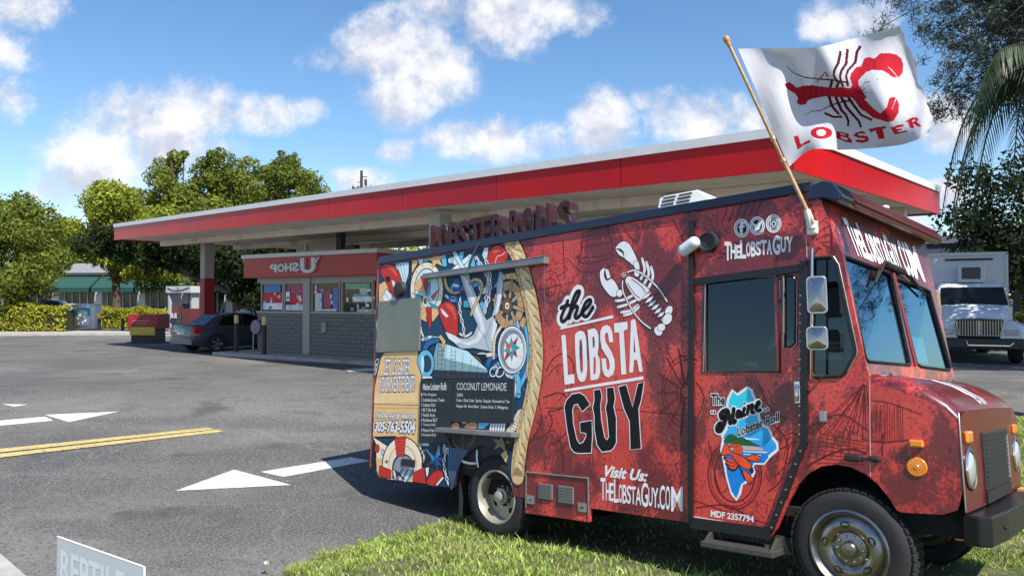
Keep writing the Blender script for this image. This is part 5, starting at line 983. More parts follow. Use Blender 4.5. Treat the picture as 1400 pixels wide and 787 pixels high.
# wheels
RIMF=mat('polished_rim',(.31,.28,.262),.28,1.,var=.25,vscale=14,dirt=((.16,.12,.09),9,.56,.5)); RIMR=mat('painted_rim',(.40,.375,.31),.38,.5,var=.15,vscale=8)
def wheel(x,y,front,zc=.365):
    rr=.365; M=Matrix.Translation((x,y,zc))@Matrix.Rotation(R(90),4,'X')   # local z points towards y-
    w=bpy.data.objects.new('wheel',None); COL.objects.link(w); w.parent=tk
    hw=.115; ri=.235
    mb=MB(); mb.lathe([(ri,-hw),(.30,-hw-.012),(.345,-hw+.004),(rr-.004,-hw+.03),(rr,-hw+.05),(rr,hw-.05),(rr-.004,hw-.03),(.345,hw-.004),(.30,hw+.012),(ri,hw)],M,56,closed=True); ty=mb.build('tyre',TYRE,w,smooth=40)
    # tread blocks round the shoulder
    t0=None
    for k in range(44):
        Mk=M@Matrix.Rotation(2*math.pi*k/44,4,'Z')
        if t0 is None:
            b=MB()
            for zz,of in ((-.088,0),(-.045,.5),(0,0),(.045,.5),(.088,0)): b.box(rr-.006,rr+.006,-.019+of*.02,.019+of*.02,zz-.017,zz+.017)
            t0=b.build('tread_block',TYRE,ty); t0.matrix_local=Mk
        else: share(t0,'tread_block',ty,Mk)
    if front: prof=[(ri+.004,.09),(ri+.006,.125),(ri-.006,.130),(ri-.022,.112),(ri-.035,.085)]
    else: prof=[(ri+.004,.09),(ri+.006,.118),(ri-.008,.122),(ri-.020,.10),(ri-.028,-.01)]
    mb=MB(); mb.lathe(prof,M,56); rim=mb.build('rim',RIMF if front else RIMR,w,smooth=50)
    def disc(rad): # dish height
        if front: return .085+.030*math.sin(math.pi*min(1,max(0,(rad-.09)/.115)))-.012*(rad<.1)
        return -.012+.045*max(0,1-rad/.15)
    r_out=ri-.034 if front else ri-.027; nh=5 if front else 4; mb=MB(); hr,hc=(.026,.150) if front else (.030,.145)
    rings=[r_out,.19,.17,.15,.13,.11,.09]; seg=60; holes=[2*math.pi*(k+.35)/nh for k in range(nh)]
    vs=[];fs=[]
    for rad in rings:
        for k in range(seg):
            a=2*math.pi*k/seg; vs.append(M@Vector((rad*math.cos(a),rad*math.sin(a),disc(rad))))
    for i in range(len(rings)-1):
        for k in range(seg): fs.append((i*seg+k,i*seg+(k+1)%seg,(i+1)*seg+(k+1)%seg,(i+1)*seg+k))
    mb.add(vs,fs); mb.build('disc',RIMF if front else RIMR,rim,smooth=50)
    for a in holes:
        b=MB(); c=Vector((hc*math.cos(a),hc*math.sin(a),0)); e=[]
        for k in range(16):
            t=2*math.pi*k/16; q=c+Vector((math.cos(a),math.sin(a),0))*hr*.80*math.cos(t)+Vector((-math.sin(a),math.cos(a),0))*hr*1.15*math.sin(t); e.append(M@Vector((q.x,q.y,disc(math.hypot(q.x,q.y))+.0015)))
        b.add(e,[tuple(range(16))]); b.build('hand_hole',DARK,rim)
    z0=.075 if front else .03
    mb=MB(); mb.lathe([(.098,z0),(.098,z0+.014),(.06,z0+.018),(.052,z0+.02),(.050,z0+.048),(.040,z0+.060),(.001,z0+.064)] if front else [(.075,0),(.07,.05),(.05,.055),(.048,.09),(.035,.10),(.001,.10)],M,32); hub=mb.build('hub',RIMF if front else RIMR,rim,smooth=40)
    n0=None
    for k in range(10 if front else 8):
        a=2*math.pi*k/(10 if front else 8); Mk=M@Matrix.Translation((.078*math.cos(a),.078*math.sin(a),z0+.014)) if front else M@Matrix.Translation((.088*math.cos(a),.088*math.sin(a),.012))
        if n0 is None:
            b=MB(); b.lathe([(.0095,0),(.0095,.012),(.006,.017),(.001,.018)],Matrix(),8); n0=b.build('wheel_nut',CHR,hub,smooth=40); n0.matrix_local=Mk
        else: share(n0,'wheel_nut',hub,Mk)
    return w
XF=3.067
wheel(XF,.125,True); wheel(0,.125,False); wheel(XF,WID-.13,True); 
for y in (.40,WID-.13,WID-.40):
    mb=MB(); mb.lathe([(.2,-.115),(.345,-.115),(.365,-.06),(.365,.06),(.345,.115),(.2,.115)],Matrix.Translation((0,y,.365))@Matrix.Rotation(R(90),4,'X'),40,closed=True); mb.build('tyre',TYRE,tk,smooth=40)
mb=MB(); mb.tube([(0,.1,.365),(0,WID-.1,.365)],.05,10); mb.tube([(XF,.15,.365),(XF,WID-.15,.365)],.04,10); mb.build('axle',DARK,tk)
# wheel wells and flaps
for xc,w in ((0,.66),(XF,.60)):
    mb=MB(); arc=[(xc+w*math.cos(math.pi*k/14),.38+.52*math.sin(math.pi*k/14)) for k in range(3,12)]
    vs=[(a,y,b) for y in (.028,.60) for a,b in arc]; mb.add(vs,[(k,k+1,9+k+1,9+k) for k in range(8)]+[tuple(9+k for k in range(9))]); mb.build('wheel_well',DARK,tk)
a,b=(-.639,.03,.371),(-.417,.03,.124)
mb=MB(); mb.box(-.50,-.485,.02,.52,.13,.50); mf=mb.build('mud_flap',mat('flap_rubber',(.012,.012,.013),.7),tk); 
for y in (.10,.40):
    mb=MB(); mb.lathe([(.001,.006),(.01,.004),(.012,0)],Matrix.Translation((-.50,y,.2))@Matrix.Rotation(R(-90),4,'Y'),8); mb.build('bolt',ALU,mf)
mb=MB(); mb.prism([[(-.655,.41),(-.47,.41),(-.47,.6),(-.6,.56)]],side(.034),side(.05)); mb.build('arch_liner',DARK,tk)
# roof fittings
a,b=(1.451,.45,2.884),(2.085,.45,2.922)
WHT=mat('unit_white',(.70,.70,.68),.45,var=.05); x0,x1=a[0],b[0]; zt=(1.653,.45,2.986)[2]
mb=MB(); mb.prism([[(x0,2.74),(x0+.05,zt-.012),(x0+.10,zt),(x1-.22,zt),(x1,2.79),(x1+.05,2.74)]],side(.42),side(1.2)); au=mb.build('roof_air_unit',WHT,tk,bevel=.012)
for r in range(5):
    for c in range(2):
        z=2.835+.024*r*(zt-2.83)/.12; xx=x0+.045+.012*r+c*.15; mb=MB(); mb.box(xx,xx+.12,.412,.419,z,z+.011); mb.build('unit_louvre',DARK,au)
a=(1.287,.3,2.83); mb=MB(); mb.sphere((a[0],.3,2.75),(.085,.085,.07),16,8); mb.build('roof_dome',WHT,tk,smooth=60)
# flag bracket
a=Vector((2.945,-.02,2.43)); b=Vector((2.939,-.05,2.486)); c=Vector((2.93,-.07,2.549))
BRW=mat('bracket_white',(.72,.72,.72),.35); mb=MB(); mb.box(a.x-.04,a.x+.035,-.03,-.0006,a.z-.045,a.z+.05); br=mb.build('flag_bracket',BRW,tk,bevel=.014); mb=MB(); mb.tube([a+Vector((0,-.01,0)),b,c],[.028,.026,.021],12); mb.build('socket',BRW,br,smooth=50)
# ------------------------------------------------------------ printed lettering and art, thin film on the side
ART={
'mural':[
('p','sea',"-1845,2685 -1324,2685 143,2685 284,2522 413,2199 477,1865 496,1605 448,1252 340,898 239,573 179,504 149,668 75,740 -49,804 -191,816 -318,768 -431,672 -509,543 -556,423 -596,392 -1141,394 -1719,401 -1735,439 -1845,473 -1845,1094 -1845,2055",0),
('s','blue',"-1272,2485 -1213,2534 -1125,2487",.045,0,1,0.006,'ink'),
('s','paleblue',"-45,1091 46,1085 111,1042",.022,0,1,0.006,'ink'),
('s','white',"-1139,597 -1085,669 -977,709",.03,0,1,0.006,'ink'),
('s','white',"-1369,2175 -1410,2075 -1333,1976",.022,0,1,0.006,'ink'),
('s','white',"37,1892 95,1921 164,1903",.022,0,1,0.006,'ink'),
('s','white',"298,1053 355,978 292,902",.045,0,1,0.006,'ink'),
('s','paleblue',"23,1555 111,1569 201,1570",.03,0,1,0.006,'ink'),
('s','white',"-1031,936 -975,919 -913,928",.06,0,1,0.006,'ink'),
('s','steelhi',"-236,2319 -198,2265 -130,2288",.06,0,1,0.006,'ink'),
('s','white',"-1105,1970 -1088,1912 -1052,1857",.022,0,1,0.006,'ink'),
('s','bluehi',"20,1153 120,1147 185,1202",.045,0,1,0.006,'ink'),
('s','white',"193,1991 271,2018 333,1968",.045,0,1,0.006,'ink'),
('s','paleblue',"-1832,2166 -1710,2105 -1611,2031",.022,0,1,0.006,'ink'),
('s','paleblue',"-1105,2314 -1041,2283 -1004,2238",.045,0,1,0.006,'ink'),
('s','white',"-511,1869 -425,1839 -349,1870",.022,0,1,0.006,'ink'),
('s','steelhi',"-726,2260 -657,2211 -722,2172",.03,0,1,0.006,'ink'),
('s','white',"-442,652 -351,640 -259,644",.022,0,1,0.006,'ink'),
('s','blue',"-1455,1601 -1509,1527 -1402,1476",.03,0,1,0.006,'ink'),
('s','blue',"-1225,1755 -1183,1817 -1084,1836",.03,0,1,0.006,'ink'),
('s','paleblue',"-674,2617 -587,2609 -542,2552",.06,0,1,0.006,'ink'),
('s','bluehi',"54,2233 146,2277 226,2331",.06,0,1,0.006,'ink'),
('s','blue',"315,1356 379,1290 331,1217",.022,0,1,0.006,'ink'),
('s','white',"-825,706 -686,738 -560,703",.06,0,1,0.006,'ink'),
('s','steelhi',"12,1363 7,1300 43,1242",.045,0,1,0.006,'ink'),
('s','steelhi',"-1069,1833 -934,1851 -801,1824",.03,0,1,0.006,'ink'),
('s','bluehi',"-1731,735 -1584,697 -1426,695",.03,0,1,0.006,'ink'),
('s','paleblue',"-275,1654 -194,1666 -114,1656",.022,0,1,0.006,'ink'),
('s','paleblue',"-1295,2422 -1237,2374 -1210,2317",.06,0,1,0.006,'ink'),
('s','white',"118,1506 156,1467 218,1455",.06,0,1,0.006,'ink'),
('s','bluehi',"139,1712 243,1728 325,1675",.045,0,1,0.006,'ink'),
('s','bluehi',"-483,2325 -370,2331 -260,2341",.045,0,1,0.006,'ink'),
('s','paleblue',"20,961 107,961 186,940",.045,0,1,0.006,'ink'),
('s','bluehi',"-869,1080 -759,1088 -717,1022",.045,0,1,0.006,'ink'),
('s','paleblue',"-565,1808 -488,1729 -537,1647",.045,0,1,0.006,'ink'),
('s','paleblue',"191,1583 251,1627 328,1652",.03,0,1,0.006,'ink'),
('s','bluehi',"-171,1982 -228,1931 -155,1883",.03,0,1,0.006,'ink'),
('s','blue',"-1845,2058 -1752,2022 -1635,2035",.022,0,1,0.006,'ink'),
('s','paleblue',"-597,1803 -511,1800 -474,1745",.022,0,1,0.006,'ink'),
('s','bluehi',"-324,1340 -210,1369 -95,1391",.045,0,1,0.006,'ink'),
('s','white',"211,1612 283,1570 335,1516",.045,0,1,0.006,'ink'),
('s','bluehi',"269,1877 359,1864 442,1883",.03,0,1,0.006,'ink'),
('s','bluehi',"-1124,689 -1015,647 -888,639",.022,0,1,0.006,'ink'),
('s','white',"-844,646 -762,702 -656,730",.022,0,1,0.006,'ink'),
('s','paleblue',"-374,1577 -339,1541 -342,1499",.022,0,1,0.006,'ink'),
('s','paleblue',"-1451,1415 -1331,1369 -1220,1417",.022,0,1,0.006,'ink'),
('s','steelhi',"-1320,1701 -1361,1648 -1306,1597",.045,0,1,0.006,'ink'),
('s','paleblue',"75,1242 128,1218 179,1192",.045,0,1,0.006,'ink'),
('s','paleblue',"-899,1130 -833,1080 -779,1025",.06,0,1,0.006,'ink'),
('s','white',"-613,613 -526,629 -447,660",.03,0,1,0.006,'ink'),
('s','blue',"143,1724 211,1662 259,1591",.022,0,1,0.006,'ink'),
('s','bluehi',"-1519,2671 -1446,2558 -1279,2505",.045,0,1,0.006,'ink'),
('s','bluehi',"174,1140 235,1093 291,1043",.022,0,1,0.006,'ink'),
('s','paleblue',"-1543,2173 -1416,2231 -1252,2216",.045,0,1,0.006,'ink'),
('s','bluehi',"-1751,2254 -1804,2192 -1699,2147",.022,0,1,0.006,'ink'),
('s','paleblue',"-1154,799 -1048,776 -935,779",.03,0,1,0.006,'ink'),
('s','steelhi',"-242,762 -242,690 -225,620",.022,0,1,0.006,'ink'),
('s','blue',"-180,1479 -119,1446 -60,1478",.022,0,1,0.006,'ink'),
('s','white',"-875,2392 -874,2323 -860,2253",.06,0,1,0.006,'ink'),
('s','bluehi',"-1015,1838 -947,1801 -898,1843",.045,0,1,0.006,'ink'),
('s','paleblue',"205,2283 292,2219 405,2211",.03,0,1,0.006,'ink'),
('s','steelhi',"-527,1653 -478,1606 -400,1619",.06,0,1,0.006,'ink'),
('s','white',"-1002,2354 -954,2311 -913,2266",.045,0,1,0.006,'ink'),
('s','paleblue',"174,936 276,922 364,964",.045,0,1,0.006,'ink'),
('s','paleblue',"-451,1043 -389,979 -334,914",.045,0,1,0.006,'ink'),
('p','sand',"-1840,2475 -1714,2509 -1596,2340 -1790,2253 -1828,2267",0,.011,'ink'),
('p','paleblue',"-1560,2664 -1459,2685 -1300,2670 -1327,2528 -1390,2401 -1479,2465",0,.011,'ink'),
('s','ink',"-1526,2685 -1485,2578 -1408,2425",.005,0,1),
('s','ink',"-1474,2685 -1442,2584 -1385,2456",.005,0,1),
('s','ink',"-1422,2685 -1399,2591 -1363,2488",.005,0,1),
('p','white',"-1777,2332 -1690,2416 -1523,2290 -1485,2232 -1735,2249",0,.011,'ink'),
('s','ink',"-1733,2374 -1609,2251",.005,0,1),
('s','ink',"-1681,2404 -1521,2256",.005,0,1),
('p','navy',"-1328,2685 -1274,2685 -1279,2228 -1357,2255 -1325,2473",0),
('p','red',"-1817,2685 -1725,2685 -1596,2668 -1503,2591 -1456,2519 -1445,2473 -1514,2446 -1529,2413 -1507,2311 -1541,2302 -1635,2389 -1712,2486 -1790,2562 -1816,2634",1,.011,'ink'),
('p','white',"-1614,2505 -1559,2478 -1530,2425 -1528,2380 -1583,2429",0),
('p','redhi',"-1742,2685 -1632,2661 -1538,2583 -1518,2525 -1592,2588",1),
('p','ink',"-1725,2544 -1643,2542 -1640,2491 -1694,2484",1),
('p','sand',"-1277,2685 -1185,2685 -1173,2645 -1244,2564 -1277,2535",0,.011,'ink'),
('p','bluehi',"-1102,2685 -972,2685 -985,2657 -1064,2611",0,.011,'ink'),
('p','bluehi',"-845,2685 -736,2685 -715,2563 -776,2559 -827,2671",0,.011,'ink'),
('p','white',"-1177,2685 -1102,2685 -1073,2628 -1146,2609",0,.011,'ink'),
('p','cream',"-765,2327 -769,2264 -785,2206 -813,2155 -852,2112 -898,2082 -952,2064 -1009,2060 -1068,2071 -1124,2095 -1176,2133 -1221,2182 -1256,2240 -1279,2304 -1289,2371 -1285,2436 -1268,2498 -1238,2551 -1197,2594 -1147,2624 -1092,2639 -1033,2640 -974,2627 -918,2599 -868,2559 -826,2510 -794,2452 -773,2391",0,.011,'ink'),
('p','paleblue',"-833,2333 -836,2285 -848,2240 -869,2201 -897,2169 -931,2145 -970,2132 -1012,2129 -1055,2137 -1096,2156 -1134,2185 -1166,2222 -1191,2266 -1208,2314 -1215,2365 -1212,2414 -1200,2460 -1178,2501 -1149,2533 -1113,2556 -1073,2569 -1030,2570 -987,2560 -947,2539 -910,2509 -879,2472 -855,2428 -840,2381",0,.011,'ink'),
('p','red',"-1125,2503 -1027,2499 -982,2388 -1035,2296",0,0.005,'ink'),
('p','redhi',"-954,2268 -808,2351 -912,2228",0,0.005,'ink'),
('p','sand',"-1220,2409 -1125,2498 -1051,2297 -1218,2365",0,0.005,'ink'),
('p','sand',"-1174,2113 -1046,2169 -1007,2010 -1097,2044",0,0.005,'ink'),
('p','sand',"-934,2161 -791,2110 -912,2005 -945,2056",0,0.005,'ink'),
('p','teal',"-1268,2342 -1058,2276 -1080,2224",0,0.005,'ink'),
('p','teal',"-1042,2280 -962,2471 -967,2291",0,0.005,'ink'),
('p','teal',"-992,2223 -784,2130 -949,2162",0,0.005,'ink'),
('p','red',"-1030,2167 -941,2162 -927,2006 -964,1921 -1019,2103",0,0.005,'ink'),
('s','ink',"-1016,2140 -941,2138",.003,0,1),
('s','ink',"-1014,2112 -939,2111",.003,0,1),
('s','ink',"-1013,2085 -938,2083",.003,0,1),
('s','ink',"-1012,2057 -937,2056",.003,0,1),
('s','ink',"-1011,2029 -936,2028",.003,0,1),
('s','ink',"-1010,2002 -935,2001",.003,0,1),
('p','cream',"-985,2223 -986,2208 -989,2195 -995,2182 -1003,2173 -1012,2165 -1023,2161 -1034,2160 -1046,2163 -1057,2168 -1067,2177 -1076,2188 -1082,2201 -1087,2215 -1089,2230 -1088,2245 -1085,2259 -1079,2271 -1071,2281 -1062,2288 -1051,2292 -1040,2293 -1028,2291 -1017,2285 -1007,2276 -998,2265 -992,2252 -987,2238",0,0.006,'ink'),
('p','ink',"-1013,2225 -1013,2218 -1014,2211 -1017,2205 -1021,2200 -1025,2197 -1030,2195 -1036,2195 -1041,2196 -1046,2198 -1051,2203 -1055,2208 -1058,2214 -1060,2221 -1061,2228 -1061,2236 -1059,2242 -1057,2248 -1053,2253 -1049,2256 -1044,2258 -1038,2259 -1033,2258 -1028,2255 -1023,2251 -1019,2245 -1016,2239 -1014,2232",0),
('p','paleblue',"-1024,2231 -1024,2228 -1025,2226 -1026,2223 -1027,2221 -1028,2220 -1030,2219 -1032,2219 -1033,2219 -1035,2220 -1037,2222 -1038,2224 -1039,2227 -1040,2229 -1040,2232 -1040,2235 -1040,2238 -1039,2240 -1038,2242 -1036,2243 -1035,2244 -1033,2244 -1031,2244 -1029,2243 -1028,2241 -1026,2239 -1025,2237 -1024,2234",0),
('s','ink',"-811,2280 -797,2250",.004,0,1),
('s','ink',"-863,2171 -850,2141",.004,0,1),
('s','ink',"-960,2112 -946,2082",.004,0,1),
('s','ink',"-1076,2120 -1062,2089",.004,0,1),
('s','ink',"-1182,2193 -1168,2162",.004,0,1),
('s','ink',"-1248,2315 -1233,2283",.004,0,1),
('s','ink',"-1255,2451 -1240,2419",.004,0,1),
('s','ink',"-1199,2564 -1184,2532",.004,0,1),
('s','ink',"-1098,2621 -1083,2589",.004,0,1),
('s','ink',"-980,2608 -966,2577",.004,0,1),
('s','ink',"-877,2531 -863,2500",.004,0,1),
('s','ink',"-816,2411 -802,2381",.004,0,1),
('p','starfish',"-924,2685 -866,2680 -762,2682 -829,2635 -776,2566 -875,2605 -947,2559 -941,2631 -1042,2674 -935,2678",0,0.006,'ink'),
('p','sand',"-930,2640 -933,2635 -939,2636 -943,2641 -940,2645 -933,2645",0),
('p','sand',"-913,2653 -916,2649 -922,2649 -926,2654 -923,2659 -916,2658",0),
('p','sand',"-896,2666 -899,2662 -905,2662 -909,2667 -906,2672 -899,2671",0),
('p','sand',"-877,2634 -880,2630 -887,2630 -890,2635 -887,2640 -881,2639",0),
('p','sand',"-861,2647 -864,2643 -870,2643 -873,2648 -870,2653 -864,2652",0),
('p','sand',"-844,2660 -847,2656 -853,2656 -856,2661 -853,2666 -847,2665",0),
('p','sand',"-825,2628 -828,2624 -835,2625 -838,2630 -835,2634 -829,2633",0),
('s','rope',"-750,2456 -723,2365 -660,2303 -570,2285 -490,2304",.036,0,1,0.005,'ink'),
('p','bluehi',"-502,2330 -504,2320 -509,2311 -518,2303 -530,2297 -544,2292 -560,2290 -578,2291 -595,2293 -612,2298 -627,2305 -639,2313 -649,2323 -655,2333 -657,2344 -656,2354 -650,2363 -641,2371 -629,2378 -614,2382 -598,2384 -581,2384 -563,2381 -547,2376 -532,2369 -520,2361 -510,2351 -504,2341",0,0.006,'ink'),
('p','teal',"-533,2328 -534,2322 -537,2317 -541,2312 -548,2308 -556,2306 -564,2305 -574,2305 -583,2306 -592,2309 -600,2313 -607,2318 -612,2323 -615,2329 -616,2335 -616,2341 -613,2346 -608,2351 -601,2355 -593,2357 -585,2358 -575,2358 -566,2357 -557,2354 -549,2350 -542,2345 -537,2340 -534,2334",0,0.004,'ink'),
('p','blue',"-689,2263 -547,2252 -552,2176 -672,2190",0,0.006,'ink'),
('s','white',"-586,2219 -586,2214 -588,2210 -592,2206 -596,2203 -602,2200 -608,2199 -615,2199 -622,2200 -628,2202 -634,2205 -639,2209 -642,2214 -645,2219 -646,2224 -645,2229 -643,2234 -640,2238 -635,2241 -629,2243 -623,2244 -616,2244 -610,2243 -603,2241 -598,2238 -593,2234 -589,2229 -587,2224",.004,1,1),
('p','red',"-831,2144 -763,2191 -687,2203 -596,2159 -542,2084 -534,1972 -542,1851 -630,1844 -707,1899 -788,2016",1,.011,'ink'),
('p','white',"-800,2142 -729,2095 -675,2051 -712,2038 -775,2088",0),
('p','redhi',"-732,2173 -641,2162 -579,2086 -576,1994 -623,2079",1),
('p','red',"-135,2523 -135,2633 -71,2685 23,2685 91,2645 131,2611 132,2562 67,2506 -26,2492",1,.011,'ink'),
('s','white',"-46,2504 -14,2579 39,2583 98,2610 131,2596",.006,0,1),
('p','redhi',"-84,2657 -3,2685 25,2643 -55,2614",1),
('p','white',"-630,2685 -570,2685 -403,2511 -626,2566",0,.011,'ink'),
('p','paleblue',"-505,2522 -334,2636 -276,2589 -460,2487",0,.011,'ink'),
('p','bluehi',"-540,2685 -467,2685 -485,2602 -552,2620",0,.011,'ink'),
('p','white',"-437,2685 -265,2685 -293,2682 -408,2685",0,0.005,'ink'),
('p','bluehi',"-392,2643 -335,2657 -295,2500 -374,2498",0,.011,'ink'),
('p','paleblue',"-194,2685 -126,2685 -150,2555 -221,2623",0,.011,'ink'),
('p','bluehi',"-297,2561 -233,2564 -204,2491 -274,2488",0,0.005,'ink'),
('p','sand',"82,2402 212,2409 264,2328 161,2347 123,2321",0,.011,'ink'),
('s','ink',"198,2384 197,2380 196,2376 194,2373 191,2370 188,2368 184,2367 180,2367 176,2368 172,2370 169,2372 166,2376 164,2379 162,2384 162,2388 162,2392 163,2396 165,2400 168,2402 172,2404 175,2405 179,2405 184,2404 187,2403 191,2400 194,2397 196,2393 197,2389",.005,1,1),
('p','blue',"-621,2420 -532,2422 -483,2284 -617,2295",0,.011,'ink'),
('p','white',"-620,2378 -529,2350 -544,2330 -618,2342",0),
('p','teal',"-466,2192 -380,2195 -377,2115 -464,2121",0,.011,'ink'),
('p','bluehi',"-265,2137 -196,2172 -139,2080 -221,2038",0,.011,'ink'),
('s','white',"-509,2234 -520,2210 -515,2185 -504,2208",.011,1,1,0.004,'ink'),
('s','white',"-514,2191 -535,2169 -520,2142 -499,2164",.011,1,1,0.004,'ink'),
('s','white',"-519,2148 -525,2123 -514,2098 -509,2123",.011,1,1,0.004,'ink'),
('s','white',"-515,2105 -528,2079 -505,2054 -492,2080",.011,1,1,0.004,'ink'),
('s','white',"-506,2061 -505,2035 -488,2012 -489,2037",.011,1,1,0.004,'ink'),
('s','white',"-490,2018 -497,1991 -470,1969 -463,1996",.011,1,1,0.004,'ink'),
('s','white',"-473,1976 -472,1950 -456,1927 -457,1952",.011,1,1,0.004,'ink'),
('s','white',"-456,1933 -471,1908 -451,1884 -436,1908",.011,1,1,0.004,'ink'),
('s','white',"-452,1890 -457,1869 -447,1847 -442,1869",.011,1,1,0.004,'ink'),
('s','white',"-298,2617 -281,2583 -250,2553 -268,2587",.011,1,1,0.004,'ink'),
('s','white',"-257,2561 -248,2525 -209,2498 -218,2534",.011,1,1,0.004,'ink'),
('s','white',"-216,2506 -199,2473 -169,2444 -186,2477",.011,1,1,0.004,'ink'),
('s','white',"-175,2452 -169,2417 -132,2389 -139,2425",.011,1,1,0.004,'ink'),
('s','white',"-135,2398 -141,2366 -131,2332 -126,2365",.011,1,1,0.004,'ink'),
('s','white',"-131,2341 -150,2310 -134,2276 -116,2306",.011,1,1,0.004,'ink'),
('s','white',"-133,2284 -147,2254 -146,2221 -132,2251",.011,1,1,0.004,'ink'),
('s','white',"-144,2229 -167,2200 -156,2165 -134,2194",.011,1,1,0.004,'ink'),
('s','white',"-156,2174 -166,2143 -162,2109 -151,2141",.011,1,1,0.004,'ink'),
('s','white',"-161,2118 -180,2092 -166,2062 -147,2088",.011,1,1,0.004,'ink'),
('s','white',"-207,2631 -194,2595 -166,2561 -180,2597",.011,1,1,0.004,'ink'),
('s','white',"-172,2570 -167,2532 -131,2500 -136,2538",.011,1,1,0.004,'ink'),
('s','white',"-137,2509 -131,2473 -111,2439 -117,2475",.011,1,1,0.004,'ink'),
('s','white',"-113,2448 -121,2412 -97,2377 -89,2413",.011,1,1,0.004,'ink'),
('s','white',"-99,2386 -105,2352 -95,2316 -90,2351",.011,1,1,0.004,'ink'),
('s','white',"-94,2325 -115,2293 -103,2256 -82,2288",.011,1,1,0.004,'ink'),
('s','white',"-102,2265 -114,2232 -111,2196 -99,2230",.011,1,1,0.004,'ink'),
('s','white',"-110,2205 -137,2176 -131,2139 -105,2168",.011,1,1,0.004,'ink'),
('s','white',"-127,2148 -149,2118 -157,2084 -135,2113",.011,1,1,0.004,'ink'),
('s','white',"-153,2092 -182,2069 -179,2036 -150,2059",.011,1,1,0.004,'ink'),
('p','steel',"-526,2444 -333,2045 -265,1942 -313,1856 -397,1821 -581,1835 -722,1899 -666,1831 -579,1770 -483,1717 -310,1719 -103,1685 -45,1673 -43,1807 10,2024 59,2186 75,2330 26,2446 -15,2304 -17,2164 -71,2015 -138,1984 -189,2050 -400,2446",0,0.009,'ink'),
('p','white',"-484,2440 -288,2056 -215,1925 -272,1823 -392,1778 -548,1798 -391,1749 -251,1773 -155,1881 -187,1980 -431,2427",0),
('p','steelhi',"-17,1697 -29,1820 33,2057 58,2228 37,2334 12,2162 -51,1959 -76,1808",0),
('p','steel',"-48,2285 -1,2358 26,2443 93,2384 123,2285 66,2296",0,0.006,'ink'),
('p','white',"-722,1899 -581,1857 -454,1794 -558,1769 -666,1824",0,0.004,'ink'),
('s','ink',"-265,1928 -154,1811 -103,1692",.004,0,1),
('s','ink',"-154,1811 -80,1960",.004,0,1),
('s','steelhi',"-624,2505 -385,2620",.05,0,0,0.006,'ink'),
('s','paleblue',"-609,2685 -410,2425",.045,0,0,0.006,'ink'),
('s','rope',"-377,2357 -314,2386 -236,2364 -207,2311 -232,2234 -300,2140 -354,2047",.03,0,1,0.006,'ink'),
('s','ink',"-384,2367 -348,2334",.003,0,1),
('s','ink',"-366,2370 -332,2336",.003,0,1),
('s','ink',"-347,2372 -317,2339",.003,0,1),
('s','ink',"-329,2374 -301,2342",.003,0,1),
('s','ink',"-310,2377 -286,2344",.003,0,1),
('s','ink',"-291,2339 -269,2307",.003,0,1),
('s','ink',"-272,2301 -253,2270",.003,0,1),
('s','ink',"-253,2264 -237,2232",.003,0,1),
('s','ink',"-234,2226 -220,2195",.003,0,1),
('p','ink',"352,2090 348,2037 333,1987 310,1943 277,1907 239,1880 195,1864 148,1860 101,1868 55,1889 13,1920 -22,1961 -49,2010 -67,2064 -73,2120 -69,2175 -54,2227 -28,2273 6,2310 47,2336 92,2350 140,2352 188,2341 232,2319 272,2286 306,2245 331,2197 347,2144",0),
('p','woodlt',"330,2092 326,2043 313,1997 292,1957 263,1923 229,1899 189,1884 148,1880 105,1888 65,1907 28,1935 -4,1973 -28,2017 -43,2067 -49,2118 -45,2169 -32,2216 -9,2258 21,2292 57,2316 98,2329 140,2331 183,2322 223,2301 259,2271 288,2233 311,2189 325,2141",0),
('p','sea',"258,2097 256,2065 248,2036 235,2010 217,1989 196,1973 172,1964 146,1962 121,1967 96,1979 73,1997 54,2021 40,2049 31,2080 27,2113 29,2145 38,2175 51,2201 69,2223 91,2238 116,2247 142,2249 168,2243 192,2230 214,2211 232,2187 246,2159 255,2129",0),
('s','woodlt',"189,2090 331,2045",.028,0,0,0.005,'ink'),
('s','woodlt',"170,2057 251,1906",.028,0,0,0.005,'ink'),
('s','woodlt',"135,2052 107,1881",.028,0,0,0.005,'ink'),
('s','woodlt',"106,2078 -19,1988",.028,0,0,0.005,'ink'),
('s','woodlt',"98,2119 -51,2167",.028,0,0,0.005,'ink'),
('s','woodlt',"118,2152 34,2310",.028,0,0,0.005,'ink'),
('s','woodlt',"153,2158 181,2329",.028,0,0,0.005,'ink'),
('s','woodlt',"182,2132 303,2218",.028,0,0,0.005,'ink'),
('s','ink',"256,2049 316,2017",.003,0,0),
('s','ink',"234,2004 282,1947",.003,0,0),
('s','ink',"198,1973 227,1899",.003,0,0),
('s','ink',"155,1962 160,1880",.003,0,0),
('s','ink',"109,1971 90,1894",.003,0,0),
('s','ink',"68,2000 27,1939",.003,0,0),
('s','ink',"38,2044 -20,2009",.003,0,0),
('s','ink',"23,2098 -43,2094",.003,0,0),
('s','ink',"26,2153 -38,2181",.003,0,0),
('s','ink',"47,2201 -7,2256",.003,0,0),
('s','ink',"81,2234 47,2309",.003,0,0),
('s','ink',"125,2249 115,2331",.003,0,0),
('s','ink',"171,2242 185,2320",.003,0,0),
('s','ink',"213,2215 249,2278",.003,0,0),
('s','ink',"244,2173 297,2212",.003,0,0),
('s','ink',"261,2121 323,2131",.003,0,0),
('s','ink',"261,2067 322,2046",.003,0,0),
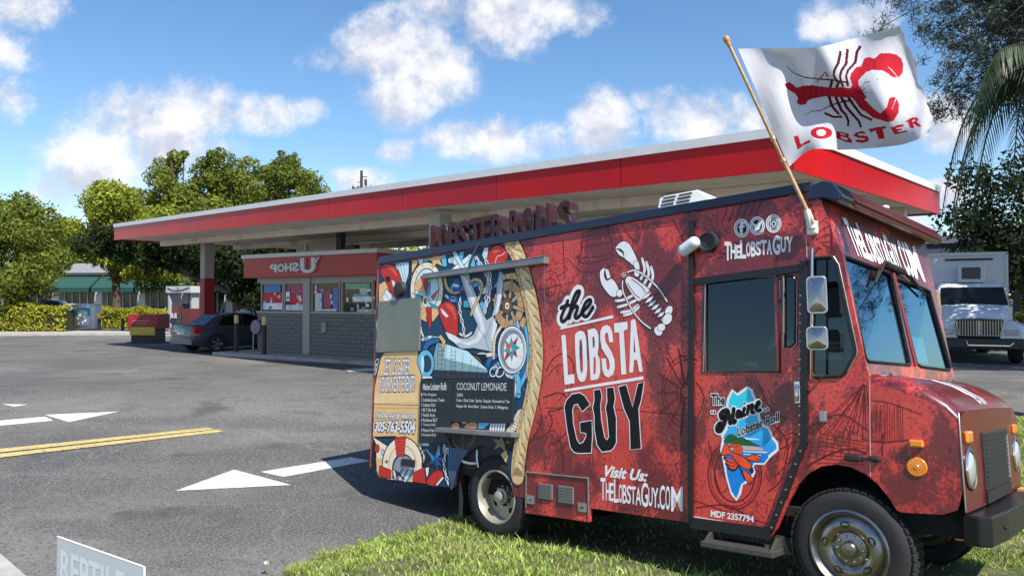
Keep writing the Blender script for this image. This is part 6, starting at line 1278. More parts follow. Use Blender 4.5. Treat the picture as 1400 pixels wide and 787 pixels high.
('p','wood',"195,2094 193,2077 189,2061 181,2047 170,2035 157,2027 142,2022 127,2021 111,2024 97,2030 83,2040 72,2054 63,2069 58,2086 56,2104 57,2121 62,2138 70,2152 81,2164 94,2172 109,2177 124,2178 140,2175 155,2168 168,2158 179,2144 187,2129 193,2112",0,0.008,'ink'),
('p','cream',"157,2097 156,2089 154,2081 151,2075 146,2069 140,2065 133,2063 126,2062 119,2064 113,2067 106,2072 101,2078 97,2085 95,2093 94,2101 95,2110 97,2117 101,2124 105,2129 111,2133 118,2136 125,2136 132,2135 139,2131 145,2127 150,2120 154,2113 156,2105",0,0.006,'ink'),
('p','ink',"137,2098 137,2096 136,2093 134,2091 133,2089 131,2088 128,2087 126,2087 123,2087 121,2088 119,2090 117,2092 116,2095 115,2097 115,2100 115,2103 116,2105 117,2107 119,2109 121,2111 123,2111 125,2111 128,2111 130,2110 132,2108 134,2106 136,2104 136,2101",0),
('p','steel',"10,2024 59,2186 75,2330 26,2446 -15,2304 -17,2164 -71,2015",0,0.007,'ink'),
('p','white',"14,2059 44,2194 47,2333 20,2231 -24,2040",0),
('s','bluehi',"328,1939 383,1738 385,1542 299,1379 194,1248",.05,0,1,0.004,'ink'),
('s','blue',"292,1940 348,1739 341,1542 255,1379 140,1247",.045,0,1,0.004,'ink'),
('s','white',"256,1942 312,1740 297,1543 210,1379 85,1246",.02,0,1,0.004,'ink'),
('s','bluehi',"220,1944 277,1741 252,1544 165,1379 29,1245",.03,0,1,0.004,'ink'),
('p','sand',"367,1543 402,1615 404,1488 374,1416",0,0.005,'ink'),
('p','woodlt',"269,1924 318,1987 380,1974 332,1866",0,.011,'ink'),
('p','cream',"329,1909 329,1906 328,1904 326,1901 325,1899 322,1898 320,1897 317,1897 314,1897 311,1898 309,1900 307,1902 305,1905 305,1908 304,1911 304,1913 305,1916 307,1919 309,1920 311,1922 314,1923 316,1923 319,1922 322,1921 324,1920 326,1918 328,1915 329,1912",0,0.004,'ink'),
('s','bluehi',"225,1490 276,1416 278,1282",.05,0,1,0.004,'ink'),
('s','white',"175,1453 239,1379 234,1281",.02,0,1,0.004,'ink'),
('s','blue',"-127,1530 -88,1606 -9,1643",.05,0,1,0.005,'ink'),
('s','bluehi',"18,1566 -34,1529",.04,0,1,0.004,'ink'),
('s','white',"8,1479 0,1470 -10,1463 -21,1457 -32,1454 -44,1452 -55,1453 -65,1455 -74,1460 -80,1467 -84,1475 -86,1484 -85,1494 -81,1504 -75,1514 -66,1522 -57,1530 -45,1535 -34,1539 -22,1540 -11,1540 -1,1537 8,1532 14,1525 18,1517 19,1508 18,1498 14,1488",.012,1,1,0.005,'ink'),
('s','white',"87,1474 78,1465 69,1458 58,1452 46,1449 35,1447 24,1448 14,1450 6,1455 -1,1462 -5,1470 -6,1479 -5,1489 -1,1499 5,1508 13,1517 23,1524 34,1530 45,1533 57,1535 68,1534 78,1531 86,1526 92,1520 96,1512 97,1503 96,1493 93,1483",.012,1,1,0.005,'ink'),
('s','cream',"51,1907 -13,1834 -38,1739 -36,1624",.03,0,1,0.005,'ink'),
('s','ink',"6,1881 -27,1868",.004,0,1),
('s','ink',"-2,1848 -32,1835",.004,0,1),
('s','ink',"-9,1816 -36,1803",.004,0,1),
('s','ink',"-16,1784 -41,1770",.004,0,1),
('s','ink',"-24,1752 -46,1738",.004,0,1),
('s','ink',"-31,1719 -50,1706",.004,0,1),
('s','ink',"-38,1687 -55,1673",.004,0,1),
('s','ink',"-45,1655 -60,1641",.004,0,1),
('s','cream',"-170,1646 -50,1658",.035,0,1,0.004,'ink'),
('p','ink',"-337,1670 -130,1655 -142,1578 -279,1571",0),
('p','wood',"-309,1659 -225,1628 -168,1531 -209,1551",0,0.003,'ink'),
('p','ink',"380,1686 376,1637 363,1591 342,1549 314,1515 279,1489 241,1473 200,1468 158,1473 118,1490 81,1517 50,1553 27,1597 12,1645 6,1696 10,1747 23,1795 45,1837 75,1872 111,1898 151,1912 193,1916 235,1908 274,1890 309,1861 339,1825 361,1782 375,1735",0),
('p','steelhi',"371,1686 367,1639 355,1595 335,1555 308,1522 275,1497 239,1482 199,1477 160,1482 122,1498 87,1524 58,1559 35,1601 21,1647 15,1696 19,1744 32,1790 53,1831 81,1864 115,1889 153,1903 193,1907 233,1899 270,1882 304,1854 332,1819 353,1778 366,1733",0),
('p','steel',"354,1684 351,1642 340,1601 322,1565 298,1535 269,1512 237,1499 202,1494 167,1499 133,1514 102,1537 76,1569 56,1607 44,1649 39,1693 42,1737 53,1779 72,1816 97,1846 127,1869 161,1882 196,1885 231,1878 265,1862 295,1838 319,1806 338,1769 350,1727",0,0.004,'ink'),
('p','shade',"335,1687 332,1648 322,1612 306,1579 285,1552 259,1531 230,1519 199,1514 168,1519 137,1533 110,1554 87,1583 69,1617 58,1655 54,1695 56,1734 66,1772 83,1806 105,1833 132,1853 162,1865 194,1868 225,1862 255,1848 281,1826 304,1797 321,1763 331,1726",0,0.006,'ink'),
('p','white',"335,1674 333,1639 324,1606 310,1576 292,1551 269,1533 244,1521 217,1518 190,1522 164,1534 140,1553 120,1579 105,1610 95,1644 91,1680 94,1716 102,1750 117,1780 136,1805 159,1823 185,1834 212,1837 239,1832 265,1819 288,1799 308,1773 323,1743 332,1709",0),
('p','red',"105,1786 171,1732 271,1808 228,1712 261,1618 184,1662 96,1579 133,1686",0,0.004,'ink'),
('p','teal',"182,1811 208,1750 291,1705 216,1675 192,1578 165,1657 81,1688 152,1714",0,0.003,'ink'),
('p','redhi',"105,1786 171,1732 184,1690 133,1696",0),
('p','cream',"203,1694 202,1689 201,1684 198,1680 195,1677 191,1674 186,1672 182,1672 177,1673 172,1674 168,1677 165,1681 162,1685 160,1690 160,1695 160,1700 162,1705 164,1709 168,1712 172,1715 176,1716 181,1717 186,1716 190,1714 195,1712 198,1708 201,1704 202,1699",0,0.005,'ink'),
('p','red',"190,1694 190,1692 189,1690 188,1688 187,1687 185,1686 183,1685 181,1685 179,1685 178,1686 176,1687 174,1689 173,1691 173,1693 172,1695 173,1697 173,1699 174,1700 176,1702 177,1703 179,1704 181,1704 183,1703 185,1703 187,1702 188,1700 189,1698 190,1696",0),
('s','ink',"326,1686 311,1686",.004,0,0),
('s','ink',"309,1617 296,1625",.004,0,0),
('s','ink',"260,1568 252,1580",.004,0,0),
('s','ink',"192,1550 192,1565",.004,0,0),
('s','ink',"123,1570 131,1582",.004,0,0),
('s','ink',"71,1622 85,1629",.004,0,0),
('s','ink',"51,1693 67,1693",.004,0,0),
('s','ink',"69,1764 82,1756",.004,0,0),
('s','ink',"119,1814 127,1800",.004,0,0),
('s','ink',"188,1830 188,1815",.004,0,0),
('s','ink',"257,1808 249,1796",.004,0,0),
('s','ink',"307,1756 294,1749",.004,0,0),
('p','steeltl',"-839,1801 -390,1700 -113,1514 -112,1429 -859,1437 -899,1618",0,.011,'ink'),
('p','paleblue',"-707,1774 -390,1693 -118,1514 -285,1551 -724,1636",0),
('p','shadedk',"-884,1522 -108,1487 -112,1429 -859,1437",0),
('s','ink',"-817,1785 -826,1441",.005,0,0),
('s','ink',"-751,1783 -760,1441",.005,0,0),
('s','ink',"-696,1777 -706,1441",.005,0,0),
('s','ink',"-620,1744 -631,1440",.005,0,0),
('s','ink',"-556,1716 -568,1440",.005,0,0),
('s','ink',"-451,1670 -464,1440",.005,0,0),
('s','ink',"-337,1621 -353,1440",.005,0,0),
('s','ink',"-237,1578 -253,1439",.005,0,0),
('s','ink',"-815,1756 -717,1745",.004,0,0),
('s','ink',"-814,1711 -715,1701",.004,0,0),
('s','ink',"-812,1667 -714,1658",.004,0,0),
('s','ink',"-810,1623 -712,1614",.004,0,0),
('s','ink',"-809,1579 -711,1571",.004,0,0),
('s','ink',"-807,1535 -709,1527",.004,0,0),
('s','ink',"-806,1492 -708,1484",.004,0,0),
('s','ink',"-629,1699 -555,1690",.004,0,0),
('s','ink',"-628,1663 -554,1654",.004,0,0),
('s','ink',"-627,1627 -553,1618",.004,0,0),
('s','ink',"-626,1591 -552,1583",.004,0,0),
('s','ink',"-625,1555 -551,1547",.004,0,0),
('s','ink',"-623,1519 -549,1511",.004,0,0),
('s','ink',"-622,1483 -548,1476",.004,0,0),
('p','blue',"-1059,1729 -999,1811 -843,1839 -795,1802 -934,1767 -1010,1707",1,.011,'ink'),
('p','ink',"-864,1580 -866,1547 -875,1517 -891,1489 -912,1466 -938,1448 -967,1437 -998,1434 -1030,1438 -1061,1449 -1089,1466 -1113,1490 -1131,1519 -1144,1551 -1149,1584 -1146,1618 -1137,1650 -1121,1678 -1099,1701 -1072,1719 -1042,1729 -1011,1732 -979,1727 -949,1715 -921,1697 -898,1673 -880,1644 -869,1613",0),
('p','bluehi',"-876,1580 -878,1550 -887,1521 -901,1495 -920,1474 -944,1458 -970,1448 -999,1444 -1028,1448 -1056,1458 -1081,1475 -1103,1497 -1120,1523 -1131,1553 -1136,1584 -1134,1615 -1125,1645 -1111,1671 -1091,1693 -1066,1709 -1039,1718 -1010,1721 -981,1717 -954,1706 -928,1689 -907,1666 -891,1640 -881,1611",0),
('p','sea',"-914,1581 -915,1562 -920,1544 -928,1528 -939,1515 -952,1505 -968,1499 -984,1497 -1000,1499 -1016,1505 -1031,1516 -1043,1529 -1053,1546 -1059,1564 -1062,1583 -1061,1602 -1056,1620 -1048,1637 -1036,1650 -1023,1660 -1007,1666 -991,1668 -974,1665 -959,1658 -944,1648 -932,1634 -923,1618 -917,1600",0,0.006,'ink'),
('p','paleblue',"-1027,1583 -1027,1563 -1028,1544 -1030,1527 -1033,1513 -1037,1502 -1041,1496 -1046,1493 -1052,1496 -1057,1502 -1062,1513 -1066,1527 -1069,1544 -1072,1563 -1073,1583 -1074,1603 -1073,1622 -1071,1639 -1068,1653 -1064,1664 -1059,1671 -1054,1673 -1049,1670 -1044,1664 -1039,1653 -1035,1639 -1031,1622 -1029,1603",0),
('p','starfish',"-775,1870 -704,1801 -739,1720 -762,1731 -756,1787 -820,1851 -797,1866",0,0.006,'ink'),
('p','white',"-1048,1457 -906,1457 -889,1436 -1047,1431",0,0.004,'ink'),
('p','shadedk',"-628,995 218,1044 333,1165 249,918 135,677 59,757 -81,813 -223,810 -351,764 -432,702 -625,885",0),
('p','orange',"-593,962 -577,1003 -500,1011 -490,960",1,0.006,'ink'),
('p','orange',"-415,969 -358,1017 -252,1021 -251,965",1,0.006,'ink'),
('p','bluehi',"-228,1022 -70,1028 -147,969 -227,966",0,0.006,'ink'),
('p','white',"-69,1020 -41,1021 -55,946 -83,945",0,0.004,'ink'),
('p','white',"-35,1021 -7,1023 -21,948 -49,946",0,0.004,'ink'),
('p','white',"-1,1023 26,1024 12,949 -15,948",0,0.004,'ink'),
('p','white',"32,1024 60,1025 46,951 19,949",0,0.004,'ink'),
('p','white',"66,1025 93,1026 79,952 52,951",0,0.004,'ink'),
('p','white',"99,1027 126,1028 113,954 85,953",0,0.004,'ink'),
('p','cream',"130,965 189,1027 275,1153 333,1165 320,1069 249,971 191,925",0,0.006,'ink'),
('s','ink',"146,955 227,943",.004,0,0),
('s','ink',"138,987 220,927",.003,0,0),
('s','ink',"163,980 241,965",.004,0,0),
('s','ink',"158,1004 233,957",.003,0,0),
('s','ink',"180,1004 256,987",.004,0,0),
('s','ink',"179,1021 246,988",.003,0,0),
('s','ink',"198,1028 270,1009",.004,0,0),
('s','ink',"199,1038 258,1018",.003,0,0),
('s','ink',"215,1053 284,1031",.004,0,0),
('s','ink',"220,1055 271,1048",.003,0,0),
('s','ink',"233,1077 299,1052",.004,0,0),
('s','ink',"240,1072 284,1079",.003,0,0),
('s','ink',"250,1101 313,1074",.004,0,0),
('s','ink',"260,1088 296,1109",.003,0,0),
('s','ink',"267,1125 327,1096",.004,0,0),
('s','ink',"280,1105 309,1139",.003,0,0),
('s','ink',"284,1149 341,1118",.004,0,0),
('s','ink',"301,1122 322,1169",.003,0,0),
('p','starfishdk',"93,936 109,875 198,868 118,836 129,775 64,815 -20,783 21,842 -43,884 49,879",0,0.006,'ink'),
('p','ink',"39,842 37,839 32,839 30,842 32,844 37,845",0),
('p','ink',"51,860 49,857 44,857 42,859 44,862 48,863",0),
('p','ink',"63,878 60,875 56,875 54,877 56,880 60,881",0),
('p','ink',"75,844 73,841 69,841 66,844 68,847 73,847",0),
('p','ink',"87,862 85,859 80,859 78,861 80,864 85,865",0),
('p','ink',"99,880 97,877 92,877 90,879 92,882 97,883",0),
('p','ink',"111,846 109,843 105,843 102,846 105,849 109,849",0),
('p','ink',"123,864 121,861 116,861 114,863 116,866 121,867",0),
('p','sand',"67,747 133,794 164,743 135,677",0,0.005,'ink'),
('s','wood',"-431,940 -435,815 -408,738",.02,0,1,0.005,'ink'),
('s','wood',"-600,921 -553,808 -450,757",.025,0,1,0.005,'ink'),
('s','wood',"-258,948 -288,857 -352,797",.03,0,1,0.005,'ink'),
('p','denim',"-630,775 -434,753 -351,764 -447,656 -511,538 -549,400 -582,374 -632,574",0),
('s','navy',"-612,770 -606,576 -583,397",.008,0,1),
('s','navy',"-574,766 -580,578 -572,398",.008,0,1),
('s','navy',"-537,761 -555,580 -562,399",.008,0,1),
('s','navy',"-499,757 -529,582 -552,400",.008,0,1),
('s','navy',"-462,752 -504,584 -542,400",.008,0,1),
('s','navy',"-425,748 -479,586 -532,401",.008,0,1),
('p','sand',"-1755,1649 -1694,1715 -1120,1727 -1138,1599 -1063,1471 -1042,1264 -1059,1116 -1058,823 -1018,703 -1229,792 -1470,832 -1845,805 -1845,1095 -1845,1332",0,.011,'ink'),
('p','sandhi',"-1838,1284 -1136,1307 -1097,1204 -1843,1166",0),
('s','ink',"-1843,1158 -1107,1163",.006,0,1),
('s','woodlt',"-1841,1118 -1082,1130",.012,0,1),
('s','white',"-1793,1605 -1798,1596 -1804,1589 -1811,1583 -1818,1578 -1825,1574 -1832,1573 -1838,1573 -1843,1575 -1845,1579 -1845,1585 -1845,1592 -1845,1600 -1845,1608 -1843,1616 -1838,1624 -1832,1632 -1825,1638 -1818,1643 -1810,1646 -1804,1648 -1798,1648 -1793,1645 -1789,1641 -1786,1636 -1786,1629 -1787,1621 -1789,1613",.008,1,1,0.004,'ink'),
('s','white',"-1809,1549 -1814,1541 -1820,1533 -1827,1527 -1834,1522 -1842,1519 -1845,1517 -1845,1517 -1845,1520 -1845,1524 -1845,1529 -1845,1536 -1845,1544 -1845,1552 -1845,1560 -1845,1569 -1845,1576 -1841,1582 -1834,1587 -1827,1591 -1820,1592 -1814,1592 -1809,1590 -1805,1586 -1803,1580 -1802,1573 -1803,1566 -1805,1557",.008,1,1,0.004,'ink'),
('s','white',"-1819,1501 -1825,1493 -1831,1486 -1837,1479 -1845,1474 -1845,1471 -1845,1469 -1845,1470 -1845,1472 -1845,1476 -1845,1481 -1845,1488 -1845,1496 -1845,1504 -1845,1513 -1845,1521 -1845,1528 -1845,1535 -1844,1540 -1837,1543 -1830,1545 -1824,1544 -1819,1542 -1815,1538 -1813,1533 -1812,1526 -1813,1518 -1816,1510",.008,1,1,0.004,'ink'),
('s','white',"-1818,2100 -1845,2034 -1827,1931 -1835,1762",.02,0,1,0.005,'ink'),
('s','red',"-1845,1005 -1845,1011 -1845,1017 -1845,1022 -1845,1026 -1845,1029 -1845,1030 -1845,1031 -1845,1031 -1845,1029 -1843,1026 -1840,1022 -1838,1018 -1836,1012 -1834,1006 -1833,1000 -1832,993 -1832,986 -1833,980 -1833,973 -1835,968 -1837,963 -1839,959 -1841,956 -1844,954 -1845,954 -1845,954 -1845,956 -1845,958",.008,0,1),
('p','cream',"-1845,811 -1550,714 -1600,498 -1717,396 -1730,427 -1754,461 -1781,738",0,0.005,'ink'),
('p','ink',"-1845,778 -1776,732 -1749,459 -1845,473",0),
('p','red',"-1714,691 -1715,681 -1718,672 -1722,663 -1728,656 -1736,650 -1745,646 -1754,644 -1763,645 -1772,648 -1781,652 -1788,659 -1793,667 -1797,676 -1799,686 -1798,696 -1796,706 -1791,714 -1785,722 -1777,728 -1768,732 -1759,733 -1750,733 -1741,730 -1732,725 -1725,718 -1720,710 -1716,701",0,0.006,'ink'),
('p','steel',"-1635,658 -1636,651 -1637,643 -1640,636 -1643,630 -1648,626 -1653,623 -1658,622 -1664,622 -1669,625 -1674,628 -1678,634 -1682,640 -1684,647 -1685,655 -1685,663 -1684,671 -1681,678 -1677,683 -1673,688 -1668,691 -1662,692 -1657,692 -1651,689 -1646,685 -1642,680 -1639,674 -1636,666",0,0.006,'ink'),
('p','sand',"-1772,586 -1626,596 -1696,387 -1730,427",0),
('p','ink',"-995,575 -1001,513 -1022,453 -1057,397 -1106,394 -1166,394 -1234,393 -1307,392 -1382,391 -1455,390 -1522,389 -1580,389 -1625,400 -1655,460 -1667,524 -1662,590 -1639,654 -1600,713 -1547,763 -1483,801 -1411,826 -1336,838 -1261,834 -1189,817 -1126,786 -1073,745 -1032,694 -1006,636",0),
('p','cream',"-1012,574 -1017,514 -1037,456 -1071,402 -1117,394 -1174,394 -1238,393 -1308,392 -1379,391 -1448,390 -1511,389 -1566,389 -1608,407 -1637,464 -1649,526 -1644,589 -1622,651 -1585,707 -1535,754 -1474,791 -1406,816 -1335,826 -1264,823 -1196,806 -1136,777 -1085,737 -1047,688 -1022,633",0),
('p','sandhi',"-1092,568 -1096,523 -1110,479 -1135,438 -1170,403 -1212,393 -1260,393 -1311,392 -1364,391 -1414,391 -1461,390 -1500,406 -1531,443 -1552,486 -1560,532 -1557,580 -1541,626 -1515,668 -1478,703 -1434,731 -1384,750 -1332,758 -1279,756 -1229,743 -1185,721 -1147,691 -1118,654 -1100,613",0),
('p','cream',"-1107,567 -1110,524 -1124,483 -1148,444 -1180,411 -1219,393 -1264,392 -1312,392 -1361,391 -1408,391 -1451,390 -1488,415 -1517,450 -1536,490 -1544,534 -1541,578 -1526,621 -1501,661 -1467,694 -1426,720 -1380,738 -1331,746 -1282,744 -1236,732 -1194,711 -1159,683 -1132,648 -1114,609",0,0.004,'ink'),
('p','ink',"-1134,535 -1137,503 -1148,472 -1168,444 -1194,419 -1227,400 -1264,392 -1303,392 -1343,392 -1382,391 -1417,400 -1447,420 -1470,445 -1486,475 -1492,507 -1489,539 -1477,571 -1457,600 -1429,625 -1395,645 -1357,658 -1317,664 -1277,663 -1239,655 -1205,641 -1176,620 -1154,595 -1140,566",0),
('p','shade',"-1143,528 -1146,499 -1156,471 -1174,445 -1198,422 -1228,404 -1262,393 -1298,392 -1334,392 -1369,392 -1401,405 -1429,423 -1450,446 -1464,473 -1470,502 -1467,532 -1456,561 -1437,588 -1412,611 -1381,629 -1347,641 -1310,646 -1274,646 -1239,638 -1208,625 -1182,606 -1161,583 -1148,557",0),
('p','red',"-1468,816 -1281,843 -1296,638 -1420,629",0,0.008,'ink'),
('s','redhi',"-1453,788 -1291,805",.006,0,0),
('s','redhi',"-1451,756 -1289,774",.006,0,0),
('s','redhi',"-1449,724 -1288,742",.006,0,0),
('s','redhi',"-1448,692 -1286,710",.006,0,0),
('s','redhi',"-1446,660 -1285,679",.006,0,0),
('p','red',"-1708,515 -1497,482 -1502,395 -1718,399",0,0.008,'ink'),
('p','red',"-1145,486 -971,559 -936,394 -1156,396",0,0.008,'ink'),
('p','shadedk',"-1488,507 -1357,469 -1412,397 -1482,397",0),
('s','white',"-1456,473 -1433,413",.03,0,1,0.006,'ink'),
('s','white',"-1280,499 -1354,408",.035,0,1,0.006,'ink'),
('s','paleblue',"-1184,519 -1275,403",.04,0,1,0.006,'ink'),
('s','ink',"-1376,455 -1295,413",.02,0,1),
('p','leaf',"-1588,592 -1574,573 -1542,567 -1573,557 -1585,537 -1599,555 -1632,561 -1600,571",0,0.003,'ink'),
('p','shadedk',"-1005,711 -719,799 -691,512 -780,539 -904,483 -955,396 -980,559",0),
('p','cream',"-1004,699 -965,643 -999,581",0,0.004,'ink'),
('p','blue',"-763,771 -770,673 -649,652 -770,621 -765,524 -834,602 -956,561 -874,642 -955,717 -834,686",0,0.006,'ink'),
('p','bluehi',"-960,738 -820,653 -855,621",0),
('p','bluehi',"-772,790 -747,693 -811,647",0),
('p','bluehi',"-816,641 -711,580 -783,609",0),
('p','white',"-961,548 -907,564 -913,494 -939,456",0,0.004,'ink'),
('p','red',"-990,576 -900,612 -907,576",0,0.004,'ink'),
('p','red',"-931,394 -912,459 -851,510 -780,539 -709,528 -699,489 -784,395",1,0.007,'ink'),
('s','white',"-784,401 -699,477",.02,0,1,0.004,'ink'),
('s','white',"-693,795 -695,769 -681,745 -679,771",.011,1,1,0.004,'ink'),
('s','white',"-682,752 -696,725 -674,702 -660,729",.011,1,1,0.004,'ink'),
('s','white',"-672,709 -686,684 -684,659 -670,683",.011,1,1,0.004,'ink'),
('s','white',"-683,665 -707,641 -695,615 -671,639",.011,1,1,0.004,'ink'),
('s','white',"-694,621 -695,596 -681,573 -679,599",.011,1,1,0.004,'ink'),
('s','white',"-683,579 -693,552 -668,531 -658,559",.011,1,1,0.004,'ink'),
('s','white',"-670,538 -668,512 -651,491 -652,516",.011,1,1,0.004,'ink'),
('s','white',"-653,497 -660,469 -633,450 -626,478",.011,1,1,0.004,'ink'),
('s','white',"-636,456 -635,434 -619,416 -620,438",.011,1,1,0.004,'ink'),
('s','ropedk',"163,2685 238,2590 303,2445 359,2284 414,2119 450,1952 478,1787 488,1624 476,1463 439,1277 390,1104 331,929 298,768 282,665 279,576",.164,0,1),
('s','rope',"163,2685 238,2590 303,2445 359,2284 414,2119 450,1952 478,1787 488,1624 476,1463 439,1277 390,1104 331,929 298,768 282,665 279,576",.152,0,1),
('s','ropedk',"119,2642 189,2610 248,2615 316,2583",.011,0,1),
('s','ropehi',"169,2628 236,2592 302,2556",.02,0,1),
('s','ropedk',"166,2579 233,2534 298,2524 363,2480",.011,0,1),
('s','ropehi',"213,2560 279,2507 344,2456",.02,0,1),
('s','ropedk',"209,2485 274,2436 339,2421 402,2373",.011,0,1),
('s','ropehi',"255,2465 319,2407 382,2350",.02,0,1),
('s','ropedk',"250,2384 312,2333 378,2314 439,2264",.011,0,1),
('s','ropehi',"294,2364 356,2302 418,2241",.02,0,1),
('s','ropedk',"287,2277 349,2225 414,2205 475,2155",.011,0,1),
('s','ropehi',"331,2257 393,2194 453,2132",.02,0,1),
('s','ropedk',"323,2169 382,2115 446,2093 502,2041",.011,0,1),
('s','ropehi',"366,2148 423,2083 479,2019",.02,0,1),
('s','ropedk',"354,2060 409,2005 472,1982 525,1928",.011,0,1),
('s','ropehi',"395,2038 448,1972 501,1907",.02,0,1),
('s','ropedk',"378,1949 431,1895 492,1871 543,1818",.011,0,1),
('s','ropehi',"418,1927 469,1862 519,1797",.02,0,1),
('s','ropedk',"397,1841 446,1786 505,1761 553,1707",.011,0,1),
('s','ropehi',"435,1818 481,1752 527,1687",.02,0,1),
('s','ropedk',"409,1734 454,1678 512,1652 556,1597",.011,0,1),
('s','ropehi',"446,1710 488,1644 529,1578",.02,0,1),
('s','ropedk',"416,1629 455,1572 510,1543 548,1487",.011,0,1),
('s','ropehi',"450,1604 485,1536 519,1469",.02,0,1),
('s','ropedk',"409,1524 443,1462 495,1426 528,1364",.011,0,1),
('s','ropehi',"441,1498 469,1423 497,1348",.02,0,1),
('s','ropedk',"393,1410 423,1345 472,1305 501,1241",.011,0,1),
('s','ropehi',"424,1384 447,1304 469,1225",.02,0,1),
('s','ropedk',"369,1288 395,1224 442,1186 467,1123",.011,0,1),
('s','ropehi',"398,1261 416,1184 434,1108",.02,0,1),
('s','ropedk',"336,1173 360,1109 406,1070 430,1007",.011,0,1),
('s','ropehi',"364,1145 380,1068 396,992",.02,0,1),
('s','ropedk',"300,1055 324,993 371,955 395,894",.011,0,1),
('s','ropehi',"328,1028 345,953 362,878",.02,0,1),
('s','ropedk',"259,934 291,877 343,847 375,791",.011,0,1),
('s','ropehi',"291,909 317,841 343,774",.02,0,1),
('s','ropedk',"237,825 272,777 327,761 361,714",.011,0,1),
('s','ropehi',"269,801 299,748 330,696",.02,0,1),
('s','ropedk',"220,734 259,695 316,689 353,650",.011,0,1),
('s','ropehi',"254,712 288,671 322,631",.02,0,1),
('s','ropesh',"104,2685 181,2596 247,2451 304,2289 359,2123 396,1955 424,1789 434,1626 423,1464 386,1277 336,1102 277,926 244,764 228,661 225,572",.018,0,1),
('g','LET US CATER','ink',"-1683,1640 -1251,1632 -1243,1472 -1674,1470",0.065),
('g','LET US CATER','white',"-1683,1640 -1251,1632 -1243,1472 -1674,1470",0.02),
('g','YOUR NEXT EVENT!','ink',"-1763,1451 -1166,1460 -1160,1307 -1754,1293",0.065),
('g','YOUR NEXT EVENT!','white',"-1763,1451 -1166,1460 -1160,1307 -1754,1293",0.02),
('g','THELOBSTAGUY@GMAIL.COM','ink',"-1798,1065 -1137,1071 -1140,1018 -1800,1000",0.1),
('g','THELOBSTAGUY@GMAIL.COM','white',"-1798,1065 -1137,1071 -1140,1018 -1800,1000",0.04),
('g','305-763-5504','ink',"-1793,971 -1128,1003 -1146,881 -1819,872",0.1),
('g','305-763-5504','white',"-1793,971 -1128,1003 -1146,881 -1819,872",0.04),
],
'board_left':[
('g','Maine Lobster Rolls','chalk',"-1015,1377 -659,1392 -664,1320 -1013,1318",0.02),
('g','1','chalk',"-1039,1286 -1024,1286 -1023,1254 -1038,1254",0.0),
('g','The Original','chalk',"-1010,1286 -813,1286 -812,1254 -1009,1254",0.008),
('g','2','chalk',"-1037,1236 -1022,1236 -1021,1204 -1035,1204",0.0),
('g','Lobstalicious Twist','chalk',"-1008,1236 -688,1238 -687,1207 -1007,1203",0.008),
('g','3','chalk',"-1035,1185 -1020,1185 -1019,1154 -1033,1153",0.0),
('g','Lobster Roll','chalk',"-1006,1186 -823,1187 -822,1155 -1004,1153",0.008),
('g','4','chalk',"-1032,1135 -1018,1135 -1017,1103 -1031,1103",0.0),
('g','BLT Silk Roll','chalk',"-1004,1135 -812,1137 -811,1106 -1002,1103",0.008),
('g','5','chalk',"-1030,1084 -1016,1085 -1015,1053 -1029,1053",0.0),
('g','Pacific Rock','chalk',"-1002,1085 -820,1088 -818,1056 -1000,1053",0.008),
('g','6','chalk',"-1028,1034 -1014,1035 -1012,1003 -1027,1003",0.0),
('g','Rainbow BLT','chalk',"-999,1035 -783,1040 -782,1008 -998,1003",0.008),
('g','7','chalk',"-1026,984 -1012,985 -1010,953 -1025,953",0.0),
('g','Tommy Roll','chalk',"-997,985 -816,990 -815,958 -996,953",0.008),
('g','8','chalk',"-1024,934 -1010,935 -1008,904 -1023,903",0.0),
('g','Fiesta Fries','chalk',"-995,935 -828,940 -827,908 -994,903",0.008),
('g','9','chalk',"-1022,884 -1008,885 -1006,854 -1020,853",0.0),
('g','Surprise Roll','chalk',"-993,886 -805,892 -804,860 -992,854",0.008),
],
'board_right':[
('g','COCONUT LEMONADE','chalk',"-515,1390 145,1392 146,1320 -513,1323",0.0),
('g','2020','chalk',"-512,1290 -428,1289 -428,1260 -511,1260",0.0),
('g','Coke - Diet Coke  Sprite  Snapple  Brewed Ice Tea','chalk',"-517,1240 185,1239 186,1202 -516,1203",0.008),
('g','Ginger Ale  Root Beer  Cream Soda  S. Pellegrino','chalk',"-515,1184 169,1185 169,1148 -514,1149",0.008),
],
'title':[
('s','white',"837,2094 803,2027 766,1960 771,1924 799,1922 831,1950 864,2002 926,2084 964,2156 946,2174 917,2142 876,2059 864,1987 849,1938",.1,0,1),
('s','white',"837,2094 803,2027 766,1960 771,1924 799,1922 840,1956",.072,0,1),
('s','white',"761,2036 798,2049 844,2057",.072,0,1),
('s','white',"840,1956 864,2002 926,2084 964,2156 946,2169 917,2142 876,2059 864,1987 852,1943",.072,0,1),
('s','white',"864,1987 903,2034 939,2038 939,2011 915,1959 930,1939 961,1953 992,1983",.072,0,1),
('s','white',"990,1988 1050,2029 1083,2069 1066,2086 1024,2059 995,1993 1010,1953 1041,1949 1076,1981 1104,2020",.072,0,1),
('s','black',"837,2094 803,2027 766,1960 771,1924 799,1922 840,1956",.035,0,1),
('s','black',"761,2036 798,2049 844,2057",.035,0,1),
('s','black',"840,1956 864,2002 926,2084 964,2156 946,2169 917,2142 876,2059 864,1987 852,1943",.034,0,1),
('s','black',"864,1987 903,2034 939,2038 939,2011 915,1959 930,1939 961,1953 992,1983",.034,0,1),
('s','black',"990,1988 1050,2029 1083,2069 1066,2086 1024,2059 995,1993 1010,1953 1041,1949 1076,1981 1104,2020",.034,0,1),
('p','white',"755,1868 1306,1942 1309,1919 758,1850",0),
('p','white',"798,1338 1587,1447 1588,1422 801,1316",0),
('p','white',"766,1797 789,1806 815,1795 840,1461 905,1467 911,1392 804,1376",0),
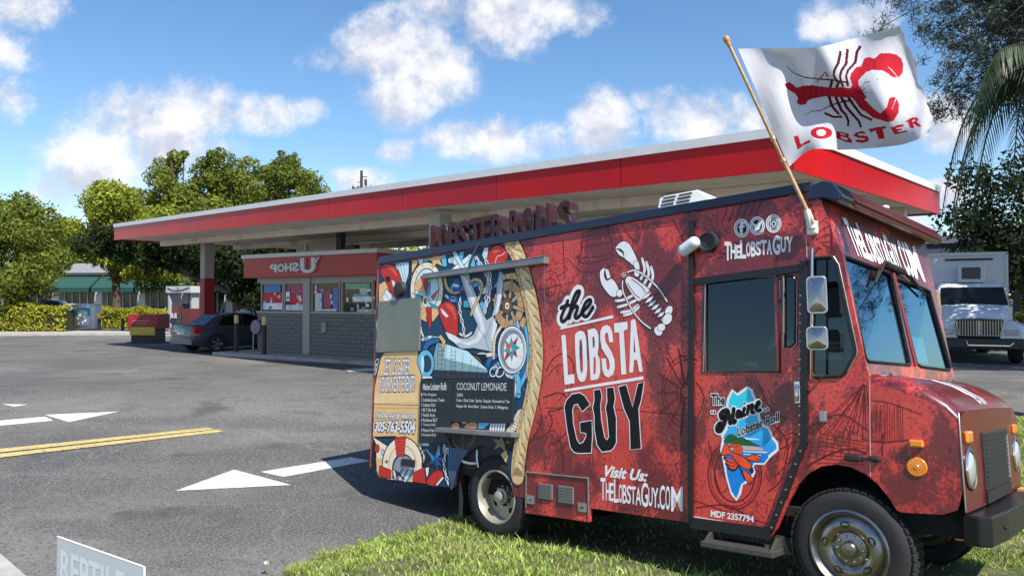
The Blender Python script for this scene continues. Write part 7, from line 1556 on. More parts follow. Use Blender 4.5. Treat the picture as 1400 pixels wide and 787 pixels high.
('h','white',["914,1795 925,1812 944,1824 982,1831 1014,1813 1030,1777 1035,1739 1043,1551 1040,1483 1032,1441 1018,1411 986,1400 965,1409 949,1428 933,1484 919,1639","962,1750 982,1758 992,1714 1000,1501 986,1468 970,1497 962,1621"]),
('h','white',["1048,1833 1115,1846 1141,1828 1159,1785 1161,1692 1148,1629 1171,1591 1176,1482 1159,1432 1133,1420 1078,1414 1066,1601","1097,1771 1114,1777 1122,1736 1119,1693 1103,1677","1110,1602 1127,1607 1132,1550 1128,1470 1106,1462"]),
('p','white',"1180,1818 1203,1855 1244,1866 1275,1851 1296,1809 1306,1725 1268,1720 1254,1798 1234,1805 1221,1774 1233,1723 1288,1647 1317,1580 1320,1514 1301,1461 1256,1436 1216,1457 1196,1507 1189,1591 1232,1594 1241,1507 1261,1494 1272,1531 1262,1581 1192,1674 1177,1751",0),
('p','white',"1315,1874 1444,1883 1446,1821 1409,1809 1429,1464 1382,1458 1364,1800 1319,1797",0),
('h','white',["1478,1886 1497,1899 1521,1892 1583,1483 1551,1481 1531,1576 1502,1572 1494,1480 1458,1474","1505,1771 1520,1637 1499,1633"]),
('p','black',"798,1192 822,1249 881,1301 964,1314 1016,1289 1075,1217 990,1155 964,1187 940,1218 905,1208 890,1166 899,1056 934,930 963,895 998,910 1027,953 1029,980 969,986 964,1068 1090,1091 1095,965 1083,826 946,814 899,823 864,862 828,1007",0,0.0075,'white'),
('p','black',"1108,1335 1175,1345 1192,1291 1177,1201 1187,1094 1217,962 1236,941 1255,964 1240,1114 1224,1193 1241,1247 1236,1355 1307,1362 1323,1275 1308,1204 1332,1117 1330,924 1303,879 1270,855 1188,841 1139,892 1112,1020 1112,1127 1096,1190 1113,1254",0,0.0075,'white'),
('p','black',"1350,1355 1363,1369 1430,1382 1484,1208 1535,1391 1596,1402 1568,1262 1542,1193 1546,1124 1561,891 1458,876 1453,1095 1402,1189",0,0.0075,'white'),
],
'lobster_emblem':[
('s','white',"1591,2378 1613,2297 1603,2260 1578,2217",.024,0,1,0.004,'ink'),
('s','white',"1631,2343 1651,2264 1639,2223 1605,2172",.024,0,1,0.004,'ink'),
('s','white',"1672,2301 1688,2236 1674,2184 1642,2134",.024,0,1,0.004,'ink'),
('s','white',"1337,2058 1417,2062 1524,2099",.022,0,1,0.004,'ink'),
('s','white',"1354,2005 1452,2023 1537,2053",.022,0,1,0.004,'ink'),
('s','white',"1387,1961 1466,1968 1547,2007",.022,0,1,0.004,'ink'),
('s','white',"1415,1935 1487,1949 1553,1990",.022,0,1,0.004,'ink'),
('p','white',"1334,2494 1379,2534 1423,2541 1466,2518 1501,2467 1542,2383 1541,2363 1513,2329 1471,2361 1421,2403 1417,2447 1386,2481",1,0.004,'ink'),
('p','white',"1331,2488 1359,2480 1411,2441 1417,2404 1370,2431",0,0.004,'ink'),
('p','white',"1507,2351 1542,2368 1563,2339 1565,2287 1529,2296",1,0.004,'ink'),
('p','white',"1176,2305 1206,2339 1229,2335 1218,2288 1236,2243 1258,2234 1295,2246 1339,2202 1364,2145 1345,2098 1294,2095 1235,2150 1190,2216",1,0.004,'ink'),
('p','white',"1229,2337 1266,2321 1288,2256 1253,2244 1239,2286",0,0.004,'ink'),
('p','white',"1345,2134 1382,2147 1408,2117 1374,2083 1345,2104",1,0.004,'ink'),
('p','white',"1519,2295 1565,2284 1556,2237 1519,2247",1,0.004,'ink'),
('p','white',"1448,2247 1497,2239 1567,2194 1655,2121 1618,2088 1567,2033 1523,2063 1461,2143 1429,2209",1,0.004,'ink'),
('p','white',"1695,2113 1656,2101 1616,2087 1588,2060 1560,2033 1558,2039 1598,2051 1637,2063 1663,2090 1689,2117",1,0.004,'ink'),
('p','white',"1717,2080 1680,2068 1643,2056 1617,2030 1591,2004 1589,2010 1626,2021 1663,2031 1687,2057 1711,2083",1,0.004,'ink'),
('p','white',"1738,2046 1704,2035 1669,2024 1645,2000 1621,1975 1619,1981 1654,1990 1689,2000 1711,2025 1733,2050",1,0.004,'ink'),
('p','white',"1760,2013 1727,2003 1695,1993 1673,1970 1652,1946 1649,1952 1682,1961 1715,1969 1735,1993 1754,2017",1,0.004,'ink'),
('p','white',"1781,1980 1751,1971 1720,1962 1701,1940 1682,1918 1679,1923 1710,1931 1741,1938 1758,1961 1776,1983",1,0.004,'ink'),
('p','white',"1803,1947 1774,1939 1746,1932 1729,1911 1711,1889 1709,1895 1737,1901 1766,1908 1782,1929 1797,1951",1,0.004,'ink'),
('p','white',"1824,1914 1798,1908 1771,1901 1756,1881 1741,1862 1738,1867 1765,1872 1791,1877 1805,1898 1819,1918",1,0.004,'ink'),
('p','white',"1852,1931 1847,1924 1841,1917 1834,1912 1826,1908 1818,1906 1811,1907 1804,1909 1798,1912 1794,1918 1791,1925 1790,1933 1790,1941 1792,1950 1796,1958 1802,1966 1808,1973 1815,1978 1823,1982 1831,1983 1838,1983 1845,1981 1851,1977 1855,1972 1858,1965 1859,1957 1858,1948 1856,1940",1,0.004,'ink'),
('p','white',"1765,1804 1767,1795 1767,1787 1766,1779 1763,1771 1758,1765 1752,1760 1744,1757 1736,1756 1728,1757 1719,1759 1711,1764 1704,1770 1699,1777 1695,1785 1692,1794 1692,1802 1693,1811 1696,1818 1701,1824 1707,1829 1715,1832 1723,1833 1732,1832 1740,1830 1748,1825 1755,1819 1760,1812",1,0.004,'ink'),
('p','white',"1843,1863 1836,1855 1828,1848 1819,1843 1809,1839 1799,1838 1790,1839 1782,1842 1775,1847 1770,1854 1767,1863 1766,1872 1768,1882 1771,1892 1777,1902 1784,1910 1792,1917 1802,1923 1811,1926 1821,1927 1830,1926 1838,1923 1845,1917 1850,1910 1853,1902 1854,1893 1852,1883 1849,1873",1,0.004,'ink'),
('p','white',"1793,1820 1792,1814 1789,1807 1785,1802 1779,1798 1772,1794 1764,1793 1756,1792 1748,1793 1740,1796 1733,1800 1727,1805 1723,1811 1720,1817 1720,1824 1721,1830 1724,1837 1728,1842 1734,1847 1741,1850 1749,1852 1757,1852 1765,1851 1773,1848 1780,1844 1786,1839 1790,1833 1792,1827",1,0.004,'ink'),
('s','white',"1448,2280 1526,2290 1636,2223 1742,2119 1813,2015",.011,0,1,0.004,'ink'),
('s','white',"1404,2221 1410,2123 1494,1972 1576,1878 1663,1815",.011,0,1,0.004,'ink'),
('s','white',"1419,2244 1391,2271",.005,0,1),
('s','white',"1429,2249 1405,2284",.005,0,1),
('s','white',"1441,2252 1427,2286",.005,0,1),
('s','ink',"1490,2225 1580,2157 1621,2100",.005,0,1),
('s','ink',"1447,2193 1517,2102 1565,2063",.005,0,1),
],
'web':[
('g','Visit Us:','white',"1222,737 1622,728 1593,648 1188,654",0.035),
('g','T','white',"1174,635 1221,639 1220,472 1173,467",0.014),
('g','H','white',"1224,605 1260,608 1258,473 1223,469",0.014),
('g','E','white',"1263,603 1298,606 1297,472 1262,469",0.014),
('g','L','white',"1304,634 1346,638 1345,467 1302,462",0.014),
('g','O','white',"1348,604 1382,607 1381,469 1347,465",0.014),
('g','B','white',"1386,602 1422,605 1420,468 1384,464",0.014),
('g','S','white',"1425,599 1461,602 1459,470 1423,466",0.014),
('g','T','white',"1461,595 1505,599 1503,471 1459,466",0.014),
('g','A','white',"1506,595 1553,599 1551,469 1504,464",0.014),
('g','G','white',"1556,632 1615,637 1612,463 1553,456",0.014),
('g','U','white',"1620,604 1655,607 1653,472 1618,468",0.014),
('g','Y','white',"1657,603 1704,607 1701,470 1655,465",0.014),
('g','.','white',"1701,492 1713,493 1713,468 1700,466",0.014),
('g','C','white',"1718,628 1762,632 1758,461 1715,456",0.014),
('g','O','white',"1769,629 1808,632 1804,462 1765,458",0.014),
('g','M','white',"1819,627 1912,636 1908,466 1815,455",0.014),
],
'top_lettering':[
('g','T','white',"2302,2417 2345,2411 2341,2286 2299,2290",0.035),
('g','H','white',"2348,2396 2384,2392 2381,2290 2344,2295",0.035),
('g','E','white',"2391,2382 2416,2379 2413,2290 2388,2293",0.035),
('g','L','white',"2422,2413 2462,2408 2458,2287 2418,2291",0.035),
('g','O','white',"2466,2396 2496,2392 2493,2293 2463,2296",0.035),
('g','B','white',"2503,2395 2534,2391 2530,2290 2499,2294",0.035),
('g','S','white',"2538,2391 2572,2386 2569,2293 2535,2297",0.035),
('g','T','white',"2575,2395 2615,2390 2611,2294 2572,2299",0.035),
('g','A','white',"2621,2392 2652,2388 2649,2293 2617,2297",0.035),
('g','G','white',"2663,2416 2712,2410 2707,2286 2658,2292",0.035),
('g','U','white',"2720,2397 2752,2392 2748,2296 2716,2300",0.035),
('g','Y','white',"2761,2395 2798,2391 2794,2292 2757,2296",0.035),
('p','black',"2481,2499 2479,2487 2475,2476 2470,2467 2462,2459 2453,2454 2443,2451 2433,2452 2423,2454 2414,2460 2405,2467 2398,2477 2393,2488 2390,2500 2389,2512 2391,2524 2394,2535 2400,2545 2408,2552 2417,2557 2427,2560 2437,2560 2447,2557 2457,2551 2465,2544 2472,2534 2477,2523 2480,2511",0),
('s','white',"2488,2498 2486,2484 2482,2471 2475,2460 2467,2452 2456,2445 2445,2442 2433,2442 2421,2445 2410,2452 2400,2461 2392,2472 2386,2485 2382,2499 2381,2513 2383,2527 2388,2540 2394,2551 2403,2560 2414,2566 2425,2569 2437,2569 2449,2566 2460,2559 2470,2550 2478,2539 2484,2526 2487,2512",.01,1,1),
('s','white',"2476,2500 2474,2489 2471,2479 2466,2471 2459,2464 2451,2459 2443,2456 2433,2456 2424,2459 2416,2464 2408,2471 2402,2479 2398,2489 2395,2500 2394,2511 2396,2522 2399,2532 2404,2541 2411,2548 2419,2553 2428,2555 2437,2555 2446,2552 2454,2547 2462,2540 2468,2532 2472,2522 2475,2511",.008,1,1),
('p','black',"2596,2500 2594,2488 2591,2477 2585,2468 2578,2461 2569,2455 2560,2453 2550,2453 2540,2455 2531,2461 2522,2468 2516,2478 2511,2489 2508,2500 2507,2513 2508,2524 2512,2535 2518,2545 2525,2552 2534,2557 2544,2560 2554,2559 2563,2557 2573,2551 2581,2544 2587,2534 2592,2523 2595,2512",0),
('s','white',"2603,2499 2601,2485 2597,2472 2590,2462 2582,2453 2572,2447 2561,2444 2549,2444 2538,2447 2527,2453 2517,2462 2509,2473 2504,2486 2500,2499 2499,2514 2501,2527 2506,2540 2512,2551 2521,2560 2531,2566 2542,2569 2554,2569 2565,2565 2576,2559 2586,2550 2593,2539 2599,2526 2602,2513",.01,1,1),
('s','white',"2591,2500 2590,2490 2586,2480 2581,2472 2575,2465 2567,2460 2559,2458 2550,2458 2541,2460 2533,2465 2526,2472 2520,2480 2515,2490 2513,2501 2512,2512 2513,2522 2517,2532 2522,2541 2528,2548 2536,2552 2545,2555 2553,2555 2562,2552 2570,2547 2578,2540 2583,2532 2588,2522 2590,2511",.008,1,1),
('p','black',"2713,2499 2712,2487 2708,2477 2703,2468 2696,2460 2687,2455 2678,2453 2669,2453 2659,2455 2650,2460 2642,2468 2636,2477 2631,2488 2628,2499 2627,2511 2629,2523 2633,2534 2638,2543 2645,2550 2654,2555 2663,2558 2673,2558 2682,2555 2691,2550 2699,2542 2705,2533 2710,2522 2713,2511",0),
('s','white',"2721,2498 2719,2484 2715,2472 2708,2461 2700,2453 2690,2447 2679,2444 2668,2444 2657,2447 2647,2453 2637,2461 2630,2472 2624,2485 2621,2499 2620,2512 2622,2526 2626,2539 2633,2549 2641,2558 2651,2564 2662,2567 2673,2567 2684,2563 2695,2557 2704,2548 2711,2537 2717,2525 2720,2512",.01,1,1),
('s','white',"2709,2499 2707,2489 2704,2479 2699,2471 2693,2464 2686,2460 2677,2457 2669,2457 2660,2460 2652,2464 2645,2471 2639,2480 2635,2489 2633,2500 2632,2511 2634,2521 2637,2531 2642,2539 2648,2546 2656,2551 2664,2553 2673,2553 2681,2550 2689,2546 2696,2539 2702,2530 2706,2521 2708,2510",.008,1,1),
('s','white',"2455,2543 2438,2542 2432,2518 2432,2466",.022,0,1),
('s','white',"2419,2515 2451,2516",.018,0,0),
('p','white',"2520,2533 2546,2514 2565,2539 2580,2533 2593,2538 2580,2518 2569,2480 2544,2469 2519,2474 2535,2482 2522,2502 2530,2503 2518,2521",0),
('s','white',"2648,2536 2696,2533 2696,2476 2648,2475",.008,1,0),
('s','white',"2685,2501 2684,2498 2683,2494 2682,2492 2679,2489 2677,2488 2674,2487 2671,2487 2668,2488 2666,2489 2663,2492 2661,2495 2660,2498 2659,2501 2659,2505 2659,2509 2660,2512 2662,2515 2664,2517 2667,2518 2669,2519 2672,2519 2675,2518 2678,2517 2680,2514 2682,2512 2684,2508 2685,2505",.008,1,1),
('p','white',"2690,2520 2689,2518 2687,2517 2685,2518 2684,2521 2685,2523 2688,2524 2690,2523",0),
],
'licence_lettering':[
('g','MDF 2357794','white',"2136,496 2454,494 2451,453 2133,453",0.03),
],
'state_emblem':[
('p','statesky',"2325,1345 2364,1316 2441,1366 2466,1349 2496,1272 2511,1196 2519,1144 2543,1107 2581,1095 2604,1031 2637,994 2639,952 2575,898 2538,851 2474,850 2457,827 2469,790 2451,757 2396,711 2375,701 2359,636 2330,589 2297,629 2265,741 2241,881 2228,919 2245,1004 2235,1016 2271,1072 2278,1209 2291,1283",0,.019,'white'),
('p','seadp',"2389,929 2551,936 2575,897 2538,854 2468,852 2457,827 2466,790 2392,714 2371,700 2331,604 2297,642 2269,741 2252,882",0),
('p','hill',"2248,979 2274,1025 2310,1039 2358,1020 2399,1018 2466,989 2525,964 2472,965 2384,966 2308,972",1),
('p','sandpk',"2244,967 2397,961 2525,960 2541,940 2390,934 2257,927",0),
('p','white',"2382,926 2567,933 2560,924 2396,920",0),
('p','white',"2389,909 2523,906 2510,900 2402,903",0),
('p','white',"2399,1020 2514,1015 2507,1008 2419,1007",0),
('s','navy',"2255,869 2304,847 2332,858",.03,0,1),
('s','navy',"2268,831 2310,818 2345,831",.03,0,1),
('s','navy',"2281,803 2316,793 2344,818",.025,0,1),
('p','navy',"2352,831 2391,784 2396,727 2371,776",0),
('p','navy',"2426,805 2460,820 2466,790 2445,775",0),
('s','lobred',"2266,866 2304,850 2329,861",.016,0,1,0.003,'ink'),
('s','lobred',"2272,838 2310,827 2335,843",.016,0,1,0.003,'ink'),
('s','lobred',"2289,812 2320,804 2341,830",.016,0,1,0.003,'ink'),
('s','lobred',"2297,955 2331,948 2337,903",.016,0,1,0.003,'ink'),
('s','lobred',"2322,967 2359,950 2351,898",.016,0,1,0.003,'ink'),
('s','lobred',"2351,968 2380,944 2369,899",.016,0,1,0.003,'ink'),
('p','lobred',"2235,919 2262,968 2283,955 2299,923 2347,901 2395,885 2435,856 2449,832 2433,803 2392,808 2353,834 2332,858 2305,890 2270,894 2234,887",1,0.006,'ink'),
('p','lobred',"2415,886 2463,909 2510,900 2519,872 2482,880 2507,860 2455,863 2422,871",0,0.006,'ink'),
('p','lobred',"2381,786 2419,787 2458,745 2453,712 2432,740 2439,707 2403,733",0,0.006,'ink'),
('s','red',"2310,921 2291,891",.006,0,1),
('s','red',"2330,909 2315,880",.006,0,1),
('s','red',"2351,898 2336,862",.006,0,1),
('s','red',"2367,888 2356,844",.006,0,1),
('g','The','white',"2162,1314 2267,1312 2263,1243 2161,1240",0.09),
('g','The','black',"2162,1314 2267,1312 2263,1243 2161,1240",0.03),
('s','white',"2258,1155 2239,1149 2232,1173 2257,1196 2285,1200 2272,1155 2251,1100 2226,1060 2204,1057 2204,1084 2227,1109",.056,0,1),
('s','white',"2285,1200 2296,1166 2303,1112",.05,0,1),
('s','white',"2303,1112 2317,1157 2333,1216",.036,0,1),
('s','white',"2333,1216 2325,1167 2326,1116 2342,1133",.048,0,1),
('s','white',"2383,1193 2365,1202 2354,1177 2356,1158 2372,1163 2386,1198 2381,1168 2395,1166",.044,0,1),
('s','white',"2413,1222 2401,1179 2414,1174",.044,0,1),
('s','white',"2444,1240 2432,1182",.044,0,1),
('s','white',"2436,1199 2457,1238 2475,1246 2463,1195 2481,1195",.042,0,1),
('s','white',"2494,1229 2520,1251 2521,1268 2508,1262 2497,1229 2506,1206 2529,1213",.042,0,1),
('s','black',"2258,1155 2239,1149 2232,1173 2257,1196 2285,1200 2272,1155 2251,1100 2226,1060 2204,1057 2204,1084 2227,1109",.036,0,1),
('s','black',"2285,1200 2296,1166 2303,1112",.032,0,1),
('s','black',"2303,1112 2317,1157 2333,1216",.017,0,1),
('s','black',"2333,1216 2325,1167 2326,1116 2342,1133",.029,0,1),
('s','black',"2383,1193 2365,1202 2354,1177 2356,1158 2372,1163 2386,1198 2381,1168 2395,1166",.024,0,1),
('s','black',"2413,1222 2401,1179 2414,1174",.025,0,1),
('s','black',"2444,1240 2432,1182",.024,0,1),
('s','black',"2436,1199 2457,1238 2475,1246 2463,1195 2481,1195",.022,0,1),
('s','black',"2494,1229 2520,1251 2521,1268 2508,1262 2497,1229 2506,1206 2529,1213",.023,0,1),
('p','white',"2426,1257 2426,1254 2425,1251 2423,1249 2421,1247 2419,1246 2416,1245 2413,1245 2411,1245 2408,1246 2406,1247 2404,1249 2402,1251 2402,1253 2401,1256 2402,1259 2403,1261 2404,1263 2406,1265 2409,1267 2411,1268 2414,1268 2417,1268 2419,1267 2422,1265 2424,1264 2425,1262 2426,1259",0),
('p','black',"2421,1256 2421,1255 2421,1253 2420,1252 2418,1251 2417,1250 2415,1249 2414,1249 2412,1249 2410,1250 2409,1250 2408,1252 2407,1253 2406,1254 2406,1256 2406,1258 2407,1259 2408,1261 2409,1262 2411,1263 2412,1263 2414,1264 2416,1263 2417,1263 2419,1262 2420,1261 2421,1260 2421,1258",0),
('p','white',"2179,1187 2178,1183 2177,1179 2175,1176 2173,1173 2170,1171 2167,1170 2164,1169 2161,1170 2158,1171 2155,1173 2153,1175 2151,1179 2150,1182 2150,1186 2151,1190 2152,1193 2153,1197 2156,1199 2159,1201 2162,1203 2165,1203 2168,1203 2171,1202 2174,1200 2176,1197 2177,1194 2178,1190",0),
('p','black',"2171,1186 2171,1184 2171,1182 2170,1180 2169,1178 2167,1176 2166,1176 2164,1175 2162,1176 2161,1176 2160,1178 2159,1179 2158,1181 2157,1184 2157,1186 2157,1189 2158,1191 2159,1193 2160,1195 2162,1196 2163,1197 2165,1197 2166,1197 2168,1196 2169,1195 2170,1193 2171,1191 2171,1189",0),
('p','white',"2198,1187 2197,1183 2196,1180 2194,1177 2192,1174 2189,1172 2186,1170 2183,1170 2180,1170 2177,1171 2174,1173 2172,1176 2170,1179 2170,1183 2169,1186 2170,1190 2171,1194 2173,1197 2175,1200 2178,1202 2181,1203 2184,1204 2187,1203 2190,1202 2193,1200 2195,1198 2196,1195 2197,1191",0),
('p','black',"2191,1187 2190,1185 2190,1182 2189,1180 2188,1178 2186,1177 2185,1176 2183,1176 2182,1176 2180,1177 2179,1178 2178,1180 2177,1182 2176,1184 2176,1187 2177,1189 2177,1191 2178,1193 2179,1195 2181,1197 2182,1197 2184,1198 2185,1198 2187,1197 2188,1195 2189,1194 2190,1192 2190,1189",0),
('p','white',"2574,1212 2574,1209 2573,1205 2571,1202 2569,1200 2566,1198 2563,1196 2561,1196 2558,1196 2555,1197 2553,1199 2551,1202 2549,1205 2548,1208 2548,1212 2549,1215 2550,1219 2551,1222 2554,1224 2556,1226 2559,1228 2562,1228 2565,1228 2567,1227 2570,1225 2572,1222 2573,1219 2574,1216",0),
('p','black',"2568,1212 2567,1210 2567,1208 2566,1206 2565,1204 2564,1203 2562,1202 2561,1202 2559,1202 2558,1202 2557,1204 2556,1205 2555,1207 2555,1209 2555,1212 2555,1214 2556,1216 2556,1218 2557,1220 2559,1221 2560,1222 2562,1222 2563,1222 2564,1221 2565,1220 2566,1219 2567,1217 2568,1214",0),
('p','white',"2594,1220 2594,1216 2592,1213 2591,1210 2589,1207 2586,1205 2583,1204 2581,1203 2578,1204 2575,1205 2573,1207 2571,1209 2569,1212 2569,1216 2568,1219 2569,1223 2570,1226 2572,1229 2574,1232 2576,1234 2579,1235 2582,1236 2585,1235 2587,1234 2590,1232 2592,1230 2593,1227 2594,1223",0),
('p','black',"2588,1220 2587,1217 2587,1215 2586,1213 2585,1212 2584,1210 2582,1209 2581,1209 2579,1209 2578,1210 2577,1211 2576,1213 2575,1215 2575,1217 2575,1219 2575,1222 2576,1224 2576,1226 2578,1228 2579,1229 2580,1230 2582,1230 2583,1230 2584,1229 2586,1228 2586,1226 2587,1224 2588,1222",0),
('g','Lobster Roll','white',"2354,1085 2658,1201 2656,1142 2358,1025",0.08),
('g','Lobster Roll','black',"2354,1085 2658,1201 2656,1142 2358,1025",0.025),
],
'sketch':[
('s','sketch',"2039,1110 2013,1092 1986,1080 1958,1073 1929,1071 1901,1076 1873,1087 1848,1103 1824,1124 1803,1150 1785,1181 1770,1215 1760,1252 1754,1291 1753,1331 1756,1372 1763,1411 1775,1449 1791,1483 1810,1515 1832,1542 1858,1564 1884,1581 1913,1593 1942,1598 1971,1597 1999,1591 2026,1578 2051,1561",.007,0,1),
('s','sketch',"2028,1138 2005,1122 1982,1111 1957,1106 1932,1105 1907,1109 1883,1118 1861,1132 1840,1151 1822,1174 1806,1200 1794,1230 1785,1263 1780,1297 1779,1332 1782,1367 1788,1401 1798,1434 1812,1464 1829,1491 1848,1515 1870,1535 1893,1549 1918,1559 1943,1564 1968,1564 1992,1558 2016,1547 2038,1532",.007,0,1),
('s','sketch',"1983,1251 1974,1244 1963,1240 1953,1237 1942,1237 1932,1239 1922,1243 1912,1249 1904,1257 1896,1267 1889,1278 1884,1290 1881,1304 1879,1318 1878,1333 1879,1347 1882,1361 1886,1375 1892,1387 1899,1399 1907,1409 1916,1417 1926,1423 1936,1428 1947,1430 1958,1430 1968,1427 1978,1423 1987,1417",.007,0,1),
('s','sketch',"1968,1289 1962,1285 1957,1283 1951,1282 1946,1281 1940,1283 1935,1285 1930,1288 1925,1292 1921,1298 1918,1304 1915,1310 1913,1318 1912,1325 1912,1333 1913,1341 1914,1348 1916,1356 1919,1362 1923,1368 1927,1374 1932,1378 1937,1382 1943,1384 1948,1385 1954,1385 1959,1384 1965,1382 1970,1378",.007,0,1),
('s','sketch',"1941,1278 1899,1005",.009,0,0),
('s','sketch',"1948,1256 1908,994",.004,0,0),
('s','sketch',"1924,1288 1797,1058",.009,0,0),
('s','sketch',"1927,1267 1807,1048",.004,0,0),
('s','sketch',"1912,1307 1723,1171",.009,0,0),
('s','sketch',"1913,1288 1735,1160",.004,0,0),
('s','sketch',"1908,1331 1695,1319",.009,0,0),
('s','sketch',"1907,1316 1708,1307",.004,0,0),
('s','sketch',"1912,1356 1721,1471",.009,0,0),
('s','sketch',"1912,1344 1733,1459",.004,0,0),
('s','sketch',"1924,1376 1793,1594",.009,0,0),
('s','sketch',"1927,1367 1805,1582",.004,0,0),
('s','sketch',"1941,1387 1897,1661",.009,0,0),
('s','sketch',"1947,1380 1906,1650",.004,0,0),
('s','sketch',"1960,1388 2009,1661",.009,0,0),
('s','sketch',"1970,1380 2016,1649",.004,0,0),
('s','sketch',"594,1493 679,1601 790,1642 899,1554 872,1364 791,1195 625,1148",.01,0,1),
('s','sketch',"623,1450 707,1535 818,1534 845,1385 736,1236",.006,0,1),
('s','sketch',"625,1148 667,1064 626,977",.012,0,1),
('s','sketch',"564,1266 763,1307 860,1196 812,972 617,849",.01,0,1),
('s','sketch',"635,2391 655,2280 741,2334 682,2249 784,2221 682,2209 741,2115 655,2184 636,2077 617,2187 528,2131 589,2217 482,2247 589,2258 527,2355 616,2283",.005,1,0),
('s','sketch',"702,2228 701,2210 696,2194 688,2180 678,2169 665,2161 651,2156 636,2155 621,2158 607,2165 594,2176 583,2189 575,2204 570,2222 568,2239 570,2257 575,2273 583,2287 593,2299 606,2307 620,2311 635,2312 650,2309 664,2301 677,2291 688,2278 696,2262 701,2245",.006,1,1),
('s','sketch',"752,2223 749,2192 740,2163 727,2137 709,2116 687,2101 662,2092 636,2090 610,2096 585,2108 563,2127 544,2151 529,2180 520,2211 517,2244 519,2276 528,2306 542,2332 561,2353 584,2368 609,2377 635,2378 661,2371 686,2358 708,2339 726,2314 740,2286 749,2255",.005,1,1),
('s','sketch',"783,2623 800,2296",.008,0,1),
('s','sketch',"378,2202 905,2255",.006,0,1),
('s','sketch',"1000,2685 984,2501 944,2461 1287,2465 1252,2685",.007,0,1),
('s','sketch',"984,2597 1266,2610",.006,0,1),
('s','sketch',"976,2546 1273,2553",.006,0,1),
('s','sketch',"944,2461 1022,2401 1294,2421 1287,2465",.007,0,1),
('s','sketch',"1000,2671 1259,2685",.005,0,1),
('s','sketch',"824,2474 1022,2326 1322,2356",.005,0,1),
('s','sketch',"1252,2685 1341,2685 1396,2543",.005,0,1),
('s','sketch',"1632,2042 1765,2090 1890,1967 1825,1858 1663,1925",.006,0,1),
('s','sketch',"1398,2685 1537,2525 1609,2685",.006,0,1),
('s','sketch',"1873,2655 1965,2470",.006,0,1),
('s','sketch',"1862,1891 1908,1957 2046,1959 2083,1945 2007,1883 1932,1864 1881,1856",.006,0,1),
('s','sketch',"373,2635 2061,2610",.004,0,1),
('s','sketchdk',"583,1179 1450,1183 1994,1155",.004,0,0),
('s','sketch',"2519,779 2513,727 2497,677 2473,630 2441,590 2403,559 2361,537 2317,526 2273,527 2231,540 2193,564 2161,598 2138,642 2124,692 2120,745 2127,800 2144,853 2170,901 2204,942 2244,973 2288,993 2333,1002 2377,998 2418,983 2454,957 2483,921 2504,879 2517,830",.008,1,1),
('s','sketch',"2502,777 2496,729 2482,683 2460,640 2431,604 2396,574 2358,554 2318,544 2278,545 2239,557 2205,580 2176,612 2155,652 2142,698 2139,747 2145,797 2161,846 2184,890 2215,928 2252,956 2291,975 2332,983 2372,980 2410,966 2442,942 2469,909 2488,869 2500,825",.004,1,1),
('s','sketch',"2474,775 2468,734 2456,694 2438,657 2413,626 2384,601 2352,584 2319,575 2285,576 2253,587 2225,606 2201,634 2183,668 2173,707 2170,750 2176,793 2188,834 2208,872 2234,904 2264,929 2297,945 2331,952 2365,949 2396,937 2423,916 2446,888 2462,854 2471,816",.008,1,1),
('s','sketch',"2127,981 2210,633 2304,733",.006,0,1),
('s','sketch',"2018,501 2248,545 2404,491",.008,0,1),
('s','sketch',"1998,555 2227,506 2554,457",.006,0,1),
('s','sketch',"2042,1403 2103,1287 2035,1130",.007,0,1),
('s','sketch',"2514,1403 2602,1222 2710,1154",.006,0,1),
('s','sketch',"2555,969 2743,1067 2828,985",.007,0,1),
('s','sketch',"2572,916 2776,1017",.005,0,1),
('s','sketch',"2603,760 2790,931 2689,629",.006,0,1),
('s','sketch',"2543,1166 2704,1013 2658,764 2562,668",.009,0,1),
('s','sketch',"3207,1388 2894,1098",.004,0,0),
('s','sketch',"3219,1388 2907,1088",.004,0,0),
('s','sketch',"3227,1388 2939,1056",.004,0,0),
('s','sketch',"3213,1388 2976,1070",.004,0,0),
('s','sketch',"3206,1388 3016,1107",.004,0,0),
('s','sketch',"3207,1388 3029,1092",.004,0,0),
('s','sketch',"3211,1388 3076,1085",.004,0,0),
('s','sketch',"3204,1388 3091,1035",.004,0,0),
('s','sketch',"3203,1388 3130,1088",.004,0,0),
('s','sketch',"3218,1388 3152,1063",.004,0,0),
('s','sketch',"3214,1388 3186,1047",.004,0,0),
('s','sketch',"3216,1388 3209,1117",.004,0,0),
('s','sketch',"3225,1388 3244,1108",.004,0,0),
('s','sketch',"2918,1076 3195,1031",.0035,0,0),
('s','sketch',"2917,1048 3194,1012",.0035,0,0),
('s','sketch',"2916,1021 3193,992",.0035,0,0),
('s','sketch',"2915,994 3192,972",.0035,0,0),
('s','sketch',"2913,966 3191,953",.0035,0,0),
('s','sketch',"2912,939 3190,933",.0035,0,0),
('s','sketch',"2911,912 3189,913",.0035,0,0),
('s','sketch',"2910,884 3188,894",.0035,0,0),
('s','sketch',"2885,1091 2842,917",.0035,0,0),
('s','sketch',"2933,1094 2894,921",.0035,0,0),
('s','sketch',"2980,1096 2945,924",.0035,0,0),
('s','sketch',"3027,1098 2996,928",.0035,0,0),
('s','sketch',"3073,1100 3046,931",.0035,0,0),
('s','sketch',"3119,1102 3095,935",.0035,0,0),
('s','sketch',"2822,847 2980,943 3113,985 3207,959",.012,0,1),
('s','sketch',"2851,1107 3059,1200 3215,1106",.006,0,1),
('s','sketch',"2669,1048 2634,885",.0035,0,0),
('s','sketch',"2712,1041 2677,888",.0035,0,0),
('s','sketch',"2755,1035 2720,891",.0035,0,0),
('s','sketch',"2797,1029 2763,894",.0035,0,0),
('s','sketch',"2838,1023 2805,897",.0035,0,0),
('s','sketch',"2879,1017 2846,900",.0035,0,0),
('s','sketch',"3252,1237 3232,1032",.0025,0,0),
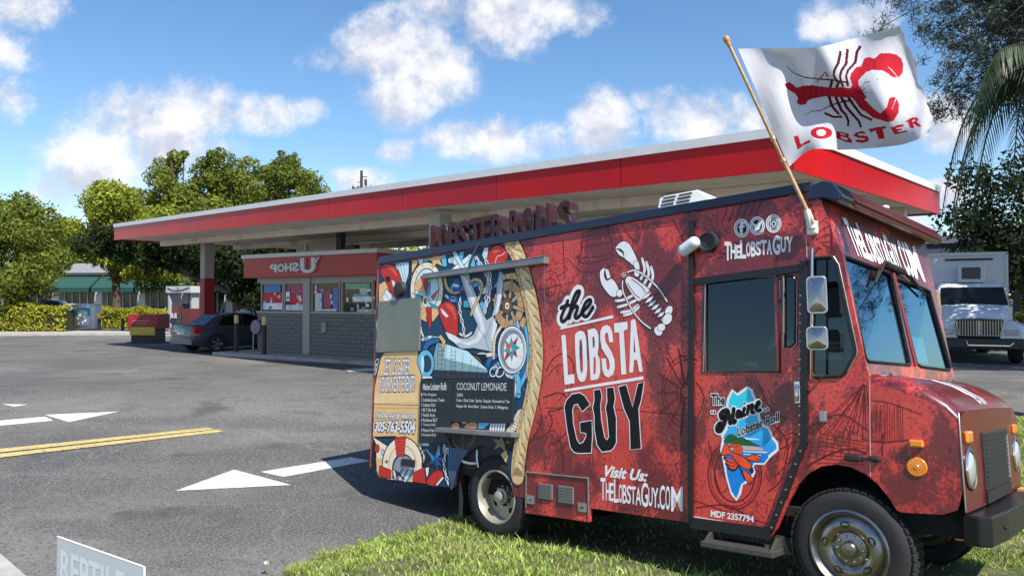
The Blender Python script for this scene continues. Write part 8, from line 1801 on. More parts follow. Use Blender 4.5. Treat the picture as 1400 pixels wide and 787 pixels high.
('s','sketch',"3265,1255 3240,1032",.0025,0,0),
('s','sketch',"3278,1265 3258,1033",.0025,0,0),
('s','sketch',"3280,1232 3271,1034",.0025,0,0),
('s','sketch',"3300,1223 3281,1034",.0025,0,0),
('s','sketch',"3307,1265 3294,1035",.0025,0,0),
('s','sketch',"3323,1270 3312,1036",.0025,0,0),
('s','sketch',"3333,1232 3316,1036",.0025,0,0),
('s','sketch',"3344,1274 3330,1037",.0025,0,0),
('s','sketch',"3355,1249 3343,1038",.0025,0,0),
('s','sketch',"3371,1222 3353,1038",.0025,0,0),
('s','sketch',"3381,1265 3372,1039",.0025,0,0),
('s','sketch',"3398,1264 3386,1040",.0025,0,0),
('s','sketch',"3404,1275 3398,1041",.0025,0,0),
('s','sketch',"3416,1266 3407,1041",.0025,0,0),
('s','sketch',"3426,1252 3419,1042",.0025,0,0),
('s','sketch',"3189,1046 3302,1035 3452,1060",.006,0,0),
('s','sketch',"3305,1091 3297,951",.007,0,0),
('s','sketch',"3251,1290 3363,1275 3529,1212",.005,0,1),
('s','sketch',"2082,2685 2198,2685",.006,0,0),
('s','sketch',"2151,2685 2250,2685",.006,0,0),
('s','sketch',"2220,2685 2299,2685",.006,0,0),
('s','sketch',"2287,2685 2347,2685",.006,0,0),
('s','sketch',"2353,2685 2395,2685",.006,0,0),
('s','sketch',"2419,2685 2440,2685",.006,0,0),
('s','sketch',"2484,2685 2491,2685",.006,0,0),
('s','sketch',"2547,2685 2536,2685",.006,0,0),
('s','sketch',"2609,2685 2581,2685",.006,0,0),
('s','sketch',"2670,2685 2625,2685",.006,0,0),
('s','sketch',"2731,2685 2671,2685",.006,0,0),
('s','sketch',"2790,2685 2715,2685",.006,0,0),
('s','sketch',"2096,2357 2254,2353 2384,2304",.004,0,1),
('s','sketch',"2141,2320 2320,2343 2447,2296",.004,0,1),
('s','sketch',"2186,2323 2387,2402 2510,2289",.004,0,1),
('s','sketch',"2230,2301 2450,2372 2572,2282",.004,0,1),
('s','sketch',"2276,2333 2512,2351 2632,2275",.004,0,1),
('s','sketch',"2319,2311 2574,2354 2692,2268",.004,0,1),
('s','sketch',"2283,2567 2334,2685",.006,0,0),
('s','sketch',"2336,2569 2387,2685",.006,0,0),
('s','sketch',"2388,2572 2439,2685",.006,0,0),
('s','sketch',"2440,2574 2490,2685",.006,0,0),
('s','sketch',"2491,2577 2541,2685",.006,0,0),
('s','sketch',"2541,2580 2591,2685",.006,0,0),
('s','sketch',"2909,2387 3043,2493 3052,2302",.005,0,1),
('s','sketch',"2931,2369 3051,2434 3051,2283",.005,0,1),
('s','sketch',"2952,2351 3059,2376 3050,2264",.005,0,1),
('s','sketch',"2974,2333 3067,2319 3050,2246",.005,0,1),
('s','sketch',"2995,2315 3075,2261 3049,2227",.005,0,1),
('s','sketch',"1947,2052 2039,1960 1919,1841 2057,1771 1963,1691",.006,0,1),
('s','sketch',"1913,1608 2005,1523 1931,1358",.006,0,1),
('s','sketch',"819,2390 831,2368 734,2322",.005,0,1),
('s','sketch',"726,533 735,480 716,503",.0025,0,1),
('s','sketch',"1248,2377 1277,2328 1270,2347",.0035,0,1),
('s','sketch',"1737,1439 1791,1394 1753,1335",.005,0,1),
('s','sketch',"890,2130 893,2079 922,2101",.005,0,1),
('s','sketch',"1033,2466 1008,2402 1012,2371",.0025,0,1),
('s','sketch',"1366,494 1349,430 1432,427",.005,0,1),
('s','sketch',"1746,1794 1791,1756 1673,1725",.0035,0,1),
('s','sketch',"1878,801 1857,796 1895,701",.005,0,1),
('s','sketch',"1341,1091 1323,1051 1357,999",.0025,0,1),
('s','sketch',"1300,1438 1343,1436 1212,1336",.0035,0,1),
('s','sketch',"1916,935 1928,887 1997,893",.005,0,1),
('s','sketch',"987,414 1004,416 933,359",.005,0,1),
('s','sketch',"1645,2027 1682,1992 1705,1962",.0025,0,1),
('s','sketch',"1698,1731 1715,1682 1785,1612",.0025,0,1),
('s','sketch',"612,2244 576,2263 603,2139",.0035,0,1),
('s','sketch',"1872,2342 1883,2284 1898,2283",.0025,0,1),
('s','sketch',"1762,2373 1718,2326 1851,2332",.0025,0,1),
('s','sketch',"1604,1289 1583,1284 1577,1233",.005,0,1),
('s','sketch',"1806,659 1818,644 1744,545",.0025,0,1),
('s','sketch',"1215,890 1163,889 1173,846",.005,0,1),
('s','sketch',"887,511 825,454 817,462",.005,0,1),
('s','sketch',"1070,666 1101,647 1082,546",.0025,0,1),
('s','sketch',"1877,2257 1857,2244 1816,2161",.0025,0,1),
('s','sketch',"1571,1607 1592,1603 1629,1539",.005,0,1),
('s','sketch',"1802,646 1822,586 1799,589",.005,0,1),
('s','sketch',"870,2045 933,1982 944,1984",.005,0,1),
('s','sketch',"1907,1427 1955,1423 1856,1353",.0025,0,1),
('s','sketch',"1727,1193 1683,1179 1641,1131",.0035,0,1),
('s','sketch',"1100,1064 1116,1075 1138,1033",.0025,0,1),
('s','sketch',"1236,541 1270,491 1248,460",.0025,0,1),
('s','sketch',"1138,1497 1202,1452 1110,1367",.0025,0,1),
('s','sketch',"1872,1192 1870,1198 1825,1133",.0035,0,1),
('s','sketch',"1851,985 1843,942 1879,894",.005,0,1),
('s','sketch',"1524,1181 1470,1115 1525,1109",.0035,0,1),
('s','sketch',"1401,1931 1419,1879 1455,1825",.005,0,1),
('s','sketch',"1558,1595 1533,1581 1556,1504",.0025,0,1),
('s','sketch',"1310,1168 1289,1137 1356,1109",.005,0,1),
('s','sketch',"1538,1793 1547,1797 1541,1708",.0025,0,1),
('s','sketch',"1330,2535 1336,2493 1291,2499",.0035,0,1),
('s','sketch',"966,657 924,667 867,549",.0025,0,1),
('s','sketch',"1063,2584 994,2617 982,2534",.0035,0,1),
('s','sketch',"603,784 578,723 584,657",.0025,0,1),
('s','sketch',"1779,1126 1781,1130 1850,1033",.0035,0,1),
('s','sketch',"1834,1649 1793,1660 1868,1531",.005,0,1),
('s','sketch',"2558,584 2553,581 2548,529",.003,0,1),
('s','sketch',"2773,1147 2791,1135 2742,1124",.003,0,1),
('s','sketch',"2662,1122 2648,1110 2616,1058",.003,0,1),
('s','sketch',"2564,788 2543,782 2587,718",.003,0,1),
('s','sketch',"2712,557 2687,519 2687,489",.003,0,1),
('s','sketch',"2368,600 2391,578 2366,555",.003,0,1),
('s','sketch',"2511,1068 2484,1060 2471,1018",.003,0,1),
('s','sketch',"2294,546 2297,505 2285,489",.003,0,1),
('s','sketch',"2724,1101 2696,1066 2684,1062",.003,0,1),
('s','sketch',"2473,810 2488,794 2426,769",.003,0,1),
('s','sketch',"2326,1108 2296,1076 2366,1042",.003,0,1),
('s','sketch',"2376,1378 2363,1344 2409,1306",.003,0,1),
('s','sketch',"2073,1372 2089,1339 2052,1309",.003,0,1),
('s','sketch',"2703,1300 2680,1297 2697,1276",.003,0,1),
('s','sketch',"2076,1155 2111,1154 2058,1093",.003,0,1),
('s','sketch',"2718,876 2749,847 2695,805",.003,0,1),
('s','sketch',"737,815 977,994 1155,882 1303,969",.006,0,1),
('s','sketch',"1235,601 1376,726 1576,660 1707,753",.005,0,1),
('s','sketch',"502,906 707,978 787,680 587,603",.006,0,1),
('s','sketch',"393,837 543,1065 499,1285",.007,0,1),
],
}
def decal(name,items,parent,y0=-.0015,dy=.00004,fn=None):
    mats=[];mb=MB();idx={};n_=[0]
    def mi(col):
        if col not in idx: idx[col]=len(mats); mats.append(PM(col))
        return idx[col]
    def layer():
        n_[0]+=1; y=y0-dy*n_[0]; return fn(y) if fn else side(y)
    def line(p,w,cl,col):
        f=layer(); m=mi(col); L,Rr=stroke2d(p,w,cl); n=len(p); mb.add([f(*q) for q in L]+[f(*q) for q in Rr],[(k,(k+1)%n,n+(k+1)%n,n+k) for k in range(n if cl else n-1)],m)
        if not cl and w>.012:
            for e in (p[0],p[-1]): mb.add([f(e[0]+w/2*math.cos(t*.785),e[1]+w/2*math.sin(t*.785)) for t in range(8)],[tuple(range(8))],m)
    for it in items:
        if it[0]=='p':
            p=pp(it[2]); p=smoothpath(p,True,4) if it[3] else p; mb.flat([p],layer(),mi(it[1]))
            if len(it)>4: line(p,it[4],True,it[5])
        elif it[0]=='h': mb.flat([pp(q) for q in it[2]],layer(),mi(it[1]))
        elif it[0]=='s':
            p=pp(it[2]); cl=bool(it[4]); p=smoothpath(p,cl,5) if it[5] and len(p)>2 else p
            if len(it)>6: line(p,it[3]+2*it[6],cl,it[7])
            line(p,it[3],cl,it[1])
        elif it[0]=='g':
            f=layer(); vs,fs=glyph(it[1],it[4]); q=pp(it[3]); mb.add([f(*quadmap(q,a,b)) for a,b,c in vs],fs,mi(it[2]))
    return mb.build(name,mats,parent,norm=False)
decal('sketch_print',ART['sketch'],tk,-.0012,.000002)
decal('mural_print',ART['mural'],tk,-.0016,.000012)
for g,nm in (('title','title_lettering'),('lobster_emblem','lobster_emblem'),('web','web_lettering'),('top_lettering','social_lettering'),('licence_lettering','licence_lettering'),('state_emblem','state_emblem')):
    decal(nm,ART[g],tk,-.0022,.00003)
# front lettering under the visor and the bonnet print
let=[('T',132,175,215,470),('H',190,215,300,478),('E',218,242,300,480),('L',222,262,268,495),('O',262,290,312,505),('B',292,318,322,520),('S',312,345,335,530),('T',335,365,350,540),('A',352,392,370,560),('G',375,425,340,570),('U',415,450,405,590),('Y',440,480,410,600),('.',500,512,590,612),('C',472,530,395,615),('O',515,560,420,635),('M',545,618,430,650)]
VQ=[(.217,.943),(.799,.793),(.768,.708),(.24,.733)]
tl,tr_,br_,bl_=(.135,.925),(.845,.915),(.885,.685),(.175,.715)
mb=MB(); xs_=[0,.062,.115,.16,.225,.285,.335,.385,.43,.485,.565,.615,.665,.695,.765,.835,1.]; ch='THELOBSTAGUY.COM'; big='TLGCOM.'
for i,c in enumerate(ch):
    vs,fs=glyph(c,.03); u0,u1=xs_[i]+.006,xs_[i+1]-.006; v1=1. if c in 'TLGCM' and i in (0,3,9,13,14,15) else .80; v0=0.
    if c=='.': v1=.12
    if i in(14,): v1=1.
    mb.add([FF(*quadmap((tl,tr_,br_,bl_),u0+(u1-u0)*a,v0+(v1-v0)*b),.004) for a,b,z in vs],fs)
mb.build('visor_lettering',PM('white'),tk,norm=False)
mb=MB()
def hoodp(x,y):
    zt=np.interp(x,[s[0] for s in st],[s[1] for s in st]); zb=np.interp(x,[s[0] for s in st],hb); return (x,y,float(zb+(zt-zb)*np.interp(y,[a for a,b in sec],[b for a,b in sec]))+.004)
for (x0,y0,x1,y1,w) in ((3.30,.70,3.62,.80,.016),(3.34,.74,3.68,.88,.014),(3.42,.80,3.69,.84,.010),(3.45,.86,3.69,.94,.010),(3.46,.9,3.69,1.0,.010),(3.48,.93,3.68,1.06,.008),(3.5,1.05,3.52,1.35,.008),(3.45,.95,3.52,1.15,.008)):
    n_=8; P=[hoodp(x0+(x1-x0)*k/n_,y0+(y1-y0)*k/n_) for k in range(n_+1)]; mb.add([(p[0],p[1]-w,p[2]) for p in P]+[(p[0],p[1]+w,p[2]) for p in P],[(k,k+1,n_+2+k,n_+1+k) for k in range(n_)])
mb.build('bonnet_print',PM('white'),tk,norm=False)
# ------------------------------------------------------------ menu boards hung on the side
def board(label,pts,key):
    P3=[Vector((p[0],-.014,p[2])) for p in pts]; rt=bpy.data.objects.new('menu_board',None); COL.objects.link(rt); base_=Vector((pts[3][0],-.014,pts[3][2])); rt.matrix_world=TM@Matrix.Translation(base_)
    tag(rt,label,'menu board',None,None); rt['group']='chalk menu boards'
    lp=[(p.x-base_.x,p.z-base_.z) for p in P3]; mb=MB(); mb.prism([lp],lambda a,b:(a,-.008,b),lambda a,b:(a,.010,b)); mb.build('panel',mat('chalkboard',(.012,.018,.026),.55,var=.25,vscale=5),rt,bevel=.004)
    decal('chalk_lettering',ART[key],rt,-.0095,.00002,lambda y:(lambda a,b:(a-base_.x,y,b-base_.z)))
board('tall narrow chalk menu board listing numbered lobster rolls',[(-1.061,0,1.423),(-.588,0,1.419),(-.595,0,.81),(-1.062,0,.787)],'board_left')
board('wider chalk menu board headed COCONUT LEMONADE',[(-.578,0,1.415),(.236,0,1.432),(.228,0,1.034),(-.591,0,1.016)],'board_right')
# ------------------------------------------------------------ letters standing on the roof edge
rs=bpy.data.objects.new('rooftop_sign',None); COL.objects.link(rs); rs.matrix_world=TM@Matrix.Translation((-1.3,.12,2.735)); tag(rs,'rusty metal letters spelling LOBSTER ROLLS standing along the food truck roof edge','sign')
RUST=mat('rusty_metal',(.060,.018,.016),.32,.35,var=.45,vscale=11,bump=.4,bscale=30,dirt=((.02,.018,.05),7,.52,.75)); REDGE=mat('rusty_edge',(.03,.018,.035),.3,.5)
def rl(ch,a,b,zb):
    vs,fs=glyph(ch,.03,.16); zm=max(q[2] for q in vs); x0,x1=a[0]+1.3,b[0]+1.3; z0=a[2]-2.735; z1=b[2]-2.735; mb=MB()
    mb.add([(x0+(x1-x0)*u_,-.06*w/zm*-1.,-.02+(z1+.02)*v_) for u_,v_,w in vs],fs); mb.build('letter',RUST,rs,bevel=.004)
for ch,a,b in (('L',(-1.065,.06,3.061),(-.942,.06,3.043)),('O',(-.942,.06,3.043),(-.783,.06,3.035)),('B',(-.777,.06,3.035),(-.629,.06,3.035)),('S',(-.623,.06,3.035),(-.479,.06,3.028)),('T',(-.479,.06,3.028),(-.312,.06,3.025)),('E',(-.307,.06,3.024),(-.17,.06,3.025)),('R',(-.16,.06,3.024),(.002,.06,3.02)),('R',(.074,.06,3.037),(.21,.06,3.023)),('O',(.224,.06,3.027),(.388,.06,3.022)),('L',(.406,.06,3.026),(.521,.06,3.02)),('L',(.534,.06,3.025),(.642,.06,3.017)),('S',(.659,.06,3.025),(.826,.06,3.01))):
    rl(ch,a,b,0)
mb=MB(); mb.box(-.02,2.25,.0,.03,-.02,.0); mb.build('mounting_bar',NAVY,rs)
# ------------------------------------------------------------ flag
fl=bpy.data.objects.new('flag',None); COL.objects.link(fl); P0=Vector((2.93,-.07,2.549)); P1=Vector((2.525,-.3,3.766)); fl.matrix_world=TM@Matrix.Translation(P0)
tag(fl,'white LOBSTER flag with a red lobster streaming from a wooden pole on the food truck','flag')
d=(P1-P0).normalized(); mb=MB(); mb.tube([-d*.10,(P1-P0)*.5,P1-P0],[.0135,.0135,.012],12); mb.build('pole',mat('pole_wood_pale',(.42,.25,.12),.5,var=.25,vscale=20),fl,smooth=60)
mb=MB(); Mq=Matrix.Translation(P1-P0)@d.to_track_quat('Z','Y').to_matrix().to_4x4(); mb.lathe([(.013,-.01),(.018,.0),(.014,.012),(.022,.03),(.025,.05),(.018,.07),(.001,.078)],Mq,16); mb.build('finial',mat('finial_wood',(.46,.22,.07),.35),fl,smooth=60)
for t in (.29,.42):
    mb=MB(); Mq=Matrix.Translation((P1-P0)*t)@d.to_track_quat('Z','Y').to_matrix().to_4x4(); mb.lathe([(.014,-.012),(.019,-.012),(.019,.012),(.014,.012)],Mq,12); mb.build('pole_ring',mat('ring_brass',(.5,.36,.16),.35,.6),fl)
FGR=np.array([[(2587,-295,3721),(2609,-279,3720),(2640,-259,3718),(2681,-243,3712),(2729,-236,3700),(2781,-238,3683),(2830,-242,3667),(2874,-240,3654),(2916,-231,3643),(2957,-220,3633),(3002,-218,3620),(3050,-229,3602),(3099,-243,3585),(3142,-244,3579),(3177,-222,3585),(3205,-178,3603),(3231,-127,3626),(3260,-84,3645),(3297,-63,3654),(3343,-64,3652),(3397,-77,3644),(3449,-88,3638),(3494,-87,3637),(3529,-75,3642),(3553,-62,3648)],[(2597,-285,3683),(2619,-269,3683),(2651,-251,3682),(2692,-236,3677),(2740,-229,3667),(2789,-226,3654),(2835,-222,3642),(2876,-212,3632),(2918,-201,3622),(2961,-196,3609),(3010,-205,3590),(3063,-226,3567),(3113,-243,3549),(3156,-242,3542),(3190,-215,3550),(3218,-169,3569),(3245,-119,3590),(3276,-82,3605),(3314,-67,3611),(3360,-68,3608),(3411,-75,3603),(3459,-74,3603),(3500,-62,3608),(3533,-44,3616),(3558,-32,3620)],[(2613,-274,3629),(2636,-260,3629),(2669,-244,3629),(2710,-230,3625),(2756,-222,3617),(2803,-214,3608),(2845,-201,3600),(2884,-185,3593),(2926,-172,3582),(2972,-174,3565),(3025,-193,3542),(3081,-221,3516),(3132,-239,3497),(3174,-234,3492),(3207,-203,3500),(3236,-158,3517),(3265,-114,3534),(3298,-86,3545),(3338,-75,3548),(3382,-75,3546),(3430,-72,3545),(3474,-59,3551),(3512,-36,3561),(3543,-14,3570),(3568,-6,3573)],[(2633,-264,3565),(2657,-251,3566),(2690,-238,3565),(2731,-226,3563),(2776,-215,3557),(2820,-201,3552),(2859,-181,3548),(2896,-159,3543),(2937,-147,3532),(2987,-155,3512),(3043,-182,3485),(3100,-212,3458),(3150,-228,3441),(3192,-219,3437),(3226,-188,3445),(3256,-147,3459),(3288,-112,3471),(3324,-92,3477),(3364,-86,3477),(3407,-82,3477),(3450,-69,3481),(3490,-43,3492),(3525,-11,3505),(3556,12,3515),(3582,15,3516)],[(2654,-254,3498),(2678,-243,3499),(2712,-232,3499),(2753,-222,3498),(2796,-209,3496),(2837,-189,3495),(2873,-162,3495),(2909,-136,3491),(2951,-125,3480),(3003,-140,3457),(3060,-171,3429),(3117,-200,3403),(3167,-212,3388),(3208,-199,3385),(3242,-169,3392),(3275,-136,3402),(3310,-112,3409),(3349,-102,3411),(3389,-98,3410),(3429,-88,3412),(3469,-64,3421),(3505,-27,3437),(3538,10,3453),(3568,33,3463),(3595,31,3462)],[(2674,-243,3435),(2698,-235,3436),(2733,-227,3437),(2773,-217,3438),(2815,-202,3440),(2852,-176,3442),(2886,-145,3444),(2922,-117,3442),(2965,-109,3429),(3018,-127,3406),(3076,-159,3378),(3131,-184,3355),(3179,-189,3342),(3220,-174,3340),(3257,-148,3345),(3293,-125,3350),(3331,-114,3352),(3372,-112,3350),(3412,-108,3349),(3450,-92,3354),(3485,-57,3367),(3518,-13,3386),(3550,27,3404),(3581,47,3413),(3607,41,3411)],[(2690,-233,3378),(2716,-227,3380),(2751,-221,3382),(2791,-213,3385),(2831,-194,3389),(2866,-165,3394),(2899,-130,3398),(2935,-103,3395),(2979,-97,3382),(3033,-117,3357),(3089,-146,3331),(3142,-163,3311),(3189,-162,3301),(3231,-146,3300),(3270,-127,3301),(3310,-116,3301),(3352,-116,3297),(3394,-121,3292),(3433,-116,3291),(3468,-92,3299),(3501,-50,3316),(3532,0,3337),(3563,39,3354),(3594,55,3362),(3621,47,3359)],[(2707,-223,3323),(2733,-219,3325),(2768,-215,3328),(2808,-207,3333),(2846,-186,3340),(2880,-154,3347),(2913,-119,3351),(2949,-95,3347),(2994,-90,3333),(3047,-109,3309),(3102,-131,3286),(3152,-139,3271),(3197,-131,3263),(3240,-116,3261),(3282,-106,3258),(3326,-107,3252),(3371,-118,3244),(3414,-127,3237),(3452,-119,3238),(3485,-89,3248),(3515,-41,3266),(3545,10,3287),(3577,45,3303),(3608,57,3310),(3634,48,3307)],[(2723,-213,3268),(2749,-210,3270),(2785,-208,3275),(2823,-199,3282),(2860,-178,3292),(2894,-145,3300),(2926,-112,3304),(2964,-91,3298),(3009,-87,3284),(3061,-101,3262),(3112,-114,3244),(3159,-112,3233),(3204,-99,3227),(3248,-87,3223),(3293,-86,3216),(3341,-99,3206),(3388,-119,3194),(3431,-129,3187),(3468,-117,3189),(3498,-82,3201),(3527,-32,3220),(3558,16,3239),(3589,46,3253),(3620,54,3258),(3646,47,3256)],[(2738,-202,3214),(2765,-201,3217),(2800,-200,3224),(2838,-191,3233),(2874,-169,3245),(2907,-138,3254),(2941,-109,3256),(2980,-91,3250),(3024,-87,3236),(3074,-95,3217),(3121,-95,3203),(3165,-83,3196),(3209,-67,3192),(3255,-59,3186),(3304,-68,3176),(3354,-91,3162),(3403,-116,3148),(3445,-125,3142),(3480,-109,3145),(3510,-71,3157),(3538,-23,3176),(3569,18,3193),(3601,41,3205),(3632,46,3209),(3656,44,3209)],[(2754,-192,3160),(2780,-192,3165),(2815,-191,3173),(2852,-181,3186),(2887,-160,3199),(2921,-133,3208),(2956,-109,3208),(2996,-95,3201),(3040,-89,3188),(3086,-87,3173),(3129,-76,3165),(3171,-54,3161),(3215,-37,3158),(3263,-35,3150),(3315,-53,3136),(3367,-82,3120),(3415,-108,3106),(3457,-115,3100),(3490,-96,3105),(3519,-57,3118),(3548,-15,3134),(3580,17,3148),(3613,32,3157),(3643,36,3162),(3665,41,3165)],[(2770,-182,3107),(2795,-182,3113),(2829,-180,3124),(2865,-170,3139),(2900,-151,3153),(2935,-129,3161),(2972,-112,3161),(3013,-101,3152),(3055,-91,3141),(3097,-80,3130),(3136,-56,3127),(3176,-28,3126),(3221,-10,3123),(3271,-14,3113),(3325,-39,3097),(3377,-72,3080),(3425,-96,3067),(3465,-98,3063),(3497,-77,3068),(3526,-42,3080),(3556,-8,3093),(3590,13,3104),(3623,21,3111),(3652,26,3116),(3671,39,3123)],[(2788,-171,3048),(2812,-171,3057),(2844,-168,3071),(2879,-158,3088),(2915,-143,3103),(2951,-127,3111),(2989,-116,3109),(3030,-108,3100),(3070,-93,3091),(3108,-71,3085),(3143,-37,3086),(3182,-4,3087),(3227,11,3083),(3279,1,3072),(3334,-27,3056),(3386,-59,3039),(3432,-79,3029),(3470,-76,3027),(3502,-54,3033),(3531,-25,3042),(3563,-3,3052),(3597,7,3059),(3631,10,3065),(3658,17,3072),(3675,39,3083)],[(2807,-161,2988),(2829,-159,2999),(2860,-155,3016),(2893,-146,3035),(2929,-135,3052),(2966,-126,3059),(3006,-121,3055),(3046,-113,3047),(3083,-94,3040),(3117,-62,3038),(3150,-20,3042),(3188,14,3045),(3234,26,3040),(3287,12,3028),(3342,-16,3012),(3392,-44,2998),(3435,-56,2990),(3471,-49,2990),(3503,-28,2996),(3533,-9,3002),(3566,1,3008),(3602,1,3013),(3635,-1,3018),(3660,11,3027),(3673,41,3041)],[(2824,-151,2931),(2845,-147,2944),(2873,-141,2964),(2906,-133,2986),(2942,-127,3003),(2980,-125,3009),(3020,-125,3005),(3059,-117,2997),(3094,-93,2992),(3124,-52,2993),(3155,-6,2999),(3193,27,3001),(3240,35,2995),(3294,19,2983),(3347,-6,2969),(3394,-26,2958),(3434,-29,2953),(3469,-18,2955),(3500,-2,2959),(3533,7,2962),(3567,4,2964),(3603,-5,2966),(3635,-8,2972),(3657,8,2983),(3668,46,3000)],[(2839,-140,2884),(2857,-134,2899),(2884,-127,2922),(2916,-121,2945),(2952,-119,2962),(2991,-123,2968),(3031,-126,2964),(3069,-118,2956),(3101,-89,2953),(3129,-43,2956),(3159,5,2962),(3198,34,2963),(3246,38,2956),(3299,23,2944),(3350,5,2933),(3394,-5,2925),(3431,0,2923),(3465,14,2925),(3497,24,2927),(3531,22,2927),(3567,8,2926),(3603,-8,2927),(3633,-10,2933),(3653,11,2947),(3661,54,2965)],[(2848,-130,2851),(2864,-121,2869),(2889,-113,2893),(2921,-108,2918),(2958,-111,2936),(2998,-120,2942),(3037,-125,2937),(3074,-115,2931),(3105,-83,2928),(3132,-34,2932),(3163,10,2937),(3203,34,2936),(3252,36,2929),(3304,25,2918),(3352,16,2909),(3393,18,2905),(3428,32,2906),(3461,46,2908),(3494,49,2907),(3530,36,2904),(3567,12,2900),(3602,-7,2900),(3631,-6,2908),(3649,19,2923),(3656,64,2942)]])/1000.
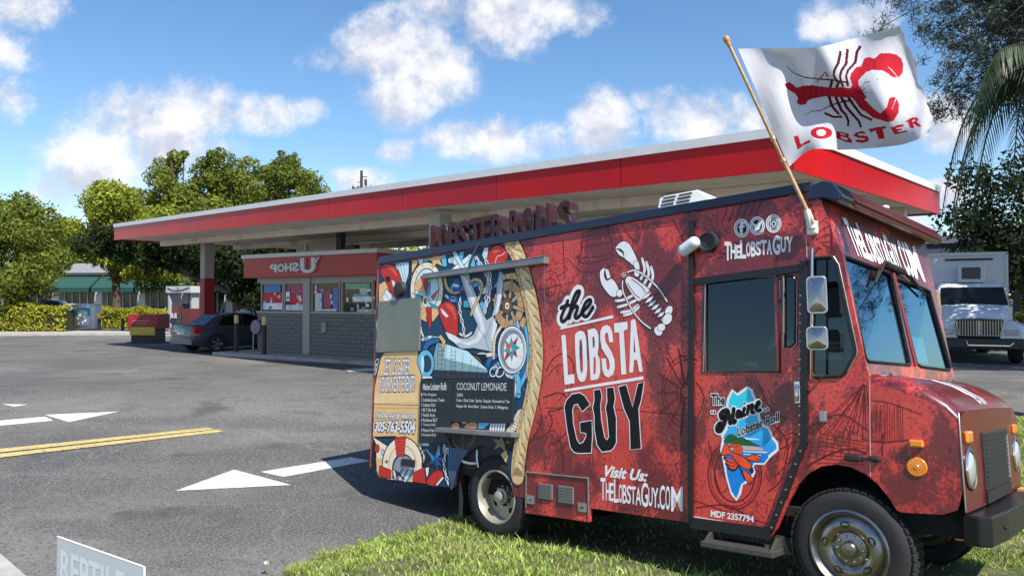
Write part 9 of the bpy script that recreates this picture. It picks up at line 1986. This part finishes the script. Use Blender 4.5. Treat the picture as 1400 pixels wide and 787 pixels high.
FPOLY=[('flagdark',"622,85 576,166 540,210 517,250 514,280 520,320 534,311 528,272 530,254 551,220 589,176 636,95"),('flagdark',"666,82 616,184 570,228 548,271 538,320 537,367 550,361 552,317 561,273 580,240 629,194 682,90"),('flagdark',"748,81 712,118 670,188 609,232 581,278 562,364 575,364 594,281 617,245 680,200 725,128 757,97"),('flagdark',"431,447 426,547 442,618 462,640 420,636 379,598 369,620 412,660 466,660 456,600 443,534 450,438"),('flagdark',"466,455 466,583 481,642 481,694 468,745 479,748 494,692 495,628 482,569 484,444"),('flagdark',"496,458 501,564 518,647 532,705 534,768 546,762 546,694 532,631 517,550 514,446"),('flagdark',"532,464 544,559 560,655 610,716 620,698 572,637 560,545 549,450"),('flagdark',"496,288 462,364 441,381 443,398 472,376 510,296"),('flagdark',"529,302 507,348 494,366 500,379 517,359 543,312"),('flagdark',"266,187 289,241 346,276 421,288 504,304 581,345 588,329 510,291 425,276 350,266 294,234 270,183"),('flagdark',"241,652 304,604 353,594 431,535 498,508 552,506 556,488 500,492 431,523 354,584 305,597 241,648"),('flagred',"409,315 449,272 480,235 482,275 493,267 485,222 445,265 406,308"),('flagdark',"636,402 670,361 757,354 758,352 670,358 635,399"),('flagdark',"641,418 673,391 718,388 718,386 673,388 640,415"),('flagdark',"641,444 674,447 700,469 701,467 675,444 642,440"),('flagred',"207,335 244,318 262,352 270,374 310,352 373,340 452,357 474,365 536,368 575,386 596,360 600,301 624,264 664,230 699,226 741,175 772,181 790,197 830,170 867,183 903,204 923,240 918,294 895,350 863,379 848,298 837,275 850,331 860,378 834,362 817,318 801,293 756,274 714,276 668,310 642,332 630,368 636,420 636,462 642,484 624,501 636,547 650,595 675,653 729,604 765,527 788,519 805,530 753,634 808,542 807,596 785,678 738,742 701,749 654,710 621,680 598,618 579,591 569,511 563,466 486,453 422,442 351,467 304,494 280,536 244,543 229,520 251,476 246,433 221,400 206,366"),('flagdark',"270,379 261,423 258,472 262,470 265,421 274,378"),('flagdark',"313,360 302,408 284,464 287,464 306,408 316,359"),('flagdark',"356,348 346,404 322,470 326,470 349,403 360,347"),('flagdark',"392,346 380,401 358,464 361,464 384,400 396,345"),('flagdark',"426,353 416,400 398,450 401,451 419,400 429,352"),('flagdark',"457,364 444,400 438,443 441,442 447,400 460,365"),('flagdark',"786,200 772,233 760,275 764,276 775,234 789,201"),('flagdark',"247,480 285,489 296,509 300,503 288,482 249,473"),('flagdark',"560,469 580,561 630,549 631,543 584,554 565,464"),('flagdark',"674,655 704,703 775,677 775,672 706,697 677,650"),('flagdark',"585,391 615,439 638,470 642,466 619,434 589,386"),('flagred',"127,800 158,805 152,892 223,873 218,902 120,911"),('flagred',"404,787 423,794 457,811 467,827 459,843 471,864 475,884 468,904 450,899 410,867 391,848"),('flagred',"506,807 544,797 555,814 548,826 516,822 511,835 558,846 564,878 553,907 516,910 493,898 490,880 502,872 537,883 542,869 504,856 487,829"),('flagred',"575,783 676,776 683,796 656,804 656,887 618,891 613,806 582,818"),('flagred',"705,793 794,790 795,810 740,809 743,820 777,822 779,838 748,838 752,850 810,850 812,868 723,864"),('flagred',"804,772 859,752 884,765 898,793 880,805 915,861 890,857 856,810 862,849 834,845 825,786"),('flagred',"377,802 373,814 367,825 358,836 347,846 334,854 320,861 306,865 291,866 277,865 265,860 254,853 246,844 241,833 239,822 241,811 245,800 252,790 262,780 274,772 288,764 302,758 316,754 330,752 343,753 355,757 364,763 371,771 376,780 378,791"),('flagwhite',"339,805 337,811 334,818 329,824 324,830 318,834 312,838 305,840 299,840 293,840 288,837 283,834 280,829 278,823 278,817 279,810 281,804 284,798 289,792 295,786 301,782 307,778 314,776 320,776 326,776 330,778 335,782 338,786 339,792 340,798"),('flagwhite',"856,775 875,782 870,795 854,793"),('flagwhite',"420,808 446,820 449,830 421,821"),('flagwhite',"419,836 448,851 455,871 441,873 417,851")]
def flag_cloth():
    ny,nx,_=FGR.shape; NU,NV=300,180
    def up(A,n,ax):
        A=np.moveaxis(A,ax,0); m=A.shape[0]-1; t=np.linspace(0,m-1e-9,n+1); i=t.astype(int); f=(t-i).reshape(-1,*([1]*(A.ndim-1))); g=lambda k:A[np.clip(i+k,0,m)]
        B=.5*(2*g(0)+(g(1)-g(-1))*f+(2*g(-1)-5*g(0)+4*g(1)-g(2))*f*f+(3*g(0)-g(-1)-3*g(1)+g(2))*f**3); return np.moveaxis(B,0,ax)
    V=up(up(FGR,NU,1),NV,0)-np.array(P0)
    uu,vv=np.meshgrid(np.linspace(0,1,NU+1),np.linspace(0,1,NV+1))
    # worn, ragged fly edge
    rag=.010*np.sin(vv*9)+.006*np.sin(vv*23+1)+.003*np.sin(vv*61+2); k=np.clip((uu-.93)/.07,0,1)**2
    V[...,0]+=(rag*k)
    i=np.arange(NU*NV); a=(i//NU)*(NU+1)+i%NU; F=np.stack([a,a+1,a+NU+2,a+NU+1],1); cu=((i%NU)+.5)/NU; cv_=((i//NU)+.5)/NV
    mi=np.zeros(len(i),int); cid={'flagred':1,'flagdark':2,'flagwhite':0}
    for col,p in FPOLY:
        q=np.array(pp(p)); bb=(cu>=q[:,0].min())&(cu<=q[:,0].max())&(cv_>=q[:,1].min())&(cv_<=q[:,1].max()); j=np.nonzero(bb)[0]; j=j[inside(cu[j],cv_[j],q)]; mi[j]=cid[col]
    CL_=mat('flag_cloth',(.56,.56,.60),.8,var=.04,vscale=6,trans=.15)
    return np_mesh('cloth',V.reshape(-1,3),F,[CL_,PM('flagred'),PM('flagdark')],fl,mi,True)
flag_cloth()
bpy.context.view_layer.update()
